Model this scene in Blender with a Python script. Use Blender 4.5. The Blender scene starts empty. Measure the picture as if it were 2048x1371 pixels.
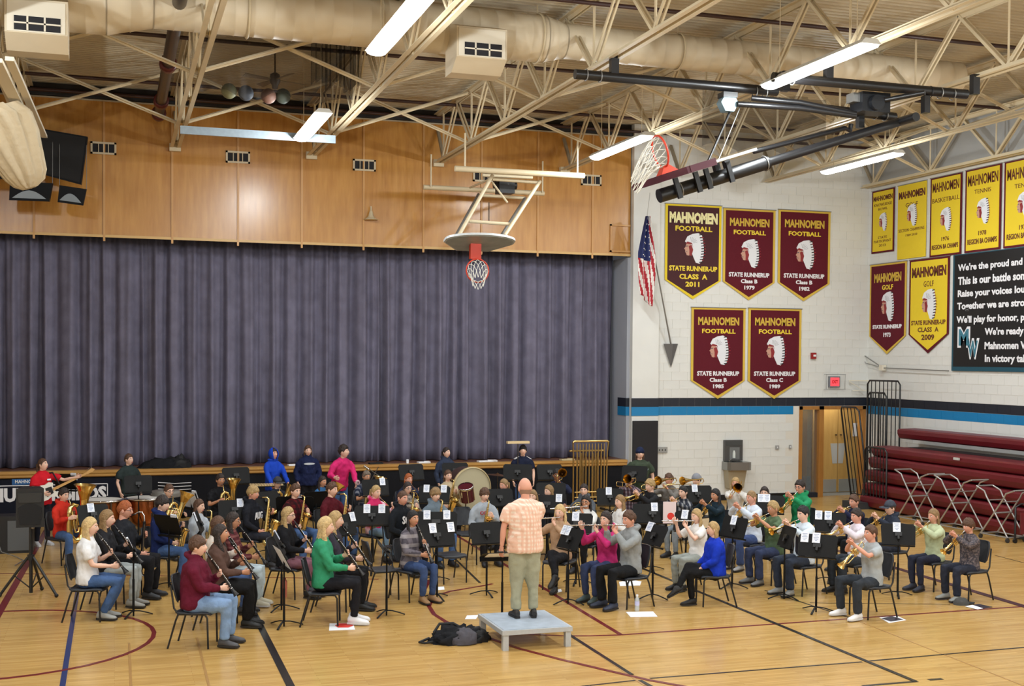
import bpy, bmesh, math, random
import numpy as np
from mathutils import Vector, Matrix, noise
random.seed(7)
SC = bpy.context.scene
COL = SC.collection
V = Vector
# ---------------------------------------------------------------- camera
FPX, PIT, ROL, YAW, CY, CAMH = 2438.76, -0.02603, -0.0077, 0.31545, 781.88, 3.5
_fw = V((math.sin(YAW), math.cos(YAW), 0)); _r = V((math.cos(YAW), -math.sin(YAW), 0)); _up = V((0, 0, 1))
CF = _fw*math.cos(PIT)+_up*math.sin(PIT)
_u0 = _up*math.cos(PIT)-_fw*math.sin(PIT)
CR = _r*math.cos(ROL)-_u0*math.sin(ROL)
CU = _u0*math.cos(ROL)+_r*math.sin(ROL)
CP = V((0, 0, CAMH))
cam = bpy.data.cameras.new('camera'); camo = bpy.data.objects.new('camera', cam); COL.objects.link(camo)
m = Matrix.Identity(4)
for i in range(3):
    m[i][0] = CR[i]; m[i][1] = CU[i]; m[i][2] = -CF[i]; m[i][3] = CP[i]
camo.matrix_world = m
cam.sensor_width = 36.0; cam.lens = 36.0*FPX/2048; cam.shift_y = (CY-685.5)/2048
cam.clip_start = .1; cam.clip_end = 200
SC.camera = camo
# ---------------------------------------------------------------- world and exposure
W = bpy.data.worlds.new('world'); SC.world = W; W.use_nodes = True
W.node_tree.nodes['Background'].inputs[0].default_value = (.9, .92, 1, 1)
W.node_tree.nodes['Background'].inputs[1].default_value = 0.05
SC.view_settings.view_transform = 'Standard'; SC.view_settings.look = 'None'
SC.view_settings.gamma = 1; SC.view_settings.use_curve_mapping = False
SC.view_settings.exposure = 0.0
LAMP_W = 120.0      # watts thrown down by each strip light
SIDE_W = 115.0      # watts thrown all round by each half of a strip light
LAMP_COL = (.90, .965, 1.0)
# ---------------------------------------------------------------- measuring helpers (photo ray -> point on a real plane)
def ray(x, y): return CR*((x-1024)/FPX)-CU*((y-CY)/FPX)+CF
def atz(x, y, z): d = ray(x, y); return CP+d*((z-CAMH)/d.z)
def aty(x, y, Y): d = ray(x, y); return CP+d*(Y/d.y)
def atx(x, y, X): d = ray(x, y); return CP+d*(X/d.x)
# ---------------------------------------------------------------- materials
_M = {}
def srgb(c):
    return tuple((v/255/12.92 if v/255 <= .04045 else ((v/255+.055)/1.055)**2.4) for v in c[:3])
def mat(name, c, rough=.6, metal=0, spec=.5, bump=0, bscale=60, var=0, vscale=8, emit=0, trans=0, alpha=1):
    if name in _M: return _M[name]
    M = bpy.data.materials.new(name); M.use_nodes = True; nt = M.node_tree; b = nt.nodes['Principled BSDF']
    col = (*srgb(c), 1)
    b.inputs['Base Color'].default_value = col; b.inputs['Roughness'].default_value = rough
    b.inputs['Metallic'].default_value = metal; b.inputs['Specular IOR Level'].default_value = spec
    if trans: b.inputs['Transmission Weight'].default_value = trans
    if alpha < 1: b.inputs['Alpha'].default_value = alpha
    if emit:
        b.inputs['Emission Color'].default_value = col; b.inputs['Emission Strength'].default_value = emit
    tc = nt.nodes.new('ShaderNodeTexCoord')
    if var:
        n = nt.nodes.new('ShaderNodeTexNoise'); n.inputs['Scale'].default_value = vscale; n.inputs['Detail'].default_value = 4
        nt.links.new(tc.outputs['Object'], n.inputs['Vector'])
        r = nt.nodes.new('ShaderNodeMapRange'); r.inputs[1].default_value = .3; r.inputs[2].default_value = .7
        r.inputs[3].default_value = 1-var; r.inputs[4].default_value = 1+var
        nt.links.new(n.outputs['Fac'], r.inputs[0])
        mx = nt.nodes.new('ShaderNodeVectorMath'); mx.operation = 'SCALE'; mx.inputs[0].default_value = col[:3]
        nt.links.new(r.outputs[0], mx.inputs['Scale']); nt.links.new(mx.outputs[0], b.inputs['Base Color'])
    if bump:
        n = nt.nodes.new('ShaderNodeTexNoise'); n.inputs['Scale'].default_value = bscale; n.inputs['Detail'].default_value = 3
        nt.links.new(tc.outputs['Object'], n.inputs['Vector'])
        bp = nt.nodes.new('ShaderNodeBump'); bp.inputs['Strength'].default_value = bump; bp.inputs['Distance'].default_value = .02
        nt.links.new(n.outputs['Fac'], bp.inputs['Height']); nt.links.new(bp.outputs[0], b.inputs['Normal'])
    _M[name] = M
    return M
def cloth(c, bump=.5): return mat('cloth_%d_%d_%d' % tuple(c[:3]), c, .85, bump=bump, bscale=14, var=.10, vscale=9, spec=.2)
def plaid(c1, c2, c3, per=.09, wid=.4):
    nm = 'plaid_%s_%s_%s' % (c1, c2, per)
    if nm in _M: return _M[nm]
    M = mat(nm, c1, .85, bump=.4, bscale=14, spec=.2); nt = M.node_tree; b = nt.nodes['Principled BSDF']
    tc = nt.nodes.new('ShaderNodeTexCoord'); sp = nt.nodes.new('ShaderNodeSeparateXYZ'); nt.links.new(tc.outputs['Object'], sp.inputs[0])
    outs = []
    ad = nt.nodes.new('ShaderNodeMath'); ad.operation = 'ADD'
    nt.links.new(sp.outputs[0], ad.inputs[0]); nt.links.new(sp.outputs[1], ad.inputs[1])
    for src in (ad.outputs[0], sp.outputs[2]):
        d = nt.nodes.new('ShaderNodeMath'); d.operation = 'DIVIDE'; d.inputs[1].default_value = per; nt.links.new(src, d.inputs[0])
        f = nt.nodes.new('ShaderNodeMath'); f.operation = 'FRACT'; nt.links.new(d.outputs[0], f.inputs[0])
        g = nt.nodes.new('ShaderNodeMath'); g.operation = 'LESS_THAN'; g.inputs[1].default_value = wid; nt.links.new(f.outputs[0], g.inputs[0])
        outs.append(g.outputs[0])
    m1 = nt.nodes.new('ShaderNodeMix'); m1.data_type = 'RGBA'; m1.inputs[6].default_value = (*srgb(c1), 1); m1.inputs[7].default_value = (*srgb(c2), 1)
    m1.inputs[0].default_value = 1
    h = nt.nodes.new('ShaderNodeMath'); h.operation = 'MULTIPLY'; h.inputs[1].default_value = .6; nt.links.new(outs[0], h.inputs[0]); nt.links.new(h.outputs[0], m1.inputs[0])
    m2 = nt.nodes.new('ShaderNodeMix'); m2.data_type = 'RGBA'; m2.inputs[7].default_value = (*srgb(c3), 1); nt.links.new(m1.outputs[2], m2.inputs[6])
    h2 = nt.nodes.new('ShaderNodeMath'); h2.operation = 'MULTIPLY'; h2.inputs[1].default_value = .6; nt.links.new(outs[1], h2.inputs[0]); nt.links.new(h2.outputs[0], m2.inputs[0])
    nt.links.new(m2.outputs[2], b.inputs['Base Color'])
    return M
def tone_noise(name, c1, c2, scale=6, thr=.5, rough=.85, stretch=(1, 1, 1), detail=3, soft=.1, bump=.3):
    if name in _M: return _M[name]
    M = mat(name, c1, rough, bump=bump, bscale=20); nt = M.node_tree; b = nt.nodes['Principled BSDF']
    tc = nt.nodes.new('ShaderNodeTexCoord'); mp = nt.nodes.new('ShaderNodeMapping'); mp.inputs['Scale'].default_value = stretch
    nt.links.new(tc.outputs['Object'], mp.inputs[0])
    n = nt.nodes.new('ShaderNodeTexNoise'); n.inputs['Scale'].default_value = scale; n.inputs['Detail'].default_value = detail
    nt.links.new(mp.outputs[0], n.inputs['Vector'])
    r = nt.nodes.new('ShaderNodeMapRange'); r.inputs[1].default_value = thr-soft; r.inputs[2].default_value = thr+soft; nt.links.new(n.outputs['Fac'], r.inputs[0])
    mx = nt.nodes.new('ShaderNodeMix'); mx.data_type = 'RGBA'; mx.inputs[6].default_value = (*srgb(c1), 1); mx.inputs[7].default_value = (*srgb(c2), 1)
    nt.links.new(r.outputs[0], mx.inputs[0]); nt.links.new(mx.outputs[2], b.inputs['Base Color'])
    return M
def floor_mat():
    M = mat('maple_floor', (206, 164, 98), .2, spec=.55); nt = M.node_tree; b = nt.nodes['Principled BSDF']
    tc = nt.nodes.new('ShaderNodeTexCoord')
    br = nt.nodes.new('ShaderNodeTexBrick'); br.offset = .37; br.inputs['Scale'].default_value = 1
    br.inputs['Brick Width'].default_value = 1.3; br.inputs['Row Height'].default_value = .057; br.inputs['Mortar Size'].default_value = .0012
    br.inputs['Color1'].default_value = (*srgb((204, 166, 100)), 1); br.inputs['Color2'].default_value = (*srgb((188, 148, 84)), 1)
    br.inputs['Mortar'].default_value = (*srgb((150, 110, 58)), 1)
    nt.links.new(tc.outputs['Object'], br.inputs['Vector'])
    mp = nt.nodes.new('ShaderNodeMapping'); mp.inputs['Scale'].default_value = (1.2, 22, 1); nt.links.new(tc.outputs['Object'], mp.inputs[0])
    n = nt.nodes.new('ShaderNodeTexNoise'); n.inputs['Scale'].default_value = 1.5; n.inputs['Detail'].default_value = 5; nt.links.new(mp.outputs[0], n.inputs['Vector'])
    r = nt.nodes.new('ShaderNodeMapRange'); r.inputs[1].default_value = .3; r.inputs[2].default_value = .7; r.inputs[3].default_value = .84; r.inputs[4].default_value = 1.12
    nt.links.new(n.outputs['Fac'], r.inputs[0])
    s = nt.nodes.new('ShaderNodeVectorMath'); s.operation = 'SCALE'; nt.links.new(br.outputs['Color'], s.inputs[0]); nt.links.new(r.outputs[0], s.inputs['Scale'])
    nt.links.new(s.outputs[0], b.inputs['Base Color'])
    n2 = nt.nodes.new('ShaderNodeTexNoise'); n2.inputs['Scale'].default_value = .9; nt.links.new(tc.outputs['Object'], n2.inputs['Vector'])
    r2 = nt.nodes.new('ShaderNodeMapRange'); r2.inputs[3].default_value = .13; r2.inputs[4].default_value = .3; nt.links.new(n2.outputs['Fac'], r2.inputs[0])
    nt.links.new(r2.outputs[0], b.inputs['Roughness'])
    return M
def wood_mat(name, c1, c2, stretch=(30, 30, 1.5), rough=.45):
    return tone_noise(name, c1, c2, 1.2, .5, rough, stretch, 5, .25, .015)
BLACK = mat('black_metal', (22, 22, 24), .35, spec=.5)
BLACKP = mat('black_plastic', (20, 20, 22), .45, bump=.1, bscale=300)
BLACKF = mat('black_fabric', (30, 31, 35), .9, bump=.4, bscale=200, spec=.2)
BRASS = mat('brass', (232, 204, 134), .2, 1)
SILVER = mat('silver', (215, 215, 218), .16, 1)
CHROME = mat('dark_chrome', (120, 118, 115), .25, 1)
COPPER = mat('copper', (168, 104, 68), .25, 1)
WHITE = mat('white_paper', (238, 240, 245), .7, spec=.2)
INK = mat('print_blue', (150, 165, 198), .7)
CREAM = mat('cream_paint', (206, 190, 158), .5, var=.06, vscale=2)
WALLW = mat('wall_paint', (220, 220, 216), .55, var=.03, vscale=1.5, bump=.15, bscale=120)
NAVY = mat('navy_paint', (22, 27, 40), .55, bump=.15, bscale=120)
BLUE = mat('blue_paint', (12, 122, 178), .5, bump=.15, bscale=120)
MAROON = mat('maroon_cloth', (92, 24, 36), .8, bump=.25, bscale=10, spec=.2)
YELLOW = mat('yellow_cloth', (228, 200, 52), .75, bump=.25, bscale=10, spec=.2)
GOLD = mat('gold_cloth', (212, 178, 74), .75, bump=.25, bscale=10, spec=.2)
GREYM = mat('grey_metal', (150, 150, 148), .4, .7)
GALV = mat('galvanised_metal', (142, 154, 162), .35, .4, var=.08, vscale=12)
ORANGE = mat('orange_paint', (205, 58, 30), .45)
REDW = mat('red_white_print', (215, 55, 45), .6)
# ---------------------------------------------------------------- mesh builder
class MB:
    def __init__(s): s.v = []; s.f = []; s.m = []; s.sm = []
    def add(s, vs, fs, mi=0, smooth=False):
        n = len(s.v); s.v += [tuple(p) for p in vs]
        for f in fs: s.f.append(tuple(i+n for i in f)); s.m.append(mi); s.sm.append(smooth)
        return s
    def box(s, c, d, mi=0, rot=None):
        x, y, z = (k/2 for k in d); vs = [V((a*x, b*y, e*z)) for a in (-1, 1) for b in (-1, 1) for e in (-1, 1)]
        if rot is not None: vs = [rot @ v for v in vs]
        c = V(c)
        return s.add([v+c for v in vs], [(0, 1, 3, 2), (4, 6, 7, 5), (0, 4, 5, 1), (2, 3, 7, 6), (0, 2, 6, 4), (1, 5, 7, 3)], mi)
    def span(s, a, b, mi=0):
        a = V(a); b = V(b); return s.box((a+b)/2, [abs(q) for q in (b-a)], mi)
    def loft(s, rings, mi=0, cap=True, smooth=True, closed=False):
        n = len(rings[0]); k = len(rings); vs = [p for r in rings for p in r]; fs = []
        for i in range(k if closed else k-1):
            a = i*n; b = ((i+1) % k)*n
            for j in range(n): q = (j+1) % n; fs.append((a+j, a+q, b+q, b+j))
        s.add(vs, fs, mi, smooth)
        if cap and not closed:
            s.add(rings[0], [tuple(range(n))[::-1]], mi, False); s.add(rings[-1], [tuple(range(n))], mi, False)
        return s
    def tube(s, pts, r, sides=8, mi=0, cap=True, smooth=True, closed=False, flat=None):
        pts = [V(p) for p in pts]; k = len(pts)
        if not hasattr(r, '__len__'): r = [r]*k
        rings = []; prev = None
        for i in range(k):
            if closed: t = pts[(i+1) % k]-pts[i-1]
            else: t = pts[min(i+1, k-1)]-pts[max(i-1, 0)]
            if t.length < 1e-9: t = V((0, 0, 1))
            t.normalize()
            if prev is None:
                u = V((0, 0, 1)) if abs(t.z) < .9 else V((0, 1, 0))
                if flat is not None: u = V(flat)
            else: u = prev
            u = u-t*u.dot(t)
            if u.length < 1e-6: u = t.orthogonal()
            u.normalize(); w = t.cross(u); prev = u
            rr = r[i]; ra, rb = (rr if hasattr(rr, '__len__') else (rr, rr))
            rings.append([pts[i]+w*(math.cos(2*math.pi*j/sides)*ra)+u*(math.sin(2*math.pi*j/sides)*rb) for j in range(sides)])
        return s.loft(rings, mi, cap, smooth, closed)
    def beam(s, a, b, w, h, mi=0, up=(0, 0, 1)):
        a = V(a); b = V(b); t = (b-a).normalized(); u = V(up); u = u-t*u.dot(t)
        if u.length < 1e-5: u = t.orthogonal()
        u.normalize(); x = t.cross(u)
        R = Matrix((x, t, u)).transposed()
        return s.box((a+b)/2, (w, (b-a).length, h), mi, R)
    def ball(s, c, r, mi=0, n=8, m=6, R=None):
        if not hasattr(r, '__len__'): r = (r, r, r)
        c = V(c); rings = []
        for i in range(1, m):
            la = -math.pi/2+math.pi*i/m
            ring = [V((r[0]*math.cos(la)*math.cos(2*math.pi*j/n), r[1]*math.cos(la)*math.sin(2*math.pi*j/n), r[2]*math.sin(la))) for j in range(n)]
            rings.append([(R @ p if R is not None else p)+c for p in ring])
        lo = V((0, 0, -r[2])); hi = V((0, 0, r[2]))
        if R is not None: lo = R @ lo; hi = R @ hi
        base = len(s.v); s.loft(rings, mi, False)
        k = (m-1)
        s.add([lo+c], []); s.add([hi+c], []); il = len(s.v)-2; ih = len(s.v)-1
        for j in range(n):
            q = (j+1) % n
            s.f.append((base+q, base+j, il)); s.m.append(mi); s.sm.append(True)
            s.f.append((base+(k-1)*n+j, base+(k-1)*n+q, ih)); s.m.append(mi); s.sm.append(True)
        return s
    def poly(s, pts2, fr, th=.004, mi=0):
        # extruded polygon; fr = frame matrix, z = 0..th
        n = len(pts2); lo = [fr @ V((x, y, 0)) for x, y in pts2]; hi = [fr @ V((x, y, th)) for x, y in pts2]
        return s.add(lo+hi, [tuple(range(n))[::-1], tuple(range(n, 2*n))]+[(i, (i+1) % n, n+(i+1) % n, n+i) for i in range(n)], mi)
    def lathe(s, prof, fr=None, n=20, mi=0, smooth=True, cap=False):
        rings = []
        for r, z in prof:
            ring = [V((r*math.cos(2*math.pi*j/n), r*math.sin(2*math.pi*j/n), z)) for j in range(n)]
            rings.append([fr @ p for p in ring] if fr is not None else ring)
        return s.loft(rings, mi, cap, smooth)
    def mesh(s, name, mats):
        me = bpy.data.meshes.new(name); me.from_pydata(s.v, [], s.f)
        for k in (mats if isinstance(mats, (list, tuple)) else [mats]): me.materials.append(k)
        me.polygons.foreach_set('material_index', s.m); me.polygons.foreach_set('use_smooth', s.sm); me.update()
        return me
    def build(s, name, mats, parent=None, **kw):
        o = bpy.data.objects.new(name, s.mesh(name, mats)); COL.objects.link(o)
        if parent is not None: o.parent = parent
        for k, x in kw.items(): o[k] = x
        return o
def frame(o, x, y):
    x = V(x).normalized(); y = V(y).normalized(); z = x.cross(y).normalized(); y = z.cross(x)
    return Matrix(((x[0], y[0], z[0], o[0]), (x[1], y[1], z[1], o[1]), (x[2], y[2], z[2], o[2]), (0, 0, 0, 1)))
def tag(o, label, cat, group=None):
    o['label'] = label; o['category'] = cat
    if group: o['group'] = group
    return o
def empty(name, label=None, cat=None, loc=(0, 0, 0), rz=0, group=None):
    o = bpy.data.objects.new(name, None); COL.objects.link(o); o.location = loc; o.rotation_euler = (0, 0, rz)
    if label: tag(o, label, cat, group)
    return o
def copy_tree(o, parent=None):
    c = o.copy(); COL.objects.link(c)
    if parent is not None: c.parent = parent
    for ch in KIDS.get(o.name, []): copy_tree(ch, c)
    return c
KIDS = {}
def proto(root):
    # remember children so that copies need no scan
    def rec(o):
        KIDS[o.name] = list(o.children)
        for c in o.children: rec(c)
    rec(root); return root
TEXTS = []
def text(s, w, h, fr, m_, parent, bold=.02, ext=.002, name='lettering'):
    c = bpy.data.curves.new('lettering', 'FONT'); c.body = s; c.align_x = 'CENTER'; c.align_y = 'CENTER'; c.offset = bold; c.extrude = ext; c.resolution_u = 2
    c.materials.append(m_); o = bpy.data.objects.new('type_source', c); COL.objects.link(o); o.parent = parent
    TEXTS.append((o, w, h, fr)); return o
def finish_texts():
    bpy.context.view_layer.update(); dg = bpy.context.evaluated_depsgraph_get(); old = []
    for o, w, h, fr in TEXTS:
        d = o.dimensions; sx = w/max(d.x, 1e-3); sy = (h/max(d.y, 1e-3)) if h else sx
        me = bpy.data.meshes.new_from_object(o.evaluated_get(dg)); n = bpy.data.objects.new('lettering', me)
        COL.objects.link(n); n.parent = o.parent; n.matrix_local = fr @ Matrix.Diagonal((sx, sy, 1, 1))
        old.append(o)
    for o in old: bpy.data.objects.remove(o)
# ================================================================ THE ROOM
YW = 27.46; XR = 18.76; XL = -9.0; YB = -2.5; ZD = 9.22; XS = 11.9; XP = 12.68
def struct(o): o['kind'] = 'structure'; return o
mb = MB(); mb.span((XL, YB, -.2), (XR+1, YW+1.2, 0)); fl = struct(mb.build('floor', floor_mat()))
def strip(name, pts, w, c, z=.004):
    b = MB(); pts = [V((p[0], p[1], 0)) for p in pts]
    k = len(pts); L = []; Rr = []
    for i in range(k):
        t = (pts[min(i+1, k-1)]-pts[max(i-1, 0)]).normalized(); nrm = V((-t.y, t.x, 0))*w/2
        L.append(pts[i]+nrm+V((0, 0, z))); Rr.append(pts[i]-nrm+V((0, 0, z)))
    lo = [p-V((0, 0, z)) for p in L]; lr = [p-V((0, 0, z)) for p in Rr]
    n = k; b.add(L+Rr+lo+lr, [(i, i+1, n+i+1, n+i)[::-1] for i in range(k-1)]+[(i, 2*n+i, 2*n+i+1, i+1)[::-1] for i in range(k-1)]+[(n+i, n+i+1, 3*n+i+1, 3*n+i)[::-1] for i in range(k-1)])
    return b.build(name, c, fl)
LM = mat('line_maroon', (112, 34, 36), .25); LB = mat('line_black', (24, 22, 24), .25); LBL = mat('line_blue', (38, 56, 104), .25); LT = mat('line_tan', (168, 128, 76), .3)
def gl(name, a, b, w, c, z=.004, ext=(0, 0)):
    A = atz(*a, 0); B = atz(*b, 0); d = (B-A).normalized(); strip(name, [A-d*ext[0], B+d*ext[1]], w, c, z)
gl('court_line', (152, 1200), (125, 1371), .06, LBL, ext=(3, 3))
gl('court_line', (500, 1210), (581, 1371), .09, LB, ext=(3, 4))
gl('court_line', (40, 1152), (0, 1222), .10, LM, ext=(6, 2))
gl('court_line', (258, 1285), (262, 1371), .025, LT, ext=(0, 2)); gl('court_line', (394, 1275), (418, 1371), .025, LT, ext=(0, 2))
gl('court_line', (1094, 1240), (1264, 1349), .05, LB, .005); gl('court_line', (1280, 1360), (1300, 1371), .05, LB, .005, (0, 1))
gl('court_line', (1092, 1235), (1290, 1371), .03, LT, .003)
gl('court_line', (1045, 1150), (1242, 1269), .06, LM, .005, (6, 0))
gl('court_line', (1200, 1101), (1830, 1362), .06, LB, .006)
gl('court_line', (1125, 1376), (1270, 1360), .03, LB, .003, (0, 0)); gl('court_line', (1300, 1356), (1724, 1323), .035, LB, .003); gl('court_line', (1740, 1321), (2048, 1294), .035, LB, .003, (0, 3))
gl('court_line', (1725, 1371), (1835, 1362), .05, LB, .003); gl('court_line', (1857, 1359), (1885, 1357), .06, LB, .003)
gl('court_line', (1820, 1144), (2048, 1212), .13, mat('line_dark_maroon', (66, 24, 34), .25), .005, (3, 3))
gl('court_line', (1242, 1269), (2035, 1213), .05, LM, .003, (0, 3))
gl('court_line', (1530, 1180), (1700, 1235), .03, LB, .003); gl('court_line', (1700, 1235), (2048, 1371), .02, LT, .003)
gl('court_line', (0, 1146), (260, 1150), .04, LM, .003, (1, 4)); gl('court_line', (1990, 1110), (2048, 1125), .02, LB, .003)
gl('court_line', (905, 1112), (960, 1165), .04, LB, .003); gl('court_line', (1620, 1205), (1900, 1208), .02, LB, .003)
def arc(c, r, a0, a1, w=.05, n=40, z=.006): strip('court_arc', [(c[0]+r*math.cos(math.radians(a0+(a1-a0)*i/n)), c[1]+r*math.sin(math.radians(a0+(a1-a0)*i/n))) for i in range(n+1)], w, LM, z)
arc((-1.4, 16.05), 1.88, -180, 180, .055)
pts = [atz(*p, 0) for p in [(858, 1160), (845, 1185), (847, 1200), (857, 1205)]]; strip('court_arc', pts, .07, LM, .007)
pts = [atz(*p, 0) for p in [(862, 1200), (858, 1212), (868, 1228), (892, 1243), (930, 1256), (985, 1278), (1040, 1297), (1120, 1318), (1200, 1337), (1300, 1360), (1400, 1378)]]; strip('court_arc', pts, .06, LM, .005)
pts = [atz(*p, 0) for p in [(885, 1187), (900, 1182), (960, 1172), (985, 1167)]]; strip('court_arc', pts, .05, LM, .005)
pts = [atz(*p, 0) for p in [(1010, 1263), (1060, 1268), (1130, 1271), (1180, 1271), (1242, 1269)]]; strip('court_arc', pts, .05, LM, .003)
# ---- walls
def blockwall(name, origin, ux, n_out, L, H, skip, parent_label=None):
    o, ux, no = V(origin), V(ux), V(n_out)
    b = MB()
    a = o-no*.25; c = o+ux*L+V((0, 0, H))
    return o, ux, no
ROWH = .215; BL = .43
def block_layer(parent, o, ux, no, L, H, skip, prio):
    o, ux, no = V(o), V(ux), V(no)
    rot = Matrix((ux, no, V((0, 0, 1)))).transposed()
    meshes = {}
    cells = []
    for r in range(int(H/ROWH)):
        off = 0 if r % 2 == 0 else -BL/2
        k = 0; x = off
        while x < L:
            a = max(x, 0); b_ = min(x+BL, L); x += BL
            if b_-a < .06: continue
            z0 = r*ROWH
            if skip(a, b_, z0, z0+ROWH): continue
            mt = 1 if r == 11 else (2 if r == 10 else 0)
            cells.append((prio((a+b_)/2, z0), a, b_, z0, mt))
    cells.sort(key=lambda t: t[0])
    mats = (WALLW, NAVY, BLUE); rest = MB()
    for i, (_, a, b_, z0, mt) in enumerate(cells):
        w = b_-a-.005; h = ROWH-.005
        if i < 300:
            key = (round(w, 3), mt)
            if key not in meshes:
                q = MB(); q.box((0, 0, 0), (w, .05, h)); meshes[key] = q.mesh('block', mats[mt])
            ob = bpy.data.objects.new('block', meshes[key]); COL.objects.link(ob); ob.parent = parent
            ob.matrix_local = Matrix.Translation(o+ux*((a+b_)/2)+V((0, 0, z0+ROWH/2))-no*.019) @ rot.to_4x4()
        else:
            rest.box(o+ux*((a+b_)/2)+V((0, 0, z0+ROWH/2))-no*.019, (w, .05, h), mt, rot)
    if rest.v: rest.build('blocks', list(mats), parent)['kind'] = 'stuff'
MORTAR = mat('mortar_paint', (218, 213, 203), .7)
# back wall to the right of the stage, with the opening for the door
DX0, DX1, DZ = 16.72, 18.70, 2.36
b = MB(); b.span((XP, YW, 0), (DX0, YW+.25, ZD)); b.span((DX0, YW, DZ), (XR, YW+.25, ZD)); b.span((DX1, YW, 0), (XR, YW+.25, DZ))
wb = struct(b.build('wall_back', MORTAR))
block_layer(wb, (XP, YW, 0), (1, 0, 0), (0, -1, 0), XR-XP, 9.4, lambda a, b_, z0, z1: b_+XP > DX0+.02 and z0 < DZ-.1, lambda x, z: z)
b = MB(); b.span((XR, YB, 0), (XR+.25, YW+.25, ZD)); wr = struct(b.build('wall_right', MORTAR))
block_layer(wr, (XR, YW, 0), (0, -1, 0), (-1, 0, 0), 9.5, 8.1, lambda a, b_, z0, z1: z0 < 1.0 and a > 3, lambda x, z: abs(z-2.4))
b = MB(); b.box((XR-.008, 22.7, 8.66), (.02, 9.5, 1.1)); q = b.build('upper_panel', mat('upper_grey', (168, 168, 166), .6), wr)
b = MB(); b.span((XL-.25, YB, 0), (XL, YW+1, ZD)); struct(b.build('wall_left', WALLW))
b = MB(); b.span((XL, YB-.25, 0), (XR, YB, ZD)); struct(b.build('wall_front', WALLW))
b = MB(); b.span((XP+.02, YW-.03, 0), (DX0-.02, YW+.0, .14)); struct(b.build('baseboard_back', mat('black_vinyl', (16, 16, 18), .4)))
# pilaster beside the stage
b = MB(); b.span((11.98, YW-.16, 0), (XP, YW+.25, ZD)); pil = struct(b.build('wall_pilaster', WALLW))
b = MB(); b.span((11.97, YW-.175, 2.365), (XP+.01, YW-.15, 2.58)); b.build('stripe', NAVY, pil)
b = MB(); b.span((11.97, YW-.175, 2.15), (XP+.01, YW-.15, 2.365)); b.build('stripe', BLUE, pil)
b = MB(); b.span((12.0, YW-.22, .0), (XP-.02, YW-.16, 2.03)); b.build('wall_pad', mat('black_pad', (17, 18, 26), .5), pil)
b = MB(); b.span((11.9, YW-.0, 0), (11.98, YW+.9, 6.0)); j = struct(b.build('wall_stage_jamb', mat('jamb_grey', (168, 172, 182), .6)))
b = MB(); b.span((11.885, YW-.01, 2.365), (11.99, YW+.5, 2.58)); b.build('stripe', NAVY, j); b = MB(); b.span((11.885, YW-.01, 2.15), (11.99, YW+.5, 2.365)); b.build('stripe', BLUE, j)
# stage front, lip, deck
STW = wood_mat('stage_lip_wood', (196, 152, 84), (170, 122, 62), (1, 20, 30), .35)
b = MB(); b.span((XL, YW, 0), (XS, YW+.1, .93)); sf = struct(b.build('wall_stage_front', mat('stage_front_navy', (11, 12, 19), .7, spec=.2)))
b = MB()
b.loft([[V((x, YW-.02, .93)), V((x, YW-.05, .95)), V((x, YW-.05, .99)), V((x, YW-.075, 1.02)), V((x, YW-.075, 1.075)), V((x, YW+.1, 1.08)), V((x, YW+.1, .93))] for x in (XL, XS+.02)], smooth=False)
struct(b.build('trim_1', STW))
b = MB(); b.span((XL, YW+.1, .95), (XS, YW+3.0, 1.078)); struct(b.build('floor_stage', wood_mat('stage_boards', (120, 78, 58), (96, 60, 46), (1, 20, 20), .4)))
b = MB(); b.span((XL, YW+2.9, 1.0), (XP, YW+3.1, ZD)); struct(b.build('wall_stage_back', mat('dark_wall', (30, 28, 30), .9)))
# curtain panels
CURT = mat('curtain_velour', (112, 109, 128), .95, bump=.35, bscale=90, var=.16, vscale=3, spec=.15)
cur = empty('stage_curtain', 'long pleated grey-violet curtain closing off the stage', 'curtain', (0, YW+.75, 1.09))
edges = [-6.2, -3.1, .62, 3.2, 5.9, 8.6, 11.86]
for k in range(6):
    x0, x1 = edges[k], edges[k+1]; n = int((x1-x0)/.024); xs = [x0+(x1-x0)*i/n for i in range(n+1)]
    zs = [0, .3, 1.2, 2.4, 3.6, 4.5, 5.1]; rows = []
    ph = 0; phs = []
    for x in xs:
        ph += .024*2*math.pi/(.40+.34*noise.noise(V((x*1.6, k*5, 0)))); phs.append(ph)
    for z in zs:
        amp = .155-.02*z; row = []
        for x, p in zip(xs, phs):
            a = amp*(.8+1.1*abs(noise.noise(V((x*1.7, 3, z*.15)))))
            yy = a*math.sin(p+.3*noise.noise(V((x*2, z*.4, 9))))+.03*math.sin(2.3*p+1)+.04*noise.noise(V((x*.8, z*.3, 1)))
            if min(x-x0, x1-x) < .1: yy += .05
            row.append(V((x+.02*noise.noise(V((x*3, z*.5, 2))), yy, z)))
        rows.append(row)
    q = MB(); N = len(xs); q.add([p for r in rows for p in r], [(i*N+j, i*N+j+1, (i+1)*N+j+1, (i+1)*N+j) for i in range(len(zs)-1) for j in range(N-1)], 0, True)
    ob = q.build('curtain_panel', CURT, cur); sm_ = ob.modifiers.new('thick', 'SOLIDIFY'); sm_.thickness = .012
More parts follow.
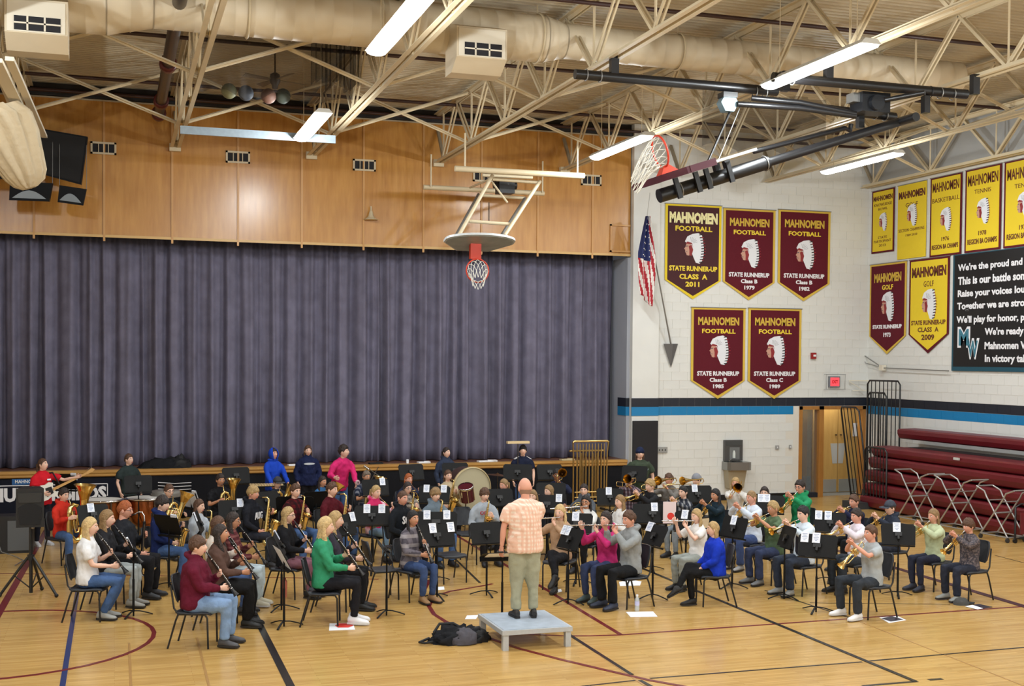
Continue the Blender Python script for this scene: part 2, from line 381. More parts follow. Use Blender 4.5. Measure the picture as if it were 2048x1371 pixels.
# plywood wall above the stage opening
PLY = wood_mat('plywood_gloss', (198, 144, 70), (174, 118, 50), (9, 9, 1.2), .27)
BAT = mat('batten_wood', (196, 146, 84), .4)
ZV0, ZV1 = 6.05, 8.9
b = MB(); b.span((XL, YW+.02, ZV0), (XS+.08, YW+.2, ZD)); wv = struct(b.build('wall_above_stage', mat('dark_backing', (40, 32, 26), .8)))
bx = [-.2+1.395*i for i in range(-6, 10)]
for i in range(len(bx)-1):
    x0 = max(bx[i], XL+.05); x1 = min(bx[i+1], 11.96)
    if x1 <= x0+.1: continue
    q = MB(); q.span((x0+.004, YW-.012, ZV0), (x1-.004, YW+.02, ZV1)); q.build('plywood_panel', PLY, wv)
for x in bx:
    if XL < x < 11.9:
        q = MB(); q.span((x-.022, YW-.04, ZV0-.1), (x+.022, YW-.012, ZV1)); q.build('batten', BAT, wv)
q = MB(); q.span((XL, YW-.035, ZV0-.02), (11.96, YW-.012, ZV0+.035)); q.build('bottom_trim', mat('trim_gold', (206, 168, 104), .4), wv)
q = MB(); q.span((XL, YW-.05, ZV1), (11.96, YW-.012, ZV1+.03)); q.build('top_trim', mat('trim_pale', (190, 176, 150), .4), wv)
q = MB(); q.span((11.42, YW-.05, 6.12), (11.95, YW-.012, 6.16)); q.span((11.42, YW-.05, 6.75), (11.95, YW-.012, 6.79)); q.span((11.42, YW-.05, 6.12), (11.46, YW-.012, 6.79)); q.build('access_hatch', BAT, wv)
for px, py in [(207, 296), (476, 314), (729, 330), (968, 352), (1183, 360)]:
    p = aty(px, py, YW-.05); t = empty('wall_vent', None, None, p)
    f = MB(); w, h = .26, .13
    f.span((-w, -.0, -h), (w, .03, -h+.04)); f.span((-w, 0, h-.04), (w, .03, h)); f.span((-w, 0, -h), (-w+.04, .03, h)); f.span((w-.04, 0, -h), (w, .03, h)); f.build('vent_frame', mat('vent_cream', (206, 190, 160), .5), t)
    f = MB(); f.span((-w+.04, .02, -h+.04), (w-.04, .035, h-.04)); f.build('vent_back', mat('vent_dark', (28, 28, 34), .8), t)
    f = MB()
    for s in (-.1, 0, .1): f.span((s-.008, .0, -h+.04), (s+.008, .02, h-.04))
    f.build('louvre', mat('vent_cream', (206, 190, 160), .5), t)
    tag(t, {207: 'cream air vent on plywood wall, leftmost of the five', 476: 'cream air vent on plywood wall, second from the left', 729: 'cream air vent on plywood wall, middle of the five', 968: 'cream air vent behind the folded cream basketball goal pipes', 1183: 'cream air vent on plywood wall, rightmost of the five'}[px], 'vent')
# ceiling deck: corrugated sheet, ribs along X
b = MB(); prof = []; y = YB
while y < YW+.2:
    prof += [(y, ZD), (y+.06, ZD), (y+.085, ZD+.05), (y+.125, ZD+.05), (y+.15, ZD)][:4]; y += .15
vs = [V((XL, a, z)) for a, z in prof]+[V((XR+.2, a, z)) for a, z in prof]; n = len(prof)
b.add(vs, [(i, i+1, n+i+1, n+i) for i in range(n-1)])
struct(b.build('ceiling', mat('deck_paint', (190, 176, 150), .6, var=.06, vscale=1)))
b = MB(); b.span((XL, YB, ZD+.055), (XR+.3, YW+3, ZD+.1)); struct(b.build('ceiling_slab', mat('dark_wall', (30, 28, 30), .9)))
b = MB(); b.span((XL, YW-.1, ZV1+.04), (XS+.08, YW-.02, ZV1+.16)); struct(b.build('trim_2', mat('dark_track', (30, 30, 34), .6)))
# ---- roof trusses
TX = [(-4.6, 'far left'), (-1.7, ''), (1.25, ''), (4.18, ''), (7.1, ''), (10.2, ''), (13.0, ''), (15.6, ''), (18.45, '')]
TL = {-4.6: 'cream roof truss out past the left edge', -1.7: 'cream roof truss at far left above the gathered cream cloth', 1.25: 'cream roof truss beside the thick maroon-capped pipe', 4.18: 'cream roof truss over the pair of lights nearest the ceiling fan', 7.1: 'cream roof truss carrying the folded cream basketball goal', 10.2: 'cream roof truss ending behind the orange hoop of the black goal', 13.0: 'cream roof truss over the right end of the black goal', 15.6: 'cream roof truss above the rightmost strip light', 18.45: 'cream roof truss along the right wall above the yellow banners'}
ZB, ZT = 8.0, 9.12
NP = 2.28
for x, _ in TX:
    t = empty('roof_truss', TL[x], 'truss', (x, 0, ZB))
    q = MB()
    for s in (-.045, .045):
        q.box((s+(.03 if s > 0 else -.03), (27.3-2)/2, 0), (.075, 29.3, .012)); q.box((s, (27.3-2)/2, .035), (.012, 29.3, .07))
    q.build('bottom_chord', CREAM, t)
    q = MB(); q.box((0, 12.6, ZT-ZB), (.2, 29.6, .02)); q.box((-.03, 12.6, ZT-ZB-.04), (.012, 29.6, .08)); q.box((.03, 12.6, ZT-ZB-.04), (.012, 29.6, .08)); q.build('top_chord', CREAM, t)
    y = 26.9; k = 0
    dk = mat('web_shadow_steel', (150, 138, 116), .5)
    while y > 0:
        for a, bb in ((y, y-NP/2), (y-NP, y-NP/2)):
            q = MB()
            for s in (-.035, .035): q.beam((s, a, .03), (s, bb, ZT-ZB-.02), .03, .05)
            q.build('web_member', CREAM, t)
        if k % 1 == 0:
            q = MB(); q.beam((0, y, .03), (0, y, ZT-ZB-.02), .03, .03); q.build('web_post', CREAM, t)
        if k == 0:
            q = MB(); q.beam((0, 26.9, .03), (0, 27.42, ZT-ZB-.35), .06, .07); q.build('web_member', dk, t)
        y -= NP; k += 1
    if x < 11.5:
        q = MB(); q.box((0, 27.35, .0), (.24, .12, .16)); q.build('wall_plate', CREAM, t)
xs = [x for x, _ in TX]
for r_i, y in enumerate((5.5, 11.2, 20.1, 24.6)):
    for i in range(1, len(xs)-1):
        a, c = xs[i], xs[i+1]
        t = empty('cross_brace', '%s X-shaped cream brace between roof trusses, %s' % (['nearest', 'second', 'third', 'farthest'][r_i], 'counting bay %s from the left' % ['', 'one', 'two', 'three', 'four', 'five', 'six', 'seven'][i]), 'brace', ((a+c)/2, y, ZB))
        h = (c-a)/2-.06
        q = MB(); q.beam((-h, 0, .05), (h, .04, ZT-ZB-.06), .07, .012); q.beam((-h, 0.03, .05), (h, .07, ZT-ZB-.06), .012, .07); q.build('brace_bar', CREAM, t)
        q = MB(); q.beam((-h, .1, ZT-ZB-.06), (h, .12, .05), .07, .012); q.beam((-h, .13, ZT-ZB-.06), (h, .15, .05), .012, .07); q.build('brace_bar', CREAM, t)
# ---- pipes
RPIPE = mat('pipe_oxide', (58, 34, 32), .4); RED = mat('coupling_red', (140, 44, 34), .5)
def pipe(name, a, bb, r, m_, label, cat='pipe'):
    q = MB(); q.tube([a, bb], r, 12); o = q.build(name, m_); return tag(o, label, cat)
for px, py, z, nm in [(560, 92, 8.98, 'nearest'), (560, 184, 9.0, 'middle'), (520, 210, 8.96, 'farthest')]:
    p = atz(px, py, z); pipe('sprinkler_pipe', (-6, p.y, z), (18.5, p.y, z), .035, RPIPE, '%s thin dark sprinkler pipe crossing under the ceiling beyond the duct' % nm)
p = atz(1600, 50, 8.98); pipe('sprinkler_pipe', (4, p.y, 8.98), (18.5, p.y, 8.98), .035, RPIPE, 'thin dark sprinkler pipe crossing the ceiling nearer than the duct')
t = empty('roof_drain_pipe', 'thick dark pipe with maroon couplings beside the truss at upper left', 'pipe', (.9, 0, 8.62))
q = MB(); q.tube([(0, 12, 0), (0, 26.9, 0)], .105, 14); q.build('pipe', mat('pipe_dark', (46, 34, 30), .35), t)
for y in (18.9, 22.3, 25.6, 26.9):
    q = MB(); q.tube([(0, y-.12, 0), (0, y-.11, 0), (0, y+.11, 0), (0, y+.12, 0)], [.12, .15, .15, .12], 14); q.build('coupling', mat('coupling_maroon', (92, 30, 28), .4), t)
# ---- duct
DUCT = mat('duct_paint', (210, 196, 170), .5, var=.04, vscale=2)
DY = 18.75; DZ_ = 8.68
t = empty('air_duct', 'large round cream air duct crossing the room under the ceiling', 'duct', (0, DY, DZ_))
def ductseg(x0, x1, r0, r1, nm='duct_section'):
    n = max(2, int((x1-x0)/.28)); q = MB(); rings = []
    for i in range(n+1):
        f = i/n; x = x0+(x1-x0)*f; r = r0+(r1-r0)*f
        for dx, dr in ((-.012, 0), (0, .008), (.012, 0)):
            rings.append([V((x+dx, (r+dr)*math.cos(a*math.pi/14), (r+dr)*math.sin(a*math.pi/14))) for a in range(28)])
    q.loft(rings); q.build(nm, DUCT, t)
ductseg(-8, -.1, .52, .52); ductseg(-.1, .55, .52, .37, 'duct_reducer'); ductseg(.55, 6.6, .37, .37); ductseg(6.6, 6.95, .37, .28, 'duct_reducer'); ductseg(6.95, 14.6, .28, .28)
for x in (-3.3, 1.9, 3.9, 6.5, 9.0):
    q = MB(); r = .39 if -0.1 < x < 6.6 else (.535 if x < 0 else .30)
    q.tube([(x, r*math.cos(a*math.pi/12), r*math.sin(a*math.pi/12)) for a in range(24)], .02, 4, closed=True); q.beam((x, 0, r), (x, 0, .54), .02, .02); q.build('hanger_strap', CREAM, t)
def outlet(x, r, label, dz=.42):
    t = empty('duct_outlet', label, 'vent', (x, DY-r, DZ_-dz))
    q = MB(); w = .40
    # hood: sloping grey top, face toward camera, deep sill below
    fr_ = [(-.05, .42), (-.42, .30), (-.42, -.16), (-.1, -.34), (.25, -.34), (.25, .42)]
    q.loft([[V((xx, a, z)) for a, z in fr_] for xx in (-w, w)], smooth=False); q.build('hood', DUCT, t)
    q = MB(); q.span((-w+.03, -.437, -.15), (w-.03, -.42, .27)); q.build('face_plate', mat('white_paint', (222, 214, 196), .5), t)
    q = MB(); q.span((-w+.12, -.445, -.13), (w-.09, -.437, .06)); q.build('opening', mat('vent_dark', (28, 28, 34), .8), t)
    q = MB()
    for s in (-.11, .11): q.span((s-.012, -.46, -.13), (s+.012, -.445, .06))
    q.span((-w+.12, -.46, -.045), (w-.09, -.445, -.025)); q.build('louvre', mat('white_paint', (222, 214, 196), .5), t)
outlet(5.35, .33, 'cream box outlet on the round duct, right of the near strip light'); outlet(-1.0, .5, 'cream box outlet on the thick duct at upper left', .66); 
# ---- strip lights (each with its own lamp)
TUBE = mat('lit_tube', (255, 252, 245), .5, emit=9); LBOX = mat('fixture_white', (205, 205, 200), .5)
def striplight(x, y, label, z=7.66):
    t = empty('strip_light', label, 'light', (x, y, z))
    q = MB(); q.loft([[V((-.16, yy, .02)), V((-.09, yy, .09)), V((.09, yy, .09)), V((.16, yy, .02))] for yy in (-1.33, 1.33)], smooth=False); q.build('housing', LBOX, t)
    q = MB(); q.loft([[V((.14*math.cos(a*math.pi/6), yy, .012-.055*math.sin(a*math.pi/6))) for a in range(7)] for yy in (-1.3, 1.3)], smooth=False); q.build('diffuser', TUBE, t)
    for yy in (-1.0, 1.0):
        q = MB(); q.tube([(0, yy, .09), (0, yy, 1.56)], .006, 5); q.build('hanger_rod', CREAM, t)
    L = bpy.data.lights.new('lamp', 'AREA'); L.shape = 'RECTANGLE'; L.size = .26; L.size_y = 2.6; L.energy = LAMP_W; L.color = LAMP_COL
    lo = bpy.data.objects.new('lamp', L); COL.objects.link(lo); lo.parent = t; lo.location = (0, 0, -.07)
    for yy in (-.66, .66):
        L = bpy.data.lights.new('lamp', 'POINT'); L.energy = SIDE_W; L.color = LAMP_COL; L.shadow_soft_size = .05
        lo = bpy.data.objects.new('lamp', L); COL.objects.link(lo); lo.parent = t; lo.location = (0, yy, -.11)
xn = {-2.6: 'far left', 3.4: 'left of the folded cream goal', 9.45: 'over the orange hoop', 14.9: 'rightmost'}
for y, ny in ((1.2, 'overhead at the camera end'), (8.2, 'in front of the players'), (15.2, 'near row'), (22.2, 'far row by the stage')):
    for x in xn:
        if y > 20 and x < -2: continue
        striplight(x, y, {(3.4, 15.2): 'bright white strip light near the top centre of the ceiling', (3.4, 22.2): 'bright strip light behind the galvanised rail', (9.45, 22.2): 'bright strip light beside the orange hoop of the black goal', (9.45, 15.2): 'bright strip light above the black goal pipes', (14.9, 22.2): 'bright strip light nearest the yellow banners', (14.9, 15.2): 'strip light over the bleachers past the right edge'}.get((x, y), 'strip light outside the view, %s, %s' % (xn[x], ny)))
q = MB(); q.box((2.62, 23.6, 7.72), (2.9, .05, .15)); tag(q.build('galvanised_rail', GALV), 'long galvanised metal rail hanging under two trusses at left', 'rail')
# ---- doors
WOOD = wood_mat('door_wood', (206, 166, 96), (188, 146, 78), (8, 8, 1), .4); FRAME = wood_mat('frame_wood', (176, 122, 58), (156, 104, 46), (10, 10, 1.5), .4)
b = MB(); b.span((DX0, YW-.03, 0), (DX0+.09, YW+.2, DZ)); b.span((DX0, YW-.03, DZ-.09), (DX1, YW+.2, DZ)); b.span((DX0+.58, YW-.03, 0), (DX0+.72, YW+.2, DZ)); b.span((DX1-.1, YW-.03, 0), (DX1, YW+.2, DZ))
df = struct(b.build('window_1', FRAME)); df.name = 'door_1'
b = MB(); b.span((DX0+.09, YW+.0, .0), (DX0+.58, YW+.15, .12)); b.build('sill', NAVY, df)
GLASS = mat('side_glass', (200, 215, 220), .05, 0, trans=.9, alpha=.35)
b = MB(); b.span((DX0+.09, YW+.07, .12), (DX0+.58, YW+.08, DZ-.09)); b.build('side_pane', GLASS, df)
b = MB(); b.span((16.2, YW+.25, -.19), (19.6, 29.2, .002)); struct(b.build('floor_vestibule', mat('vestibule_tile', (150, 150, 142), .35, var=.08)))
b = MB(); b.span((16.2, 28.9, 0), (17.62, 29.1, ZD-4)); b.span((17.5, 28.45, 2.3), (19.8, 28.7, ZD-4)); b.span((16.1, YW+.2, 0), (16.2, 29, ZD-4)); b.span((19.6, YW+.2, 0), (19.7, 29, ZD-4)); struct(b.build('wall_vestibule', mat('vestibule_grey', (165, 160, 150), .6)))
b = MB(); b.span((16.85, 28.3, 0), (17.3, 28.5, 2.2)); struct(b.build('door_2', FRAME))
L = bpy.data.lights.new('hall_lamp', 'POINT'); L.energy = 60; L.shadow_soft_size = .3; lo = bpy.data.objects.new('hall_lamp', L); COL.objects.link(lo); lo.location = (17.9, 27.95, 2.9)
for i, (x0, x1) in enumerate(((17.68, 18.46), (18.47, 19.25))):
    d = empty('door_%d' % (3+i), loc=(x0, 28.35, 0)); d['kind'] = 'structure'
    q = MB(); q.span((0, 0, .01), (x1-x0-.01, .05, 2.28)); q.build('door_leaf', WOOD, d)
    q = MB(); q.span((.03, -.01, .02), (x1-x0-.04, 0, .36)); q.build('kick_plate', mat('kick_steel', (185, 185, 178), .35, .5), d)
    q = MB(); q.span((.08 if i == 0 else .45, -.006, 1.5), (.22 if i == 0 else .58, 0, 1.86)); q.build('notice_paper', WHITE, d)
    q = MB(); fr = frame((0, -.001, 0), (1, 0, 0), (0, 0, 1))
    if i == 0: q.poly([(.55, 1.32), (.62, .78), (.765, .78), (.765, 1.32)], fr, .006)
    else: q.poly([(.005, 1.32), (.005, .78), (.15, .78), (.22, 1.32)], fr, .006)
    q.build('push_plate', mat('plate_steel', (205, 208, 205), .4, .3), d)
    q = MB(); xx = .7 if i == 0 else .06
    q.tube([(xx, -.01, 1.55), (xx, -.06, 1.55)], .02, 8); q.build('lock_cylinder', CHROME, d)
# ---- bleachers
BM = mat('bleacher_maroon', (100, 17, 28), .4, var=.08, vscale=3); BD = mat('bleacher_dark', (40, 16, 22), .7)
t = empty('bleachers', 'closed maroon bleachers stacked along the right wall', 'bleachers', (17.1, 25.2, 0))
rows = [(0.02, .30, 0), (.32, .30, .06), (.63, .30, .14), (.94, .3, .22), (1.22, .27, .30), (1.64, .27, .95)]
for z0, h, dx in rows:
    dx += .05
    q = MB(); y0 = 0 if dx < .5 else -.1
    q.loft([[V((dx, y, z0+.02)), V((dx-.06, y, z0+.05)), V((dx-.10, y, z0+h*.55)), V((dx-.10, y, z0+h*.85)), V((dx-.05, y, z0+h-.01)), V((dx+.4, y, z0+h)), V((dx+.4, y, z0+.02))] for y in (y0, y0-15)], smooth=False); q.build('bench', BM, t)
q = MB(); q.span((.5, -15, 0), (1.62, -.1, 1.45)); q.build('understructure', BD, t)
q = MB(); q.box(atx(1913, 917, 17.1+.2)-V((17.1, 25.2, 0)), (.03, .18, .05)); q.build('number_plate', mat('plate_steel', (205, 208, 205), .4, .3), t)
def rail(px0, px1, pyt, pyb, X, n, label, lean=0, extra=None):
    # upright hoop of tube with bars, seen against the end of the bleachers
    a = atx(px0, pyb, X); c = atx(px1, pyb, X); top = atx(px0, pyt, X).z-a.z
    t = empty('guard_rail', label, 'railing', a)
    d = V((0, c.y-a.y, 0)); r = .09; dn = d.normalized(); L_ = d.length; ln = V((lean, 0, 0))
    P = [V((0, 0, 0)), ln*.9+V((0, 0, top-r)), ln+dn*r+V((0, 0, top)), ln+dn*(L_-r)+V((0, 0, top)), ln*.9+d+V((0, 0, top-r)), d.copy()]
    q = MB(); q.tube(P, .022, 8); q.build('hoop', BLACK, t)
    for k in range(1, n):
        q = MB(); q.tube([d*k/n, ln+d*k/n+V((0, 0, top))], .013, 6); q.build('bar', BLACK, t)
    q = MB(); q.tube([V((0, 0, .06)), d+V((0, 0, .06))], .015, 6); q.build('bottom_rail', BLACK, t)
    for e_ in (V((0, 0, 0)), d): q = MB(); q.tube([e_+V((0, 0, -a.z+.0)), e_+V((0, 0, .05))], .02, 6); q.build('leg', BLACK, t)
rail(1733, 1798, 760, 920, 18.3, 8, 'tallest black guard rail standing on the left end of bleachers')
rail(1734, 1771, 784, 905, 17.9, 7, 'shorter black guard rail in front of the tallest one')
rail(1702, 1738, 812, 990, 17.35, 5, 'slanting black guard rail by the double door', lean=-.35)
rail(1728, 1772, 892, 1010, 17.1, 7, 'low black guard rail at the front corner of bleachers')
q = MB(); q.span((16.75, 24.9, 0), (17.3, 25.5, .16)); q.span((17.3, 25.22, 0), (18.6, 25.5, .42)); tag(q.build('bleacher_drive_box', mat('dark_box', (44, 46, 50), .6)), 'dark grey box on the floor under the guard rails', 'box')
# table carts
CART = mat('cart_steel', (168, 166, 164), .35, .6)
def cart(pa, pb, lab, zt=1.05):
    A = atz(*pa, 0); B = atz(*pb, 0); t = empty('folding_cart', lab, 'cart', A)
    d = B-A; d.z = 0; L_ = d.length; u = d.normalized(); w = V((-u.y, u.x, 0))*.22
    for nm, s0, s1 in (('left_frame', 0, 1), ('right_frame', 1, 0)):
        p0 = u*(L_*s0); p1 = u*(L_*s1); e = u*(.24 if s1 else -.24)
        for s in (-1, 1):
            off = w*s
            q = MB(); q.tube([p0+off+V((0, 0, .1)), p0+(p1-p0)*.82+off*.95+V((0, 0, zt-.1)), p0+(p1-p0)*.9+off*.95+V((0, 0, zt)), p1+e*.6+off*.95+V((0, 0, zt+.08))], .017, 8); q.build('leg', CART, t)
        for f, z in ((.55, .6), (.75, .86)): q = MB(); q.tube([p0+(p1-p0)*f+w*.95+V((0, 0, z*zt/1.05)), p0+(p1-p0)*f-w*.95+V((0, 0, z*zt/1.05))], .012, 6); q.build('crossbar', CART, t)
        q = MB(); q.tube([p1+e*.6+w*.95+V((0, 0, zt+.08)), p1+e*.6-w*.95+V((0, 0, zt+.08))], .017, 6); q.build('crossbar', CART, t)
        q = MB(); q.tube([p0+w+V((0, 0, .1)), p0-w+V((0, 0, .1))], .017, 6); q.build('crossbar', CART, t)
    q = MB()
    for s in (-1, 1): q.tube([w*s+V((0, 0, .1)), d+w*s+V((0, 0, .1))], .015, 6)
    q.build('base_rail', CART, t)
    for p in (w, -w, d+w, d-w):
        q = MB(); q.tube([p+V((0, -.015, .045)), p+V((0, .015, .045))], .045, 12); q.beam(p+V((0, 0, .05)), p+V((0, 0, .1)), .03, .03); q.build('caster', mat('caster_rubber', (50, 48, 46), .6), t)
cart((1812, 1041), (1862, 1051), 'grey folding cart nearest the guard rails by bleachers')
cart((1892, 1057), (1948, 1068), 'grey folding cart in the middle of the row by bleachers')
cart((1978, 1074), (2032, 1084), 'grey folding cart at the right end of the row by bleachers', .95)
# black bench frame at right edge
t = empty('folded_table', 'black framed maroon folded table at the right edge before bleachers', 'table', atz(2040, 1085, 0))
q = MB(); q.tube([(-.12, 0, .05), (-.12, 0, .7), (-.02, -.02, .76), (.9, -.3, .74)], .02, 8); q.tube([(-.02, .1, .08), (.9, -.2, .08)], .02, 8); q.build('frame', BLACK, t)
q = MB(); q.beam((0, 0, .38), (.9, -.28, .38), .05, .42); q.build('tabletop', BM, t)
q = MB(); q.tube([(-.12, -.02, .045), (-.12, .02, .045)], .045, 10); q.build('caster', BLACKP, t)
# ================================================================ WALL ITEMS
EMB = None
def emblem_protos():
    # feather headdress head emblem, about 1 unit wide and 1.35 high, in its own flat frame
    I = Matrix.Identity(4); parts = []
    q = MB(); n = 18; arc_o = []; arc_i = []
    out = [(-.30, .20), (-.42, .30), (-.30, .52), (-.05, .64), (.22, .68), (.40, .60), (.46, .35), (.50, .05), (.50, -.25), (.44, -.52), (.30, -.66), (.12, -.62), (.02, -.42), (-.06, -.25), (-.22, -.3), (-.16, -.05), (-.2, .1)]
    q.poly(out, I, .004); parts.append(('headdress', q.mesh('headdress', mat('emblem_white', (228, 230, 236), .7))))
    q = MB()
    for i in range(11):
        f = i/10; cx = .30+.12*math.sin(f*3.0); cy = .60-1.2*f; q.poly([(cx-.04, cy-.02), (cx+.13, cy+.0), (cx+.13, cy+.045), (cx-.04, cy+.02)], Matrix.Translation((0, 0, .004)), .002)
    parts.append(('feather_tips', q.mesh('feather_tips', mat('emblem_black', (26, 22, 26), .7))))
    q = MB()
    for i in range(9):
        f = i/8; cx = .34+.13*math.sin(f*3.0); cy = .50-1.0*f; q.poly([(cx+.05, cy-.015), (cx+.13, cy-.01), (cx+.13, cy+.015), (cx+.05, cy+.012)], Matrix.Translation((0, 0, .006)), .002)
    parts.append(('red_tips', q.mesh('red_tips', mat('emblem_red', (170, 40, 50), .7))))
    q = MB(); q.poly([(-.34, .22), (-.40, .05), (-.46, -.02), (-.40, -.07), (-.41, -.16), (-.36, -.22), (-.33, -.3), (-.22, -.32), (-.12, -.22), (-.06, .0), (-.14, .2), (-.25, .26)], Matrix.Translation((0, 0, .004)), .002); parts.append(('face', q.mesh('face', mat('emblem_face', (196, 150, 130), .7))))
    q = MB(); q.poly([(-.24, .1), (-.1, .16), (-.02, -.06), (-.1, -.34), (-.2, -.3), (-.2, -.08)], Matrix.Translation((0, 0, .006)), .002); q.poly([(-.40, .2), (-.3, .3), (-.08, .24), (-.02, .05), (-.08, .18), (-.28, .2)], Matrix.Translation((0, 0, .006)), .002); parts.append(('braid', q.mesh('braid', mat('emblem_braid', (140, 40, 44), .7))))
    q = MB(); q.poly([(-.38, .1), (-.28, .12), (-.28, .08), (-.38, .07)], Matrix.Translation((0, 0, .007)), .002); q.poly([(-.4, -.14), (-.3, -.15), (-.3, -.17), (-.4, -.16)], Matrix.Translation((0, 0, .007)), .002)
    for i in range(6): a = .3+i*.28; q.poly([(-.1+.1*math.cos(a), .2+.1*math.sin(a)), (-.1+.3*math.cos(a), .2+.3*math.sin(a)), (-.1+.3*math.cos(a+.04), .2+.3*math.sin(a+.04)), (-.1+.1*math.cos(a+.07), .2+.1*math.sin(a+.07))], Matrix.Translation((0, 0, .004)), .001)
    parts.append(('linework', q.mesh('linework', mat('emblem_grey', (90, 86, 96), .7))))
    return parts
EMB = emblem_protos()
def banner(plane, TL_, TR_, BOT, shape, field, edge, lines, emb, label, embs=.35, fold=0):
    # plane 'y' back wall / 'x' right wall ; TL_,TR_ px of top corners, BOT px of tip or of bottom left corner
    if plane == 'y': f = lambda p: aty(p[0], p[1], YW-.03); ux = V((1, 0, 0))
    else: f = lambda p: atx(p[0], p[1], XR-.03); ux = V((0, -1, 0))
    a, c, e = f(TL_), f(TR_), f(BOT); w = abs((c-a).dot(ux)); zt = (a.z+c.z)/2; h = zt-e.z
    o = a.copy(); o.z = zt
    t = empty('banner', label, 'banner', o)
    fr = frame((0, 0, 0), ux, (0, 0, 1))
    if shape == 'pent': P = [(0, 0), (0, -h*.80), (w/2, -h), (w, -h*.80), (w, 0)]; m_ = .065; Pi = [(m_, -m_*.9), (m_, -h*.8+m_*.05), (w/2, -h+m_*1.25), (w-m_, -h*.8+m_*.05), (w-m_, -m_*.9)]
    else: P = [(0, 0), (0, -h), (w, -h), (w, 0)]; m_ = .055; Pi = [(m_, -m_*.8), (m_, -h+m_*.8), (w-m_, -h+m_*.8), (w-m_, -m_*.8)]
    q = MB(); q.poly(P, fr, .008); q.build('border', edge, t)
    q = MB(); q.poly(Pi, fr @ Matrix.Translation((0, 0, .008)), .005); q.build('field', field, t)
    q = MB(); q.tube([fr @ V((-.02, -.005, .01)), fr @ V((w+.02, -.005, .01))], .012, 6); q.build('hanging_rod', GREYM, t)
    for s, fy, fw_, fh, m2, bold in lines:
        text(s, w*fw_, h*fh, fr @ Matrix.Translation((w/2, -h*fy, .015)), m2, t, bold)
    if emb:
        for nm, me in EMB:
            ob = bpy.data.objects.new('emblem_'+nm, me); COL.objects.link(ob); ob.parent = t
            ob.matrix_local = fr @ Matrix.Translation((w/2, -h*emb, .014)) @ Matrix.Diagonal((embs*w*1.05, embs*w*1.05, 1, 1))
    return t
GL = mat('letter_gold', (206, 172, 62), .7); WL = mat('letter_white', (232, 232, 236), .7); YL = mat('letter_yellow', (236, 208, 60), .7); ML = mat('letter_maroon', (96, 40, 26), .7)
PEN = lambda y, c3, lc: [('MAHNOMEN', .155, .76, .09, GL, .04), ('FOOTBALL', .262, .62, .05, YL, .03), (c3[0], .725, .78, .05, lc, .04), (c3[1], .795, .32, .045, lc, .04), (y, .865, .2, .045, lc, .04)]
banner('y', (1331, 405), (1443, 412), (1383, 598), 'pent', mat('dark_maroon_cloth', (66, 24, 30), .8, bump=.25, bscale=10), YELLOW, [('MAHNOMEN', .15, .86, .12, mat('letter_cream', (236, 228, 170), .7), .06), ('FOOTBALL', .26, .66, .055, YL, .03), ('STATE RUNNER-UP', .68, .86, .055, YL, .04), ('CLASS  A', .765, .5, .055, YL, .04), ('2011', .845, .25, .055, YL, .04)], .465, 'darkest football pennant with bright yellow edge, nearest the flag')
banner('y', (1447, 415), (1551, 420), (1497, 600), 'pent', MAROON, GOLD, PEN('1979', ('STATE RUNNERUP', 'Class B'), WL), .49, 'maroon gold-edged football pennant, middle of the three in the upper row')
banner('y', (1557, 418), (1661, 423), (1606, 602), 'pent', MAROON, GOLD, PEN('1982', ('STATE RUNNERUP', 'Class B'), WL), .49, 'maroon gold-edged football pennant, right end of the upper three')
banner('y', (1383, 613), (1491, 616), (1437, 797), 'pent', MAROON, GOLD, PEN('1985', ('STATE RUNNERUP', 'Class B'), WL), .47, 'maroon gold-edged football pennant, left one of the lower pair')
banner('y', (1497, 615), (1603, 617), (1550, 797), 'pent', MAROON, GOLD, PEN('1989', ('STATE RUNNERUP', 'Class C'), WL), .47, 'maroon gold-edged football pennant of class C, right of the lower pair')
banner('x', (1745, 384), (1790, 372), (1749, 507), 'rect', YELLOW, MAROON, [('MAHNOMEN', .14, .84, .08, ML, .03), ('KNOWLEDGE', .24, .78, .045, ML, .0), ('BOWL', .31, .4, .04, ML, .0), ('STATE', .76, .4, .04, ML, 0), ('PARTICIPANT', .82, .76, .04, ML, 0), ('2013', .885, .3, .04, ML, 0)], .52, 'yellow banner with maroon edge, leftmost of the top row, knowledge bowl')
banner('x', (1797, 371), (1854, 360), (1797, 519), 'rect', YELLOW, YELLOW, [('MAHNOMEN', .15, .92, .10, ML, .04), ('GOLF', .29, .42, .06, ML, .0), ('SECTION CHAMPIONS', .62, .9, .04, ML, .0), ('1989 2010', .69, .4, .03, ML, 0)], .43, 'all yellow unedged banner for golf in the top row')
banner('x', (1862, 356), (1925, 344), (1858, 515), 'rect', YELLOW, MAROON, [('MAHNOMEN', .14, .84, .12, ML, .02), ('BASKETBALL', .30, .86, .055, ML, .0), ('1976', .79, .24, .05, ML, .02), ('REGION 8A CHAMPS', .885, .84, .06, ML, .03)], .55, 'yellow banner with maroon edge for basketball reading 1976')
banner('x', (1932, 341), (2004, 325), (1929, 506), 'rect', YELLOW, MAROON, [('MAHNOMEN', .15, .84, .13, ML, .02), ('TENNIS', .285, .46, .05, ML, .0), ('1978', .785, .22, .055, ML, .02), ('REGION 8A CHAMPS', .88, .82, .065, ML, .03)], .53, 'yellow banner with maroon edge for tennis reading 1978')
banner('x', (2010, 324), (2092, 306), (2005, 497), 'rect', YELLOW, MAROON, [('MAHNOMEN', .17, .84, .13, ML, .02), ('TENNIS', .31, .46, .05, ML, .0), ('1979', .785, .22, .055, ML, .02), ('REGION 8A CHAMPS', .88, .82, .065, ML, .03)], .54, 'yellow banner with maroon edge at right end of the top row')
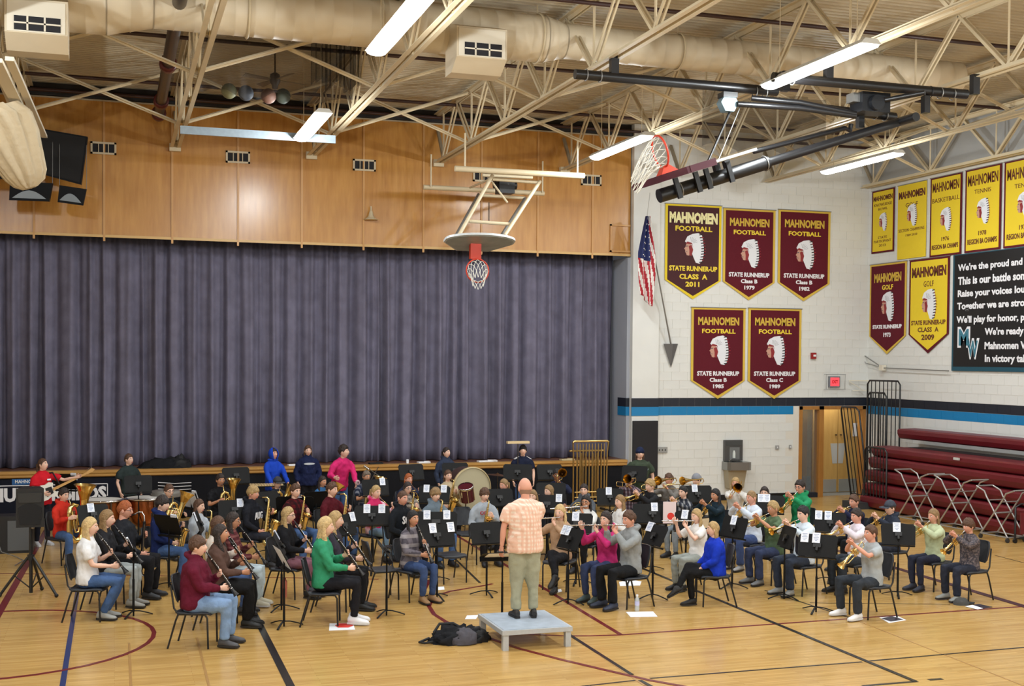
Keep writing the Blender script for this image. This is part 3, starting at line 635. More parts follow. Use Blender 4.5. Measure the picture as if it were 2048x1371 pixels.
banner('x', (1741, 528), (1814, 522), (1772, 708), 'pent', MAROON, GOLD, [('MAHNOMEN', .165, .74, .10, GL, .04), ('GOLF', .27, .3, .055, YL, .03), ('STATE RUNNERUP', .70, .8, .045, WL, .05), ('1973', .79, .2, .05, WL, .04)], .48, 'maroon golf pennant banner on the right wall by the corner')
banner('x', (1820, 519), (1900, 511), (1856, 706), 'pent', YELLOW, MAROON, [('MAHNOMEN', .15, .86, .11, ML, .05), ('GOLF', .275, .25, .06, ML, .0), ('STATE RUNNER-UP', .68, .86, .05, ML, .03), ('CLASS  A', .755, .52, .05, ML, .02), ('2009', .835, .32, .06, ML, .03)], .49, 'yellow golf pennant banner beside the black song board')
# song board
a = atx(1908, 510, XR-.03); bt = atx(1903, 741, XR-.03); c = atx(2130, 700, XR-.03)
t = empty('song_board', 'black song board with teal edge and white words on right wall', 'sign', (XR-.03, a.y, bt.z))
H_ = a.z-bt.z; W_ = a.y-c.y; fr = frame((0, 0, 0), (0, -1, 0), (0, 0, 1))
q = MB(); q.poly([(0, 0), (W_, 0), (W_, H_), (0, H_)], fr, .02); q.build('edge_strip', mat('teal_edge', (22, 74, 92), .5), t)
q = MB(); q.poly([(.06, .1), (W_, .1), (W_, H_-.02), (.06, H_-.02)], fr @ Matrix.Translation((0, 0, .02)), .004); q.build('board_face', mat('board_black', (10, 11, 15), .5), t)
for s, x0, y0, x1, y1, hh in [("We're the proud and", 1917, 535, 2046, 524, 18), ("This is our battle son", 1917, 562, 2050, 552, 16), ("Raise your voices lou", 1916, 588, 2050, 578, 18), ("Together we are stro", 1915, 612, 2050, 606, 18), ("We'll play for honor, p", 1914, 638, 2050, 636, 18), ("We're ready", 1970, 661, 2048, 664, 19), ("Mahnomen V", 1969, 690, 2052, 692, 15), ("In victory tak", 1969, 716, 2055, 718, 19)]:
    A = atx(x0, y0, XR-.05); B = atx(x1, y1, XR-.05); ym = (A.y+B.y)/2; zm = (A.z+B.z)/2; hz = hh*abs(A.x)/2250/1.0
    text(s, abs(A.y-B.y), abs(atx(x0, y0-hh/2, XR-.05).z-atx(x0, y0+hh/2, XR-.05).z), frame((-.027, ym-a.y, zm-bt.z), (0, -1, 0), (0, 0, 1)), WL, t, .035)
for s, px, py, k in (('M', 1928, 676, 1), ('W', 1946, 699, 1)):
    A = atx(px, py, XR-.05)
    for sc_, m2, dz in ((1.22, WL, 0), (.95, mat('logo_teal', (60, 118, 138), .6), .004)):
        text(s, .36*sc_, .4*sc_, frame((-.027-dz, A.y-a.y, A.z-bt.z), (0, -1, 0), (0, 0, 1)), m2, t, .06 if dz == 0 else .03)
# banner on stage front
t = empty('stage_banner', 'dark navy team banner with white lettering along the stage front', 'banner', (0, YW-.02, 0))
fr = frame((0, 0, 0), (1, 0, 0), (0, 0, 1))
q = MB(); q.poly([(-4.2, .08), (.75, .08), (.75, .9), (-4.2, .9)], fr, .01); q.build('cloth', mat('banner_navy', (12, 16, 32), .7, spec=.2), t)
A = aty(-40, 1010, YW); B = aty(213, 1000, YW)
q = MB(); x0, x1, z0, z1 = B.x-1.32, B.x+.02, .42, .78
for (a0, c0) in (((x0-1.35, z1), (x1, z1)), ((x1, z1), (x1, z0+.1))): q.beam((a0[0], -.014, a0[1]), (c0[0], -.014, c0[1]), .008, .018, up=(0, 0, 1) if a0[1] == c0[1] else (1, 0, 0))
q.build('white_outline', WL, t)
text('THUNDERBIRDS', B.x-A.x, .3, frame(((A.x+B.x)/2, -.02, .57), (1, 0, -.0), (0, 0, 1)), WL, t, .05)
q = MB(); q.poly([(A.x+.62, .8), (A.x+1.25, .8), (A.x+1.25, .92), (A.x+.62, .92)], frame((0, -.012, 0), (1, 0, 0), (0, 0, 1)), .004); q.build('blue_tab', mat('tab_blue', (30, 90, 150), .6), t)
text('MAHNOMEN', .5, .07, frame((A.x+.93, -.018, .86), (1, 0, 0), (0, 0, 1)), WL, t, .02)
q = MB()
for i in range(4):
    z = .78-.07*i; q.tube([aty(208+6*i, 0, YW)*0+V((.9-.0*i, -.02, z)), V((1.25, -.02, z-.03)), V((1.6, -.02, z-.02))], .008, 5)
q.build('wing_marks', WL, t)
# flag, pole and bracket
fo = aty(1342, 735, YW-.05); ft = aty(1294, 432, YW-.75)
t = empty('wall_flagpole', 'grey flagpole rising from a pointed wall bracket left of banners', 'flagpole', fo)
q = MB(); p0 = aty(1342, 690, YW-.1)-fo; q.tube([p0, ft-fo], [.022, .014], 8); q.build('pole', GREYM, t)
q = MB(); k1 = aty(1327, 687, YW-.06)-fo; k2 = aty(1356, 687, YW-.06)-fo; q.add([V((0, -.0, 0)), k1, k2, (k1+k2)/2+V((0, -.12, 0))], [(0, 2, 1), (0, 1, 3), (0, 3, 2), (1, 2, 3)]); q.build('bracket', mat('bracket_grey', (120, 120, 122), .4, .5), t)
fl_ = empty('flag', 'striped red and white flag with starred blue corner hanging limp', 'flag', ft)
FR = mat('flag_red', (168, 34, 48), .8); FW = mat('flag_white', (225, 220, 214), .8); FB = mat('flag_blue', (32, 42, 92), .8)
bl = aty(1288, 612, YW-.7)-ft
NXF, NZ = 26, 40; vs = []
q = MB()
for j in range(NZ+1):
    f = j/NZ
    for i in range(NXF+1):
        u = i/NXF; wd = .10+.34*min(1, f*2.2)*(1-.35*max(0, f-.65)/.35); cx = bl.x*f*.9+.02
        zz = bl.z*f*(1-.12*u) + (0 if f < .9 else -.04*math.sin(u*6))
        vs.append(V((cx-(u-.5)*wd+.1*(1-f)*0, -.04*math.sin(u*17+f*2)-.03*math.sin(u*9), zz)))
fs = []; ms = []
for j in range(NZ):
    for i in range(NXF):
        fs.append((j*(NXF+1)+i, j*(NXF+1)+i+1, (j+1)*(NXF+1)+i+1, (j+1)*(NXF+1)+i))
        u = i/NXF; f = j/NZ
        s = u*7+f*6
        if f < .52 and u > .25+.0*f: mi = 2
        else: mi = int(s*1.1) % 2
        ms.append(mi)
q.v = [tuple(p) for p in vs]; q.f = fs; q.m = ms; q.sm = [True]*len(fs)
ob = q.build('flag_cloth', [FR, FW, FB], fl_); md = ob.modifiers.new('t', 'SOLIDIFY'); md.thickness = .004
q = MB()
for j in range(6):
    for i in range(3):
        p = vs[(4+j*3)*(NXF+1)+10+i*5]; q.ball(p+V((0, -.012, 0)), (.014, .006, .014), 0, 6, 4)
q.build('stars', FW, fl_)
q = MB(); q.tube([aty(1300, 385, YW-.3)-ft, V((0, 0, 0))], .004, 4); q.build('cord', GREYM, fl_)
# exit sign with cage, alarm, outlets, fountain
p = aty(1667, 763, YW-.03); t = empty('exit_sign', 'lit red exit sign inside a wire cage above the door', 'sign', p)
q = MB(); q.span((-.16, -.06, -.14), (.16, 0, .14)); q.build('case', mat('sign_grey', (120, 122, 130), .5), t)
q = MB(); q.span((-.13, -.068, -.11), (.13, -.06, .11)); q.build('lit_face', mat('exit_red', (235, 70, 80), .5, emit=.9), t)
text('EXIT', .17, .08, frame((0, -.072, 0), (1, 0, 0), (0, 0, 1)), mat('exit_letter', (180, 24, 34), .5), t, .03)
q = MB()
for z in (-.19, .19): q.tube([(-.3, -.1, z), (.3, -.1, z)], .006, 4)
for x in (-.28, .28):
    q.tube([(x, 0, -.19), (x, -.1, -.19), (x, -.1, .19), (x, 0, .19)], .006, 4)
q.build('wire_cage', GREYM, t)
p = aty(1718, 770, YW-.1); q = MB(); o_ = V((0, 0, 0))
t = empty('wall_bracket', 'white swing arm bracket in the corner above the guard rails', 'bracket', p)
q.beam((-.3, 0, .12), (.3, -.05, .12), .02, .025); q.beam((-.3, 0, .1), (.1, -.03, -.12), .015, .015); q.beam((-.2, 0, -.14), (.25, -.04, -.14), .02, .02); q.beam((.25, -.04, -.14), (.25, -.04, .12), .02, .02); q.build('arm', mat('white_paint', (222, 214, 196), .5), t)
p = atx(1765, 735, XR-.1); t = empty('scoreboard_arm', 'thin grey bracket arm below the maroon golf banner', 'bracket', p)
q = MB(); q.tube([V((0, .9, .35)), V((0, 0, 0)), V((0, -2.6, -.05))], .015, 6); q.tube([V((0, .9, .35)), V((0, .75, .12)), V((0, 0, 0))], .01, 6); q.build('arm', GREYM, t); q = MB(); q.box((0, 0, 0), (.12, .14, .14)); q.build('plate', mat('white_paint', (222, 214, 196), .5), t)
p = aty(1626, 711, YW-.03); t = empty('fire_alarm', 'small red fire alarm strobe on the white block wall', 'alarm', p)
q = MB(); q.span((-.07, -.05, -.08), (.07, 0, .08)); q.build('case', mat('alarm_red', (150, 26, 30), .45), t); q = MB(); q.span((-.02, -.065, -.02), (.05, -.05, .03)); q.build('strobe_lens', WL, t)
for px, py, w, h, lab in [(1324, 899, .14, .07, 'grey triple outlet plate nearest the black pad'), (1338, 898, .0, .0, None), (1334, 898, .0, 0, None), (1554, 894, .05, .05, 'dark square switch plate left of the door'), (1580, 893, .03, .05, 'narrow dark switch plate beside the door frame')]:
    if not lab: continue
    p = aty(px, py, YW-.03); t = empty('wall_switch', lab, 'switch', p)
    q = MB(); q.span((-w, -.02, -h), (w, 0, h)); q.build('plate', mat('switch_grey', (150, 150, 148) if w > .1 else (70, 68, 66), .5), t)
    q = MB()
    for i in range(3 if w > .1 else 1): q.box(((i-1)*.08 if w > .1 else 0, -.025, 0), (.02, .01, .04))
    q.build('toggle', mat('toggle_dark', (50, 50, 50), .5) if w > .1 else WL, t)
STL = mat('stainless', (150, 150, 148), .3, .8); STD = mat('fountain_dark', (96, 96, 96), .4, .6)
p = aty(1463, 1000, YW-.02); p.z = 0; t = empty('water_fountain', 'stainless bottle filling fountain on the white block wall', 'fountain', p)
q = MB(); q.span((-.25, -.09, 1.0), (.25, 0, 1.52)); q.build('filler_back', STD, t)
q = MB(); q.span((-.22, -.1, 1.38), (.22, -.09, 1.49)); q.build('control_panel', mat('panel_dark', (70, 72, 72), .4), t)
q = MB(); q.span((-.12, -.095, 1.04), (.16, -.088, 1.34)); q.build('filler_recess', mat('recess_grey', (110, 112, 112), .4), t)
q = MB(); q.tube([(0, -.1, 1.07), (0, -.1, 1.2), (0, -.1, 1.26)], [.04, .04, .015], 8); q.build('bottle_symbol', mat('symbol_white', (205, 210, 205), .5), t)
q = MB(); q.loft([[V((x, y, z)) for x, y in [(-.28, 0), (-.28, -.28), (-.22, -.36), (.28, -.4), (.36, -.33), (.36, 0)]] for z in (.78, .98)], smooth=False); q.build('basin', STL, t)
q = MB(); q.lathe([(.13, .985), (.1, .965), (.0, .96)], Matrix.Translation((.04, -.2, 0)), 16); q.tube([(-.18, -.2, .98), (-.18, -.2, 1.03), (-.14, -.22, 1.05)], .014, 6); q.build('bubbler', CHROME, t)
q = MB(); q.loft([[V((x*s, y*s, z)) for x, y in [(-.24, 0), (-.24, -.26), (.28, -.26), (.28, 0)]] for z, s in ((.32, .8), (.78, 1))], smooth=False); q.build('lower_cover', mat('cover_tan', (168, 156, 132), .45, .3), t)
# horn speaker and black speaker cluster on plywood
p = aty(742, 430, YW-.12); t = empty('horn_speaker', 'small cream horn loudspeaker on the plywood wall', 'speaker', p)
q = MB(); q.lathe([(.03, .1), (.045, .05), (.06, -.02), (.12, -.08), (.17, -.1), (.165, -.105)], None, 14, cap=True); q.build('horn', CREAM, t); q = MB(); q.tube([(0, .1, .05), (0, 0, .12), (0, 0, .2)], .02, 6); q.build('mount', CREAM, t)
def rot_box(name, pts_px, Y, depth, m_, label, extra=None):
    P = [aty(*q_, Y) for q_ in pts_px]; c = sum(P, V())/4; t = empty(name, label, 'speaker', c)
    q = MB(); f_ = [p-c for p in P]; bk = [p+V((.0, depth, depth*.12)) for p in f_]; q.add(f_+bk, [(0, 1, 2, 3), (7, 6, 5, 4), (0, 4, 5, 1), (1, 5, 6, 2), (2, 6, 7, 3), (3, 7, 4, 0)]); q.build('cabinet', mat('cabinet_black', (8, 9, 14), .6, spec=.2), t)
    return t, c, f_
SPD = mat('speaker_grille', (7, 7, 10), .75, bump=.3, bscale=400); SHN = mat('horn_shell', (120, 128, 134), .35)
t, c, f_ = rot_box('loudspeaker', [(83, 257), (73, 345), (162, 369), (175, 273)], 26.2, .7, BLACKP, 'large black tilted loudspeaker hung on the plywood wall')
q = MB(); g = [p*.93+V((0, -.012, 0)) for p in f_]; q.add(g+[p+V((0, .01, 0)) for p in g], [(0, 1, 2, 3), (0, 4, 5, 1), (1, 5, 6, 2), (2, 6, 7, 3), (3, 7, 4, 0)]); q.build('grille', SPD, t)
for pts_, lab in (([(20, 362), (18, 400), (98, 403), (105, 366)], 'wide black loudspeaker with grey horn below the large one'), ([(119, 370), (115, 404), (166, 411), (173, 378)], 'small black loudspeaker at right below the large one'), ([(-30, 318), (-32, 356), (24, 358), (26, 322)], 'black loudspeaker half out of view at the left edge')):
    t, c, f_ = rot_box('loudspeaker', pts_, 26.1, .45, BLACKP, lab)
    q = MB(); A_ = f_[1]; B_ = f_[2]; n = 10; arcp = [A_.lerp(B_, i/n)*.86+V((0, -.02, .02+.2*math.sin(math.pi*i/n)*.8)) for i in range(n+1)]
    q.add(arcp+[p+V((0, .018, 0)) for p in arcp], [tuple(range(n+1))]+[(i, n+1+i, n+2+i, i+1) for i in range(n)]); q.build('horn', SHN, t)
    q = MB()
    for p in (f_[0], f_[3]): q.tube([p, p+V((0, .1, .9))], .006, 4)
    q.build('hanging_cable', GREYM, t)
# gathered cloth bundle and white beam at upper left
A = [(-40, 225, 19.0), (-8, 240, 19.1), (14, 275, 19.3), (34, 315, 19.5), (52, 350, 19.7), (58, 366, 19.8), (60, 376, 19.85)]
Rr = [.40, .38, .34, .28, .22, .17, .08]; q = MB(); rings = []
for k, ((px, py, y), r) in enumerate(zip(A, Rr)):
    c = aty(px, py, y); ring = []
    for j in range(72):
        an = 2*math.pi*j/72; rr = r*(.92+.32*abs(math.sin(4.5*an+k*.3))+.13*math.sin(13*an+k*.5)+.06*noise.noise(V((an*3, k, 0))))
        ring.append(c+V((math.cos(an)*rr, math.sin(an)*rr*.8, math.cos(an)*rr*.35)))
    rings.append(ring)
q.loft(rings); ob = q.build('gathered_cloth', mat('cloth_cream', (206, 192, 164), .8, bump=.6, bscale=12))
tag(ob, 'bundle of gathered cream cloth tied up at the upper left', 'cloth')
q = MB(); a = aty(-10, 120, 15.8); c = aty(70, 275, 24.0); q.beam(a, c, .16, .05); q.beam(a+V((.16, 0, .03)), c+V((.16, 0, .03)), .10, .05); tag(q.build('curtain_track_beam', mat('white_paint', (222, 214, 196), .5)), 'pale double beam slanting down at the far upper left', 'beam')
# ceiling fan, net and balls
p = aty(550, 160, 22.9); t = empty('ceiling_fan', 'dark ceiling fan on a long rod behind netting', 'fan', p); FD = mat('fan_dark', (70, 56, 42), .5)
q = MB(); q.tube([(0, 0, .1), (0, 0, ZD-p.z)], .016, 6); q.build('rod', FD, t)
q = MB(); q.lathe([(.02, .14), (.09, .1), (.1, -.02), (.06, -.1), (.05, -.16), (.01, -.17)], None, 12, cap=True); q.build('motor', FD, t)
for k in range(4):
    q = MB(); an = k*math.pi/2+.35; d = V((math.cos(an), math.sin(an), 0)); w = V((-d.y, d.x, .25))*.07
    q.add([d*.1-w*.5, d*.1+w*.5, d*.62+w, d*.62-w]+[x_+V((0, 0, .01)) for x_ in (d*.1-w*.5, d*.1+w*.5, d*.62+w, d*.62-w)], [(0, 1, 2, 3), (7, 6, 5, 4), (0, 4, 5, 1), (1, 5, 6, 2), (2, 6, 7, 3), (3, 7, 4, 0)]); q.build('blade', mat('blade_tan', (120, 104, 78), .5), t)
NETM = mat('divider_net', (52, 48, 46), .9, alpha=.45)
def netting(x0, x1, Y, z0, z1, label, amp=.12):
    n = 60; q = MB(); vs = []
    for z in (z0, (z0+z1)/2, z1):
        for i in range(n+1): x = x0+(x1-x0)*i/n; vs.append(V((x, Y+amp*math.sin(i*1.1)+.1*math.sin(i*.37), z+.08*math.sin(i*.25)*(z == z0))))
    q.add(vs, [(r*(n+1)+i, r*(n+1)+i+1, (r+1)*(n+1)+i+1, (r+1)*(n+1)+i) for r in range(2) for i in range(n)], 0, True)
    tag(q.build('divider_net', NETM), label, 'net')
netting(1.4, 4.05, 21.7, 8.05, 9.15, 'dark netting drawn up around the ceiling fan', .05); netting(3.2, 4.05, 20.9, 8.15, 9.15, 'darker gathered end of netting right of the ceiling fan', .2)
netting(9.9, 12.4, 19.6, 7.3, 8.3, 'dark grey netting hanging behind the black goal mast', .03)
for k, (px, py, c) in enumerate([(458, 182, (112, 110, 78)), (492, 186, (66, 72, 82)), (537, 192, (120, 86, 72)), (566, 192, (78, 86, 78))]):
    p = aty(px, py, 21.9+.05*k); q = MB(); q.ball((0, 0, 0), .135, 0, 16, 10); ob = q.build('ball', mat('ball_%d' % k, c, .6)); ob.location = p
    tag(ob, ['yellow-green', 'slate blue', 'dull orange', 'grey-green'][k]+' ball caught in the netting under the ceiling fan', 'ball')
# ================================================================ BASKETBALL GOALS
def net(q, c, ax, u, w, r, ln, droop, n=12, th=.006):
    # woven net hanging from a ring: centre c, ring in plane (u, w), falls along ax then bends by droop
    rings = []
    for k in range(5):
        f = k/4; rr = r*(1-.45*f); cc = c+ax*(ln*f)+droop*(f*f)
        rings.append([cc+u*math.cos(2*math.pi*(j+.5*(k % 2))/n)*rr+w*math.sin(2*math.pi*(j+.5*(k % 2))/n)*rr for j in range(n)])
    for k in range(4):
        for j in range(n):
            q.tube([rings[k][j], rings[k+1][j]], th, 4, cap=False)
            q.tube([rings[k][j], rings[k+1][(j-1) % n if k % 2 == 0 else (j+1) % n]], th, 4, cap=False)
NETW = mat('net_cord', (225, 222, 210), .8)
CP1 = mat('goal_cream', (208, 192, 160), .45)
GZ = 7.3
t = empty('basketball_goal', 'cream ceiling goal folded up with fan-shaped board, before the curtain', 'basketball goal', (6.9, 24, GZ))
O = V((6.9, 24, GZ))
def L3(p, m_): return p-m_
yn = atz(910, 337, GZ).y; yf = atz(845, 373, GZ).y
n0, n1 = atz(910, 337, GZ)-O, atz(1173, 350, GZ)-O; f0, f1 = atz(847, 374, GZ)-O, atz(1087, 387, GZ)-O
n1.y = n0.y; f1.y = f0.y
q = MB(); q.tube([n0, n1], .06, 10); q.build('front_pipe', CP1, t)
q = MB(); q.tube([f0, f1], .055, 10); q.build('rear_pipe', CP1, t)
YG = 23.4
for a, c in (((985, 350), (918, 470)), ((1080, 362), (1010, 470))):
    A = aty(*a, 24.0)-O; C_ = aty(*c, YG)-O; q = MB(); q.tube([A, C_], .038, 8); q.build('swing_arm', CP1, t)
for a, c in (((957, 388), (912, 470)), ((1050, 396), (1003, 470))):
    A = aty(*a, 25.4)-O; C_ = aty(*c, YG+.2)-O; q = MB(); q.tube([A, C_], .03, 8); q.build('rear_arm', GREYM, t)
for a, c, ya, yc in (((985, 358), (1080, 365), 24, 24), ((957, 390), (1050, 396), 25.4, 25.4), ((938, 442), (1020, 448), 23.6, 23.6), ((965, 350), (1065, 355), 24.6, 24.6)):
    q = MB(); q.tube([aty(*a, ya)-O, aty(*c, yc)-O], .035, 8); q.build('cross_tube', CP1, t)
for a, c, ya, yc in (((985, 356), (940, 375), 24, 26), ((1080, 365), (1065, 382), 24, 26), ((985, 365), (1015, 405), 24, 23.8)):
    q = MB(); q.tube([aty(*a, ya)-O, aty(*c, yc)-O], .022, 6); q.build('brace_tube', CP1, t)
A = aty(1010, 375, 24.6)-O; q = MB(); q.box(A, (.34, .3, .26)); q.tube([A+V((-.25, 0, .05)), A+V((.25, 0, .05))], .08, 10); q.build('winch', BLACKP, t)
q = MB(); q.tube([aty(978, 405, 24)-O, aty(978, 447, 23.7)-O], .01, 5); q.build('safety_rod', BLACK, t)
for px, py, yy in ((930, 320, yn), (1155, 328, yn), (862, 360, yf), (1085, 380, yf)):
    a = V((aty(px, py, yy).x-6.9, yy-24, 0)); q = MB(); q.tube([a, a+V((0, 0, .72))], .02, 6); q.build('hanger', CP1, t)
# fan-shaped board, lying flat, front face down-forward
bc = aty(957, 484, YG)-O; tilt = math.radians(20); u = V((1, 0, 0)); w = V((0, math.cos(tilt), math.sin(tilt)))
P = []
for i in range(17):
    a = math.pi*i/16; P.append((.72*math.cos(a), .50+.34*math.sin(a)-.36))
P += [(-.72, .0), (-.34, -.46), (.34, -.46), (.72, .0)]
wv2 = V((0, -math.cos(math.radians(15)), math.sin(math.radians(15))))
fr = frame(bc, (1, 0, 0), wv2)
q = MB(); q.poly(P, fr @ Matrix.Translation((0, 0, -.02)), .045); q.build('backboard', mat('board_white', (196, 200, 202), .4), t)
q = MB(); q.poly([(x*.94, y*.92) for x, y in P], fr @ Matrix.Translation((0, 0, .026)), .01); q.build('board_face', mat('board_grey', (150, 156, 152), .35, var=.15, vscale=5), t)
rc = aty(955, 541, YG-.1)-O
q = MB(); q.span((rc.x-.12, -.62, rc.z+.24), (rc.x+.1, -.5, rc.z+.58)); q.build('rim_bracket', ORANGE, t)
q = MB(); q.tube([rc+V((.23*math.cos(a*math.pi/14), 0, .23*math.sin(a*math.pi/14))) for a in range(28)], .014, 6, closed=True); q.build('rim', ORANGE, t)
q = MB(); net(q, rc, V((0, -.3, 0)), V((1, 0, 0)), V((0, 0, 1)), .22, .5, V((-.03, 0, -.26))); q.build('goal_net', NETW, t)['kind'] = 'stuff'
# ---- black side goal at right
Z2 = 7.72
PA, PB = atz(1150, 148, Z2), atz(1545, 186, Z2); PC, PD = atz(1546, 154, Z2), atz(1925, 191, Z2); PB.y = PA.y; PD.y = PC.y
O = V((10.2, PA.y, Z2)); t = empty('basketball_goal', 'black ceiling goal folded up with maroon padded board at upper right', 'basketball goal', O)
q = MB(); q.tube([PA-O, PB-O], .075, 12); q.build('rear_pipe', BLACK, t)
q = MB(); q.tube([PC-O, PD-O], .075, 12); q.build('front_pipe', BLACK, t)
ym = (PA.y+PC.y)/2; Y3 = PA.y
E3, F3 = aty(1640, 216, Y3), aty(1790, 234, Y3)
q = MB(); q.tube([E3-O, F3-O], .07, 12); q.build('stub_pipe', BLACK, t)
for px, py, pipe_, yy in ((1905, 189, 0, PC.y), (1880, 186, 0, PC.y), (1860, 184, 0, PC.y), (1560, 155, 0, PC.y), (1585, 158, 0, PC.y), (1200, 153, 0, PA.y), (1172, 150, 0, PA.y), (1770, 231, 0, Y3), (1750, 228, 0, Y3), (1510, 183, 0, PA.y), (1530, 185, 0, PA.y)):
    c = aty(px, py, yy)-O; q = MB(); q.tube([c+V((0, .085*math.cos(a*math.pi/8), .085*math.sin(a*math.pi/8))) for a in range(16)], .009, 4, closed=True); q.build('pipe_clamp', GREYM if px != 1860 else BLACK, t)
M0 = aty(1318, 392, ym)-O; M1 = aty(1800, 243, ym)-O
for hx, hy in ((7.1, PA.y), (10.0, PA.y), (10.25, PC.y), (12.9, PC.y)):
    q = MB(); c = V((hx, hy, Z2+.07))-O; q.span(c+V((-.06, -.05, -.06)), c+V((.06, .05, .25))); q.build('beam_clamp', BLACK, t)
md_ = (M1-M0).normalized(); nrm = V((-md_.z, 0, md_.x)).normalized()
if nrm.z < 0: nrm = -nrm
q = MB(); q.tube([M0, M0+md_*1.9], .105, 14); q.build('mast_sleeve', BLACK, t)
q = MB(); q.tube([M0+md_*1.8, M1], .07, 14); q.build('mast', BLACK, t)
for s in (.35, .85, 1.85):
    c = M0+md_*s; q = MB(); q.tube([c+V((0, .112*math.cos(a*math.pi/8), 0))+nrm*(.112*math.sin(a*math.pi/8)) for a in range(16)], .012, 4, closed=True); q.build('mast_clamp', GREYM, t)
q = MB(); q.tube([M1+V((0, ym-Y3, 0))*-1, M1+V((0, PC.y-ym, 0))], .07, 12); q.build('pivot_tube', BLACK, t)
for px, py, px2, py2, yy in ((1851, 192, 1851, 226, PC.y), (1720, 226, 1720, 256, Y3)):
    q = MB(); a = aty(px, py, yy)-O; c = aty(px2, py2, yy)-O; q.beam(a, c, .1, .1); q.build('drop_bracket', BLACK, t)
q = MB(); q.tube([aty(1702, 248, ym+.3)-O, aty(1700, 262, ym+.3)-O, aty(1690, 256, ym+.3)-O, aty(1507, 303, ym+.3)-O], .04, 8); q.build('brace_arm', BLACK, t)
q = MB(); q.tube([aty(1503, 196, Y3-.05)-O, aty(1600, 205, Y3-.3)-O, aty(1712, 228, Y3-.5)-O], .045, 8); q.build('v_brace', BLACK, t)
q = MB(); q.tube([aty(1475, 208, Y3-.1)-O, aty(1600, 216, Y3-.3)-O, aty(1712, 232, Y3-.5)-O], .045, 8); q.build('v_brace', BLACK, t)
q = MB(); q.tube([aty(1770, 200, PC.y+.2)-O, aty(1850, 185, PC.y-.3)-O], .04, 8); q.build('v_brace', BLACK, t)
c = aty(1740, 208, ym)-O; q = MB(); q.box(c, (.5, .35, .3)); q.tube([c+V((-.02, -.25, -.02)), c+V((-.02, .25, -.02))], .12, 12); q.build('winch', mat('winch_black', (30, 32, 36), .4, .3), t)
c = aty(1712, 197, ym)-O; q = MB(); q.box(c, (.22, .2, .14)); q.build('winch_motor', GREYM, t)
c = aty(1455, 207, Y3)-O; q = MB(); q.tube([c+V((0, -.08, 0)), c+V((0, .08, 0))], .15, 6); q.build('safety_reel', mat('reel_blue', (110, 134, 146), .5), t)
q = MB(); q.box(c+V((0, .0, .12)), (.24, .2, .08)); q.build('reel_bracket', BLACK, t)
# board plane spanned by mast direction and Y
BCN = aty(1388, 337, ym)-O
def bp(a, y, n): return BCN+md_*a+V((0, y, 0))+nrm*n
q = MB(); hw, hh = .93, .56
vs = [bp(a, y, n) for a in (-hh, hh) for y in (-hw, hw) for n in (-.02, .02)]
q.add(vs, [(0, 1, 3, 2), (4, 6, 7, 5), (0, 4, 5, 1), (2, 3, 7, 6), (0, 2, 6, 4), (1, 5, 7, 3)]); q.build('backboard', mat('board_frame_white', (205, 208, 205), .4), t)
PADM = mat('pad_maroon', (78, 20, 38), .5)
def padbox(a0, a1, y0, y1, nm='edge_pad'):
    q = MB(); vs = [bp(a, y, n) for a in (a0, a1) for y in (y0, y1) for n in (-.05, .05)]
    q.add(vs, [(0, 1, 3, 2), (4, 6, 7, 5), (0, 4, 5, 1), (2, 3, 7, 6), (0, 2, 6, 4), (1, 5, 7, 3)]); q.build(nm, PADM, t)
padbox(-hh-.05, -hh+.05, -hw-.03, hw+.03); padbox(-hh, -hh+.42, -hw-.04, -hw+.06); padbox(-hh, -hh+.42, hw-.06, hw+.04)
for a in (-.42, -.08, .1, .48):
    q = MB(); q.beam(bp(a, -.15, -.05), bp(a, -.15, -.36), .05, .07); q.build('board_strut', BLACK, t)
for a in (.62, .8):
    q = MB(); q.beam(bp(a-.2, .1, .0), bp(a-.2, .1, -.34), .09, .09); q.build('board_strut', BLACK, t)
rcn = bp(-.46, 0, .38)
q = MB(); vs = [bp(-.6, y, .03) for y in (-.11, .11)]+[bp(-.28, y, .03) for y in (.11, -.11)]; vt = [bp(-.49, y, .17) for y in (-.06, .06)]+[bp(-.41, y, .17) for y in (.06, -.06)]
q.loft([vs, vt], smooth=False); q.build('rim_bracket', ORANGE, t)
q = MB(); q.tube([rcn+V((0, 1, 0))*(.24*math.cos(k*math.pi/14))+nrm*(.24*math.sin(k*math.pi/14)) for k in range(28)], .017, 6, closed=True); q.build('rim', ORANGE, t)
q = MB(); net(q, rcn, -md_, V((0, 1, 0)), nrm, .23, .42, V((0, 0, -.38)), th=.007); q.build('goal_net', NETW, t)['kind'] = 'stuff'
q = MB(); q.tube([aty(1459, 225, Y3)-O, bp(.30, .1, .03)], .02, 6); q.build('safety_strap', BLACK, t)
q = MB(); q.tube([aty(1484, 205, Y3)-O, bp(.44, 0, .03)], .009, 5); q.build('hoist_cable', GREYM, t)
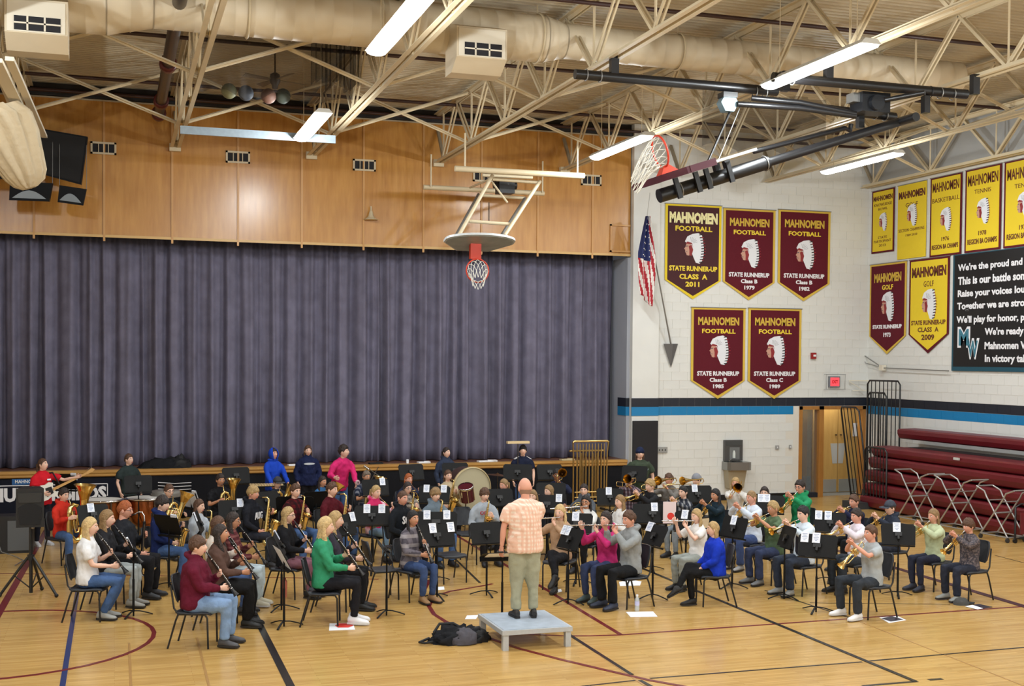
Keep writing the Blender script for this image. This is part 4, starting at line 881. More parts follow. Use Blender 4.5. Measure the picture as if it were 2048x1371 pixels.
# ================================================================ FLOOR THINGS
ALU = mat('aluminium', (188, 194, 200), .45, .35, var=.05, vscale=20)
pc = (atz(1003, 1262, .25)+atz(1090, 1217, .25))/2; pc = V((pc.x, pc.y, 0))
t = empty('podium', 'low silver conducting podium on four square legs', 'podium', pc); PW, PD_ = .45, .52
q = MB(); q.span((-PW, -PD_, .19), (PW, PD_, .245)); q.build('frame', ALU, t)
q = MB(); q.span((-PW+.03, -PD_+.03, .24), (PW-.03, PD_-.03, .25)); q.build('deck', mat('deck_blue_grey', (160, 172, 186), .5, var=.1, vscale=8), t)
for sx in (-1, 1):
    for sy in (-1, 1):
        q = MB(); q.box((sx*(PW-.05), sy*(PD_-.05), .1), (.07, .07, .2)); q.build('leg', ALU, t)
def lumpy(n, m_, rx, ry, rz, seed, amp=.3, fs=3):
    q = MB(); rings = []
    for i in range(n):
        la = math.pi/2*(i/(n-1))**.8; ring = []
        for j in range(m_):
            a = 2*math.pi*j/m_; p = V((math.cos(a)*math.cos(la), math.sin(a)*math.cos(la), math.sin(la))); k = 1+amp*noise.noise(p*fs+V((seed, 0, 0)))+amp*.5*noise.noise(p*fs*2.7+V((0, seed, 0)))
            ring.append(V((p.x*rx*k, p.y*ry*k, max(0, p.z*rz*k))))
        rings.append(ring)
    q.loft(rings); return q
bc = atz(922, 1283, 0); t = empty('backpack', 'black and grey backpack slumped on the floor beside the podium', 'bag', bc+V((-.03, .02, 0)))
o = lumpy(16, 40, .36, .20, .19, 3, .34).build('bag_body', BLACKF, t)
o = lumpy(12, 28, .17, .13, .18, 9, .25).build('grey_pocket', mat('pocket_grey', (74, 72, 80), .85, bump=.4, bscale=30), t); o.location = (.04, -.12, .01)
o = lumpy(12, 28, .2, .15, .16, 14, .3).build('side_pouch', mat('bag_black', (14, 14, 17), .7), t); o.location = (.2, .0, 0)
q = MB(); q.tube([(-.30, .05, .12), (-.22, .08, .22), (-.05, .06, .22), (.02, .02, .18)], .018, 6); q.build('strap', mat('bag_black', (14, 14, 17), .7), t)
q = MB(); q.tube([(-.34, -.05, .03), (-.46, -.12, .04), (-.5, -.02, .03), (-.36, .04, .06)], .016, 6); q.build('strap', mat('bag_black', (14, 14, 17), .7), t)
def sheet(px, label, m_=WHITE, z=.004, th=.004, extra=None):
    P = [atz(x, y, z) for x, y in px]; c = sum(P, V())/len(P); c.z = 0; t = empty('sheet_music' if 'sheet' in label else 'folder', label, 'paper', c)
    q = MB(); lo = [p-c-V((0, 0, z-.001)) for p in P]; hi = [p-c-V((0, 0, z-.001))+V((0, 0, th)) for p in P]; n = len(P)
    q.add(lo+hi, [tuple(range(n)), tuple(range(n, 2*n))[::-1]]+[(i, n+i, n+(i+1) % n, (i+1) % n) for i in range(n)]); q.build('paper', m_, t)
    if extra: extra(t, c)
    return t
def blob(px, m2, z=.007):
    def f(t, c):
        P = [atz(x, y, z)-c for x, y in px]; q = MB(); n = len(P); q.add(P+[p+V((0, 0, .002)) for p in P], [tuple(range(n)), tuple(range(n, 2*n))[::-1]]+[(i, n+i, n+(i+1) % n, (i+1) % n) for i in range(n)]); q.build('print', m2, t)
    return f
sheet([(659, 1246), (706, 1245), (710, 1258), (658, 1260)], 'white folder with a red printed shape on the floor', extra=blob([(670, 1250), (678, 1246), (700, 1246), (707, 1250), (697, 1254), (676, 1254)], REDW))
sheet([(934, 1230), (957, 1229), (952, 1237), (930, 1237)], 'blank white sheet on the floor left of the podium')
sheet([(1252, 1223), (1306, 1222), (1315, 1232), (1261, 1233)], 'white sheet on the floor before the water bottle')
sheet([(1759, 1234), (1795, 1231), (1812, 1239), (1778, 1245)], 'white edged dark folder on the floor by white sneakers', extra=blob([(1763, 1236), (1783, 1231.5), (1807, 1238), (1782, 1242)], mat('folder_dark', (34, 24, 46), .5)))
sheet([(1932, 1211), (1958, 1207), (1985, 1213), (1962, 1217)], 'dark folder on the floor under the rightmost chair', mat('folder_dark', (34, 24, 46), .5), extra=blob([(1930, 1212), (1945, 1209), (1966, 1216), (1955, 1218)], WHITE))
sheet([(1238, 1163), (1262, 1159), (1283, 1162), (1280, 1170), (1240, 1171)], 'loose white sheets under a chair behind the grey hooded flutist')
sheet([(1108, 1180), (1122, 1177), (1124, 1182), (1110, 1185)], 'small white sheet on the floor by black boots')
sheet([(876, 1173), (888, 1172), (889, 1178), (876, 1179)], 'small white sheet on the floor behind tan boots')
p = atz(1922, 1208, 0); t = empty('cap', 'dark cap resting on the floor at the rightmost chair', 'cap', p)
q = lumpy(8, 20, .12, .1, .1, 4, .15); q.build('crown', mat('cap_grey', (66, 66, 64), .85), t); q = MB(); q.poly([(-.05, -.05), (.14, -.08), (.22, .0), (.16, .08), (0, .06)], Matrix.Translation((.02, 0, .01)), .01); q.build('brim', mat('cap_dark', (34, 34, 36), .85), t)
p = atz(1274, 1221, 0); t = empty('water_bottle', 'clear plastic water bottle on the floor under a flutist chair', 'bottle', p)
q = MB(); q.lathe([(.03, 0), (.033, .01), (.033, .06), (.03, .1), (.033, .14), (.03, .17), (.014, .2), (.013, .215)], None, 14, cap=True); q.build('bottle_body', mat('clear_plastic', (225, 235, 240), .1, alpha=.45), t)
q = MB(); q.lathe([(.0338, .08), (.0338, .14)], None, 14); q.build('bottle_label', mat('label_lilac', (190, 190, 225), .5), t); q = MB(); q.lathe([(.016, .205), (.016, .23)], None, 10, cap=True); q.build('cap', WHITE, t)
p = atz(569, 1193, 0); q = MB(); q.lathe([(.035, 0), (.04, .2), (.038, .24), (.02, .25)], None, 12, cap=True); t = empty('water_bottle', 'pink bottle on the floor behind a music stand at left', 'bottle', p); q.build('bottle_body', mat('bottle_pink', (226, 130, 110), .5), t); q = MB(); q.lathe([(.022, .25), (.022, .28)], None, 10, cap=True); q.build('cap', mat('cap_rose', (200, 90, 90), .5), t)
# ---- tripod loudspeaker and amplifier
p = atz(62, 1190, 0); t = empty('tripod_loudspeaker', 'black loudspeaker on a tripod stand at the left edge', 'loudspeaker', p)
rz = math.radians(-5)
q = MB(); q.loft([[V((x, y, z)) for x, y in ((-.19, -.17), (.19, -.17), (.12, .17), (-.12, .17))] for z in (1.02, 1.58)], smooth=False); q.build('cabinet', BLACKP, t)
q = MB(); q.lathe([(.17, -.172), (.15, -.16), (.05, -.12), (.0, -.12)], Matrix.Translation((0, 0, 1.2)) @ Matrix.Rotation(math.pi/2, 4, 'X') @ Matrix.Scale(-1, 4, (0, 0, 1)), 20); q.build('woofer', SPD, t)
q = MB(); q.poly([(-.15, 1.38), (.15, 1.38), (.17, 1.52), (-.17, 1.52)], frame((0, -.172, 0), (1, 0, 0), (0, 0, 1)), .012); q.build('horn_flare', mat('horn_black', (40, 42, 44), .3), t)
q = MB(); q.poly([(-.14, 1.06), (.14, 1.06), (.16, 1.3), (.1, 1.345), (0, 1.36), (-.1, 1.345), (-.16, 1.3)], frame((0, -.172, 0), (1, 0, 0), (0, 0, 1)), .01); q.build('grille', SPD, t)
q = MB(); q.tube([(0, 0, .04), (0, 0, 1.04)], .026, 10); q.build('pole', BLACK, t)
q = MB(); q.tube([(0, 0, .52), (0, 0, .6)], .05, 10); q.build('collar', BLACKP, t)
q = MB(); q.ball((.03, -.04, 1.0), .025); q.build('knob', GREYM, t)
for k, e in enumerate(((-.42, -.02), (.36, -.26), (.13, .36))):
    q = MB(); q.tube([(e[0]*.1, e[1]*.1, .56), (e[0], e[1], .03)], .02, 8); l_ = q.build('leg', BLACK, t); q = MB(); q.ball((e[0], e[1], .03), .03); q.build('rubber_foot', BLACKP, l_)
    q = MB(); q.tube([(0, 0, .1), (e[0]*.55, e[1]*.55, .31)], .01, 6); q.build('brace', BLACK, t)
p = atz(30, 1106, 0); t = empty('amplifier', 'black amplifier cabinet with grey cloth front behind the tripod', 'amplifier', p)
q = MB(); q.span((-.42, 0, .0), (.30, .45, .66)); q.build('cabinet', BLACKP, t); q = MB(); q.span((-.12, -.015, .05), (.27, 0, .58)); q.build('grille_cloth', mat('grille_grey', (92, 94, 96), .85, bump=.3, bscale=200), t)
q = MB(); q.tube([(-.36, -.02, .75), (-.32, -.12, .4), (-.2, -.3, .08), (.05, -.5, .02), (.2, -.9, .012), (.1, -1.4, .012)], .008, 5); tag(q.build('cable', mat('cable_grey', (120, 120, 118), .6)), 'grey cable looping down to the floor before the amplifier', 'cable').location = p
# black cloth heap and things on the stage lip
p = aty(330, 930, YW+.15); p.z = 1.08; t = empty('jacket_heap', 'heap of black jackets and bags on the stage edge', 'jackets', p)
q = lumpy(8, 34, .52, .16, .2, 21, .5, 4); q.build('jacket', BLACKF, t); o = lumpy(8, 24, .24, .15, .26, 29, .4).build('jacket', mat('bag_black', (14, 14, 17), .7), t); o.location = (.3, .02, 0)
for i, (px, m_, w, lab) in enumerate([(592, WHITE, .22, 'white papers on the stage edge beside navy hooded woman'), (752, BLACKP, .2, 'black case on the stage edge right of the pink shirt'), (848, WHITE, .18, 'stack of white sheets on the stage edge, left of vest'), (975, WHITE, .3, 'spread of white sheets on the stage edge above conductor'), (1135, mat('tan_papers', (205, 190, 150), .7), .22, 'tan papers on the stage edge left of the chimes')]):
    p = aty(px, 916, YW+.06); p.z = 1.081; q = MB(); q.box((0, .03, .015), (w*1.6, .14, .03), 0, Matrix.Rotation(.15, 3, 'Z')); q.box((w*.4, .02, .035), (w*.7, .1, .012), 0, Matrix.Rotation(-.2, 3, 'Z')); o = q.build('paper_stack' if 'sheets' in lab or 'papers' in lab else 'instrument_case', m_); o.location = p; tag(o, lab, 'papers' if 'case' not in lab else 'case')
p = aty(815, 912, YW+.05); p.z = 1.081; q = MB(); q.lathe([(.03, 0), (.035, .06), (.03, .09)], None, 12, cap=True); o = q.build('paper_cup', WHITE); o.location = p; tag(o, 'small white cup on the stage edge', 'cup')
# ================================================================ PEOPLE
SKINS = {'l': (224, 176, 152), 'p': (232, 188, 166), 'm': (196, 142, 112), 'd': (160, 108, 80), 'r': (216, 158, 136)}
HAIRS = {'bd': (176, 146, 98), 'db': (140, 110, 72), 'br': (84, 56, 38), 'dk': (44, 32, 28), 'bk': (24, 20, 22), 'rd': (160, 84, 40), 'lb': (206, 176, 124), 'gy': (110, 96, 84)}
K = .955; CK = .975
def smoothmesh(mb, name, voxel, mats, it=4, planar=None):
    me = mb.mesh(name, mats); o = bpy.data.objects.new(name, me); COL.objects.link(o)
    r = o.modifiers.new('r', 'REMESH'); r.mode = 'VOXEL'; r.voxel_size = voxel; r.use_smooth_shade = True
    s = o.modifiers.new('s', 'SMOOTH'); s.factor = .5; s.iterations = it
    REM.append((o, mats)); return o
REM = []
def finish_remesh():
    bpy.context.view_layer.update(); dg = bpy.context.evaluated_depsgraph_get()
    for o, mats in REM:
        me = bpy.data.meshes.new_from_object(o.evaluated_get(dg)); o.modifiers.clear(); old = o.data; o.data = me
        me.materials.clear()
        for k in (mats if isinstance(mats, (list, tuple)) else [mats]): me.materials.append(k)
        bpy.data.meshes.remove(old)
        if not o.name.startswith('body'):
            n_ = len(me.vertices); co = np.empty(n_*3); no_ = np.empty(n_*3); me.vertices.foreach_get('co', co); me.vertices.foreach_get('normal', no_)
            co = co.reshape(-1, 3); no_ = no_.reshape(-1, 3); rg = np.random.RandomState(len(co)); d_ = np.zeros(n_)
            for _ in range(9):
                k_ = rg.normal(size=3)*np.array([1, 1, .8])*(16+14*rg.rand()); w_ = co @ k_+3*np.sin(co @ (rg.normal(size=3)*9)+rg.rand()*6)+rg.rand()*6; d_ += np.abs(np.sin(w_*.6))-.5
            amp = .0045 if o.name.startswith('shirt') else .0035
            co = co+no_*(d_*amp)[:, None]; me.vertices.foreach_set('co', co.ravel()); me.update()
    for o, add in JOIN:
        # append head and hands to the body so that the figure stays one mesh
        me = o.data; nv = len(me.vertices)
        co = np.empty(nv*3); me.vertices.foreach_get('co', co); vs = co.reshape(-1, 3).tolist()
        fs = [tuple(p.vertices) for p in me.polygons]; ms = [0]*len(fs); sm = [True]*len(fs)
        fs += [tuple(i+nv for i in f) for f in add.f]; ms += add.m; sm += add.sm; vs += [list(v) for v in add.v]
        n = bpy.data.meshes.new('body'); n.from_pydata(vs, [], fs)
        for k in me.materials: n.materials.append(k)
        n.polygons.foreach_set('material_index', ms); n.polygons.foreach_set('use_smooth', sm); n.update(); o.data = n; bpy.data.meshes.remove(me)
JOIN = []
def head_grid(n, m, fn):
    rings = []
    for i in range(1, m):
        la = -math.pi/2+math.pi*i/m; rings.append([fn(2*math.pi*j/n, la) for j in range(n)])
    return rings
def headfn(lon, la, s=1.0, swell=0.0):
    x = math.sin(lon)*math.cos(la); y = math.cos(lon)*math.cos(la); z = math.sin(la)
    rx, ry, rz = .074+swell, .094+swell, .118+swell
    X, Y, Z = x*rx, y*ry, z*rz
    t = max(0, -z)
    X *= 1-.34*t**1.4; Y *= (1-.10*t) if y > 0 else (1-.42*t)
    if y > 0: Y *= 1-.10*max(0, z)
    if swell == 0 and y > 0:
        l = lon if lon < math.pi else lon-2*math.pi
        Y += .024*math.exp(-(l/.17)**2)*math.exp(-((Z+.022)/.022)**2)+.009*math.exp(-(l/.13)**2)*math.exp(-((Z-.008)/.02)**2)
        Y -= .008*math.exp(-((abs(l)-.42)/.2)**2)*math.exp(-((Z-.018)/.014)**2)
        Y += .006*math.exp(-(l/.25)**2)*math.exp(-((Z+.062)/.012)**2)
        Y += .008*math.exp(-(l/.35)**2)*math.exp(-((Z+.1)/.02)**2)
    return V((X, Y, Z))*s
def build_head(mb, c, R, s, eyes=True):
    n, m = 28, 20; rings = [[c+R @ p for p in r] for r in head_grid(n, m, lambda a, b_: headfn(a, b_, s))]
    mb.loft(rings, 0, True, True)
    for sx in (-1, 1):
        mb.ball(c+R @ V((sx*.076*s, -.005*s, -.005*s)), (.012*s, .02*s, .032*s), 0, 8, 6, R)
        mb.ball(c+R @ V((sx*.030*s, .079*s, .016*s)), (.013*s, .008*s, .0075*s), 1, 8, 5, R)
        mb.ball(c+R @ V((sx*.029*s, .086*s, .016*s)), (.0062*s, .003*s, .0062*s), 2, 6, 4, R)
        mb.beam(c+R @ V((sx*.015*s, .089*s, .034*s)), c+R @ V((sx*.044*s, .077*s, .037*s)), .006*s, .007*s, 3)
    mb.ball(c+R @ V((0, .086*s, -.060*s)), (.022*s, .009*s, .0065*s), 4, 10, 5, R)
def hand(mb, w, d, n, s, side, curl=1.0, mi=0):
    # w wrist, d hand direction, n palm normal (the fingers curl towards it), side +1 when the thumb lies towards d x n
    d = d.normalized(); n = (n-d*n.dot(d)).normalized(); x = d.cross(n)*side
    L_ = .088*s; W_ = .040*s
    rings = []
    for f, wd, th in ((-.12, .030, .022), (.15, .033, .017), (.6, .041, .015), (1.0, .040, .012)):
        c = w+d*(L_*f)+n*(.004*f); rings.append([c+x*(math.cos(2*math.pi*j/10)*wd*s)+n*(math.sin(2*math.pi*j/10)*th*s) for j in range(10)])
    mb.loft(rings, mi)
    for k, (off, ln) in enumerate(((.030, .070), (.011, .080), (-.009, .074), (-.028, .058))):
        p = w+d*(L_*.92)+x*(off*s); a = .35*curl; pts = [p-d*.01]; ang = a
        for seg in (.45, .32, .23):
            dd = d*math.cos(ang)+n*math.sin(ang); p = p+dd*(ln*seg*s); pts.append(p); ang += .62*curl
        mb.tube(pts, [.0088*s, .0082*s, .0074*s, .006*s], 6, mi)
    p = w+d*(L_*.28)+x*(.026*s); d1 = (d*.62+x*.6+n*.45*curl).normalized(); d2 = (d*.85+x*.05+n*.5*curl).normalized()
    mb.tube([p-x*.008, p+d1*(.034*s), p+d1*(.034*s)+d2*(.028*s), p+d1*(.034*s)+d2*(.048*s)], [.012*s, .0105*s, .0095*s, .007*s], 6, mi)
def elbow(S, W_, a, b_, pole):
    D = W_-S; L_ = min(D.length, (a+b_)*.995); u = D.normalized(); x = (a*a-b_*b_+L_*L_)/(2*L_); h = math.sqrt(max(0, a*a-x*x))
    p = pole-u*pole.dot(u)
    if p.length < 1e-5: p = V((0, 0, -1))
    return S+u*x+p.normalized()*h, S+u*L_
GRIPS = {  # wrist goals measured from the mouth: (left, right), x to the player's right, y forward, z up
 'clarinet': (V((-.06, .14, -.30)), V((.06, .20, -.44))), 'bass_clarinet': (V((-.07, .16, -.30)), V((.08, .16, -.52))),
 'flute': (V((-.02, .14, -.10)), V((.34, .06, -.09))), 'trumpet': (V((-.07, .24, -.08)), V((.08, .20, -.06))),
 'trombone': (V((-.09, .08, -.10)), V((.06, .40, -.16))), 'alto': (V((-.06, .20, -.28)), V((.14, .13, -.50))), 'tenor': (V((-.05, .24, -.26)), V((.17, .12, -.54))),
 'euphonium': (V((-.20, .16, -.36)), V((.15, .20, -.30))), 'tuba': (V((-.24, .22, -.34)), V((.17, .27, -.30))), 'horn': (V((-.10, .26, -.18)), V((.2, .14, -.42))),
 'bass_guitar': (V((-.50, .20, -.22)), V((.16, .15, -.50)))}
PEOPLE = {}
def person(key, px, py, desc, top, bottom, hair=('short', 'br'), skin='p', instr=None, ang=None, pose='sit', s=1.0, shoes=((40, 40, 44)), sleeve='long', lean=0, head=(0, 0), opts='', hz=None, grip=None, at=None):
    s = s*K; sit = pose == 'sit'
    look = -.14 if instr in ('trumpet', 'flute', 'trombone') else (-.12 if sit else -.05)
    # joints in the person's own frame
    if sit:
        hip = V((0, 0, .54*s)); ln = math.sin(math.radians(lean)); tz = math.cos(math.radians(lean))
        up = V((0, ln, tz)); ch = hip+up*(.34*s); sh = hip+up*(.49*s); nk = hip+up*(.565*s); hc = nk+V((0, .035*s+ln*.03, .125*s))
    else:
        hip = V((0, 0, .93*s)); ln = math.sin(math.radians(lean)); tz = math.cos(math.radians(lean)); up = V((0, ln, tz))
        ch = hip+up*(.34*s); sh = hip+up*(.50*s); nk = hip+up*(.575*s); hc = nk+V((0, .03*s+ln*.03, .125*s))
    z0 = .25 if 'podium' in opts else 0.0
    if hz is None: hz = hc.z
    P = atz(px, py, hc.z+z0)
    if at: P = V((at[0], at[1], hc.z+z0))
    if ang is None: dx, dy = 4.9-P.x, 14.9-P.y; ang = math.degrees(math.atan2(dy, dx))
    rz = math.radians(ang-90)
    Rz = Matrix.Rotation(rz, 3, 'Z'); base = P-Rz @ hc; base.z = z0
    lab_, desc = desc.split('|')
    root = empty('person', lab_, 'person', base, rz)
    Rh = Matrix.Rotation(math.radians(head[0]), 3, 'Z') @ Matrix.Rotation(look+math.radians(head[1]), 3, 'X')
    mouth = hc+Rh @ V((0, .1*s, -.06*s))
    big = 1.0+(.28 if 'big' in opts else 0)+(-.08 if 'slim' in opts else 0); fem = 'fem' in opts
    sw = (.165 if fem else .185)*s*(big*.5+.5)
    # ---- body
    B = MB()
    def ell(c, rx, ry, upv=up, n=18, tw=0):
        t = upv.normalized(); x = V((1, 0, 0)); y = t.cross(x)*-1 if t.cross(x).y < 0 else t.cross(x)
        return [c+x*(math.cos(2*math.pi*j/n)*rx)+y*(math.sin(2*math.pi*j/n)*ry) for j in range(n)]
    wr = (.125 if fem else .14)*s*big
    tor = [(hip-up*.08*s, .145*s*big, .10*s*big), (hip, .165*s*big, .115*s*big), (hip+up*.17*s, wr, .10*s*big*(1.15 if 'big' in opts else 1)), (ch, .16*s*(big*.6+.4), .115*s*big), (sh-up*.03*s, sw*.95, .095*s*big), (sh+up*.02*s, sw*.66, .065*s), (nk-up*.02*s, .062*s, .06*s)]
    B.loft([ell(c, a-.012, b_-.012) for c, a, b_ in tor])
    B.tube([nk-up*.06*s, hc-V((0, .02*s, .03*s))], [.056*s*(1.15 if 'big' in opts else 1), .052*s], 12)
    Sj = {}; hands = MB()
    G = GRIPS.get(instr)
    if grip: G = (V(grip[0]), V(grip[1]))
    arms = []
    for i, sx in enumerate((-1, 1)):
        S_ = sh+V((sx*sw*.98, 0, -.02*s))
        if G is not None: Wt = mouth+G[i]*s if not (grip) else G[i]*s
        elif sit: Wt = V((sx*.12, .26, .62))*s
        else: Wt = S_+V((sx*.07, .10, -.50))*s
        pole = V((sx*.5, -.15, -1)) if instr != 'flute' else V((sx*.7, .15, -.8))
        if instr in ('trumpet', 'trombone'): pole = V((sx*1.0, -.2, -.8))
        E_, W2 = elbow(S_, Wt, .285*s, .25*s, pole)
        arms.append((S_, E_, W2)); fat = 1+.35*(big-1)
        B.tube([S_-V((sx*.03, 0, 0)), S_.lerp(E_, .4), E_, E_.lerp(W2, .35), W2+(W2-E_)*.03], [.05*s*fat, .044*s*fat, .036*s*fat, .038*s*fat, .026*s], 12)
        d = (W2-E_).normalized()
        if G is not None:
            ctr = V((0, mouth.y+.12*s, W2.z+.02)) if instr != 'flute' else V((W2.x, W2.y+.06, mouth.z+.02))
            if instr == 'trumpet': ctr = mouth+V((0, .3, -.03))*s
            if instr in ('tuba', 'euphonium'): ctr = V((0, W2.y+.1, W2.z))
            if instr == 'flute': d = (d*.5+V((0, .5, .5))).normalized()
            nn = ctr-W2
        else: nn = V((-sx*.3, .2, -1)) if sit else V((-sx, 0, 0))
        if (nn-d*nn.dot(d)).length < .01: nn = V((-sx, .3, 0))
        nn = (nn-d*nn.dot(d)).normalized(); x_ = d.cross(nn); side = 1 if x_.dot(V((-sx*.3, .5, 1))) > 0 else -1
        hand(hands, W2, d, nn, s*.98, side, 1.0 if G is not None else .5)
    # legs
    legs = []
    fem_ = 'fem' in opts
    for i, sx in enumerate((-1, 1)):
        H_ = hip+V((sx*.085*s, 0, -.02*s))
        if sit:
            kx = sx*(.10 if fem else .14); ky = .44; ay = .40
            if 'apart' in opts: kx *= 1.5
            if 'tuck' in opts: ay = .22
            if 'out' in opts: ay = .58
            Kn = V((kx*s, ky*s, .53*s)); An = V((kx*s*.9, ay*s, .10*s))
            if 'cross' in opts and sx == 1: Kn = V((-.04*s, .46*s, .62*s)); An = V((-.22*s, .66*s, .32*s))
        else:
            Kn = V((sx*.10*s, .02*s, .50*s)); An = V((sx*.115*s, -.02*s, .09*s))
        legs.append((H_, Kn, An)); B.tube([H_, H_.lerp(Kn, .5), Kn, Kn.lerp(An, .3), An], [.072*s*big, .062*s*big, .048*s*big, .046*s, .03*s], 10)
    SK = mat('skin_'+skin, SKINS[skin], .55, spec=.35); HM = mat('hair_'+hair[1], HAIRS[hair[1]], .6, bump=.8, bscale=55, var=.22, vscale=24)
    bm_ = [SK, mat('eye_white', (235, 232, 228), .3), mat('iris_dark', (40, 28, 24), .3), HM, mat('lips', (190, 96, 92), .5)]
    bo = smoothmesh(B, 'body', .019, bm_, 3); bo.parent = root
    build_head(hands, hc, Rh, s*(1.1 if key == 'p36' else 1.03)); JOIN.append((bo, hands))
    # ---- shirt
    C_ = MB(); e = .014*s
    hem = .06 if sit else .10
    base_ = hip-up*hem*s
    tor2 = [(base_, (.165*s*big+e), (.125*s*big+e)), (hip+up*.02*s, .172*s*big+e, .125*s*big+e), (hip+up*.17*s, wr+e*1.6, .108*s*big*(1.15 if 'big' in opts else 1)+e), (ch, .165*s*(big*.6+.4)+e, .12*s*big+e), (sh-up*.02*s, sw+e*.5, .098*s*big+e), (sh+up*.035*s, sw*.66+e, .072*s+e*.6), (nk+up*.0*s, .068*s, .066*s)]
    C_.loft([ell(c, a, b_) for c, a, b_ in tor2])
    for i, sx in enumerate((-1, 1)):
        S_, E_, W2 = arms[i]; f = 1+.4*(big-1)
        if sleeve == 'long':
            C_.tube([S_-V((sx*.05, 0, .01)), S_.lerp(E_, .3), S_.lerp(E_, .75), E_, E_.lerp(W2, .4), W2.lerp(E_, .06)], [.068*s*f, .062*s*f, .056*s*f, .056*s*f, .05*s*f, .036*s], 12)
        else:
            C_.tube([S_-V((sx*.05, 0, .01)), S_.lerp(E_, .3), S_.lerp(E_, .72)], [.07*s*f, .068*s*f, .07*s*f], 12)
    if 'hoodie' in opts:
        C_.tube([nk+V((.0+.085*s*math.cos(a), -.045*s+.07*s*math.sin(a), .012*s+.02*s*(math.sin(a) < 0))) for a in [math.pi*2*k/10 for k in range(10)]], .03*s, 8, closed=True)
    tm = top if not isinstance(top, tuple) else cloth(top)
    so = smoothmesh(C_, 'shirt', .018, tm, 3); so.parent = root; so.name = 'shirt'
    # ---- trousers
    T_ = MB()
    T_.loft([ell(hip-up*.10*s, .13*s*big, .10*s*big), ell(hip-up*.04*s, .165*s*big+.004, .122*s*big+.004), ell(hip+up*.05*s, .16*s*big+.004, .118*s*big+.004)])
    skirt = 'skirt' in opts
    for i, sx in enumerate((-1, 1)):
        H_, Kn, An = legs[i]; w = 1.35 if 'wide' in opts else (1.12 if not fem else 1.0)
        ends = Kn.lerp(An, .97) if not skirt else H_.lerp(Kn, .9)
        if skirt: T_.tube([H_, H_.lerp(Kn, .5), ends], [.10*s, .095*s, .085*s], 12)
        else: T_.tube([H_, H_.lerp(Kn, .5), Kn, Kn.lerp(An, .35), ends], [.09*s*big, .079*s*big*w, .064*s*big*w, .058*s*w, (.046 if fem else .055)*s*w], 12)
    bmm = bottom if not isinstance(bottom, tuple) else (mat('denim_%d_%d_%d' % bottom, bottom, .85, bump=.4, bscale=25, var=.14, vscale=7) if bottom[2] > bottom[0]+14 else cloth(bottom))
    to = smoothmesh(T_, 'trousers' if not skirt else 'skirt', .02, bmm, 3); to.parent = root
    # ---- shoes
    shc = shoes if not hasattr(shoes, 'name') else shoes
    shm = mat('shoe_%d_%d_%d' % tuple(shc), shc, .6); solem = mat('sole_light', (205, 205, 205), .6) if sum(shc) < 560 and 'sole' in opts else mat('sole_%s' % ('w' if sum(shc) > 500 else 'k'), (215, 215, 215) if sum(shc) > 500 else (28, 26, 26), .6)
    for i, sx in enumerate((-1, 1)):
        H_, Kn, An = legs[i]; q = MB(); f = V((0, 1, 0)); fz = An.z-.085*s
        pitch = -.5 if ('cross' in opts and sx == 1) else 0
        toe = Matrix.Rotation(-sx*.15, 3, 'Z') @ Matrix.Rotation(pitch, 3, 'X')
        rings = []
        for yy, w, h, zz in ((-.075, .026, .03, .05), (-.06, .036, .06, .05), (0, .04, .075, .055), (.06, .045, .045, .038), (.12, .048, .032, .03), (.17, .04, .024, .026), (.19, .02, .014, .022)):
            rings.append([An+V((0, 0, -.085*s))+toe @ V((math.cos(a)*w*s, yy*s, max(.012, zz+math.sin(a)*h*.9))*1 if False else (math.cos(a)*w*s, yy*s, max(.014*s, (zz+math.sin(a)*h)*s))) for a in [2*math.pi*k/12 for k in range(12)]])
        q.loft(rings); so_ = q.build('shoe', shm, root)
        q = MB(); outl = [(-.03, -.08), (.03, -.08), (.042, .0), (.052, .1), (.044, .17), (.015, .2), (-.02, .2), (-.046, .16), (-.05, .1), (-.04, 0)]
        P2 = [An+V((0, 0, -.085*s))+toe @ V((x*s, y*s, 0)) for x, y in outl]; n = len(P2)
        q.add([p+V((0, 0, .0)) for p in P2]+[p+V((0, 0, .022*s)) for p in P2], [tuple(range(n))[::-1], tuple(range(n, 2*n))]+[(a, (a+1) % n, n+(a+1) % n, n+a) for a in range(n)]); q.build('sole', solem, so_)
    # ---- hair, hats, glasses
    hs, hcl = hair
    def hp(v): return hc+Rh @ (v*s*(1.1 if key == 'p36' else 1.03))
    LINES = {'short': [(0, .50), (.6, .46), (1.0, .22), (1.25, -.02), (1.5, .02), (1.85, .0), (2.3, -.38), (3.15, -.52)],
             'fringe': [(0, .24), (.6, .20), (1.0, .08), (1.25, -.12), (1.6, -.10), (1.9, -.15), (2.3, -.45), (3.15, -.58)],
             'long': [(0, .56), (.4, .50), (.85, .36), (1.15, .12), (1.4, -.2), (3.15, -.6)],
             'beanie': [(0, .26), (1.5, .05), (3.15, -.15)], 'cap': [(0, .34), (1.5, .22), (3.15, .0)]}
    LINES['curly'] = LINES['short']; LINES['buzz'] = LINES['short']; LINES['bob'] = LINES['longwave'] = LINES['pony'] = LINES['long']; LINES['bald'] = LINES['short']
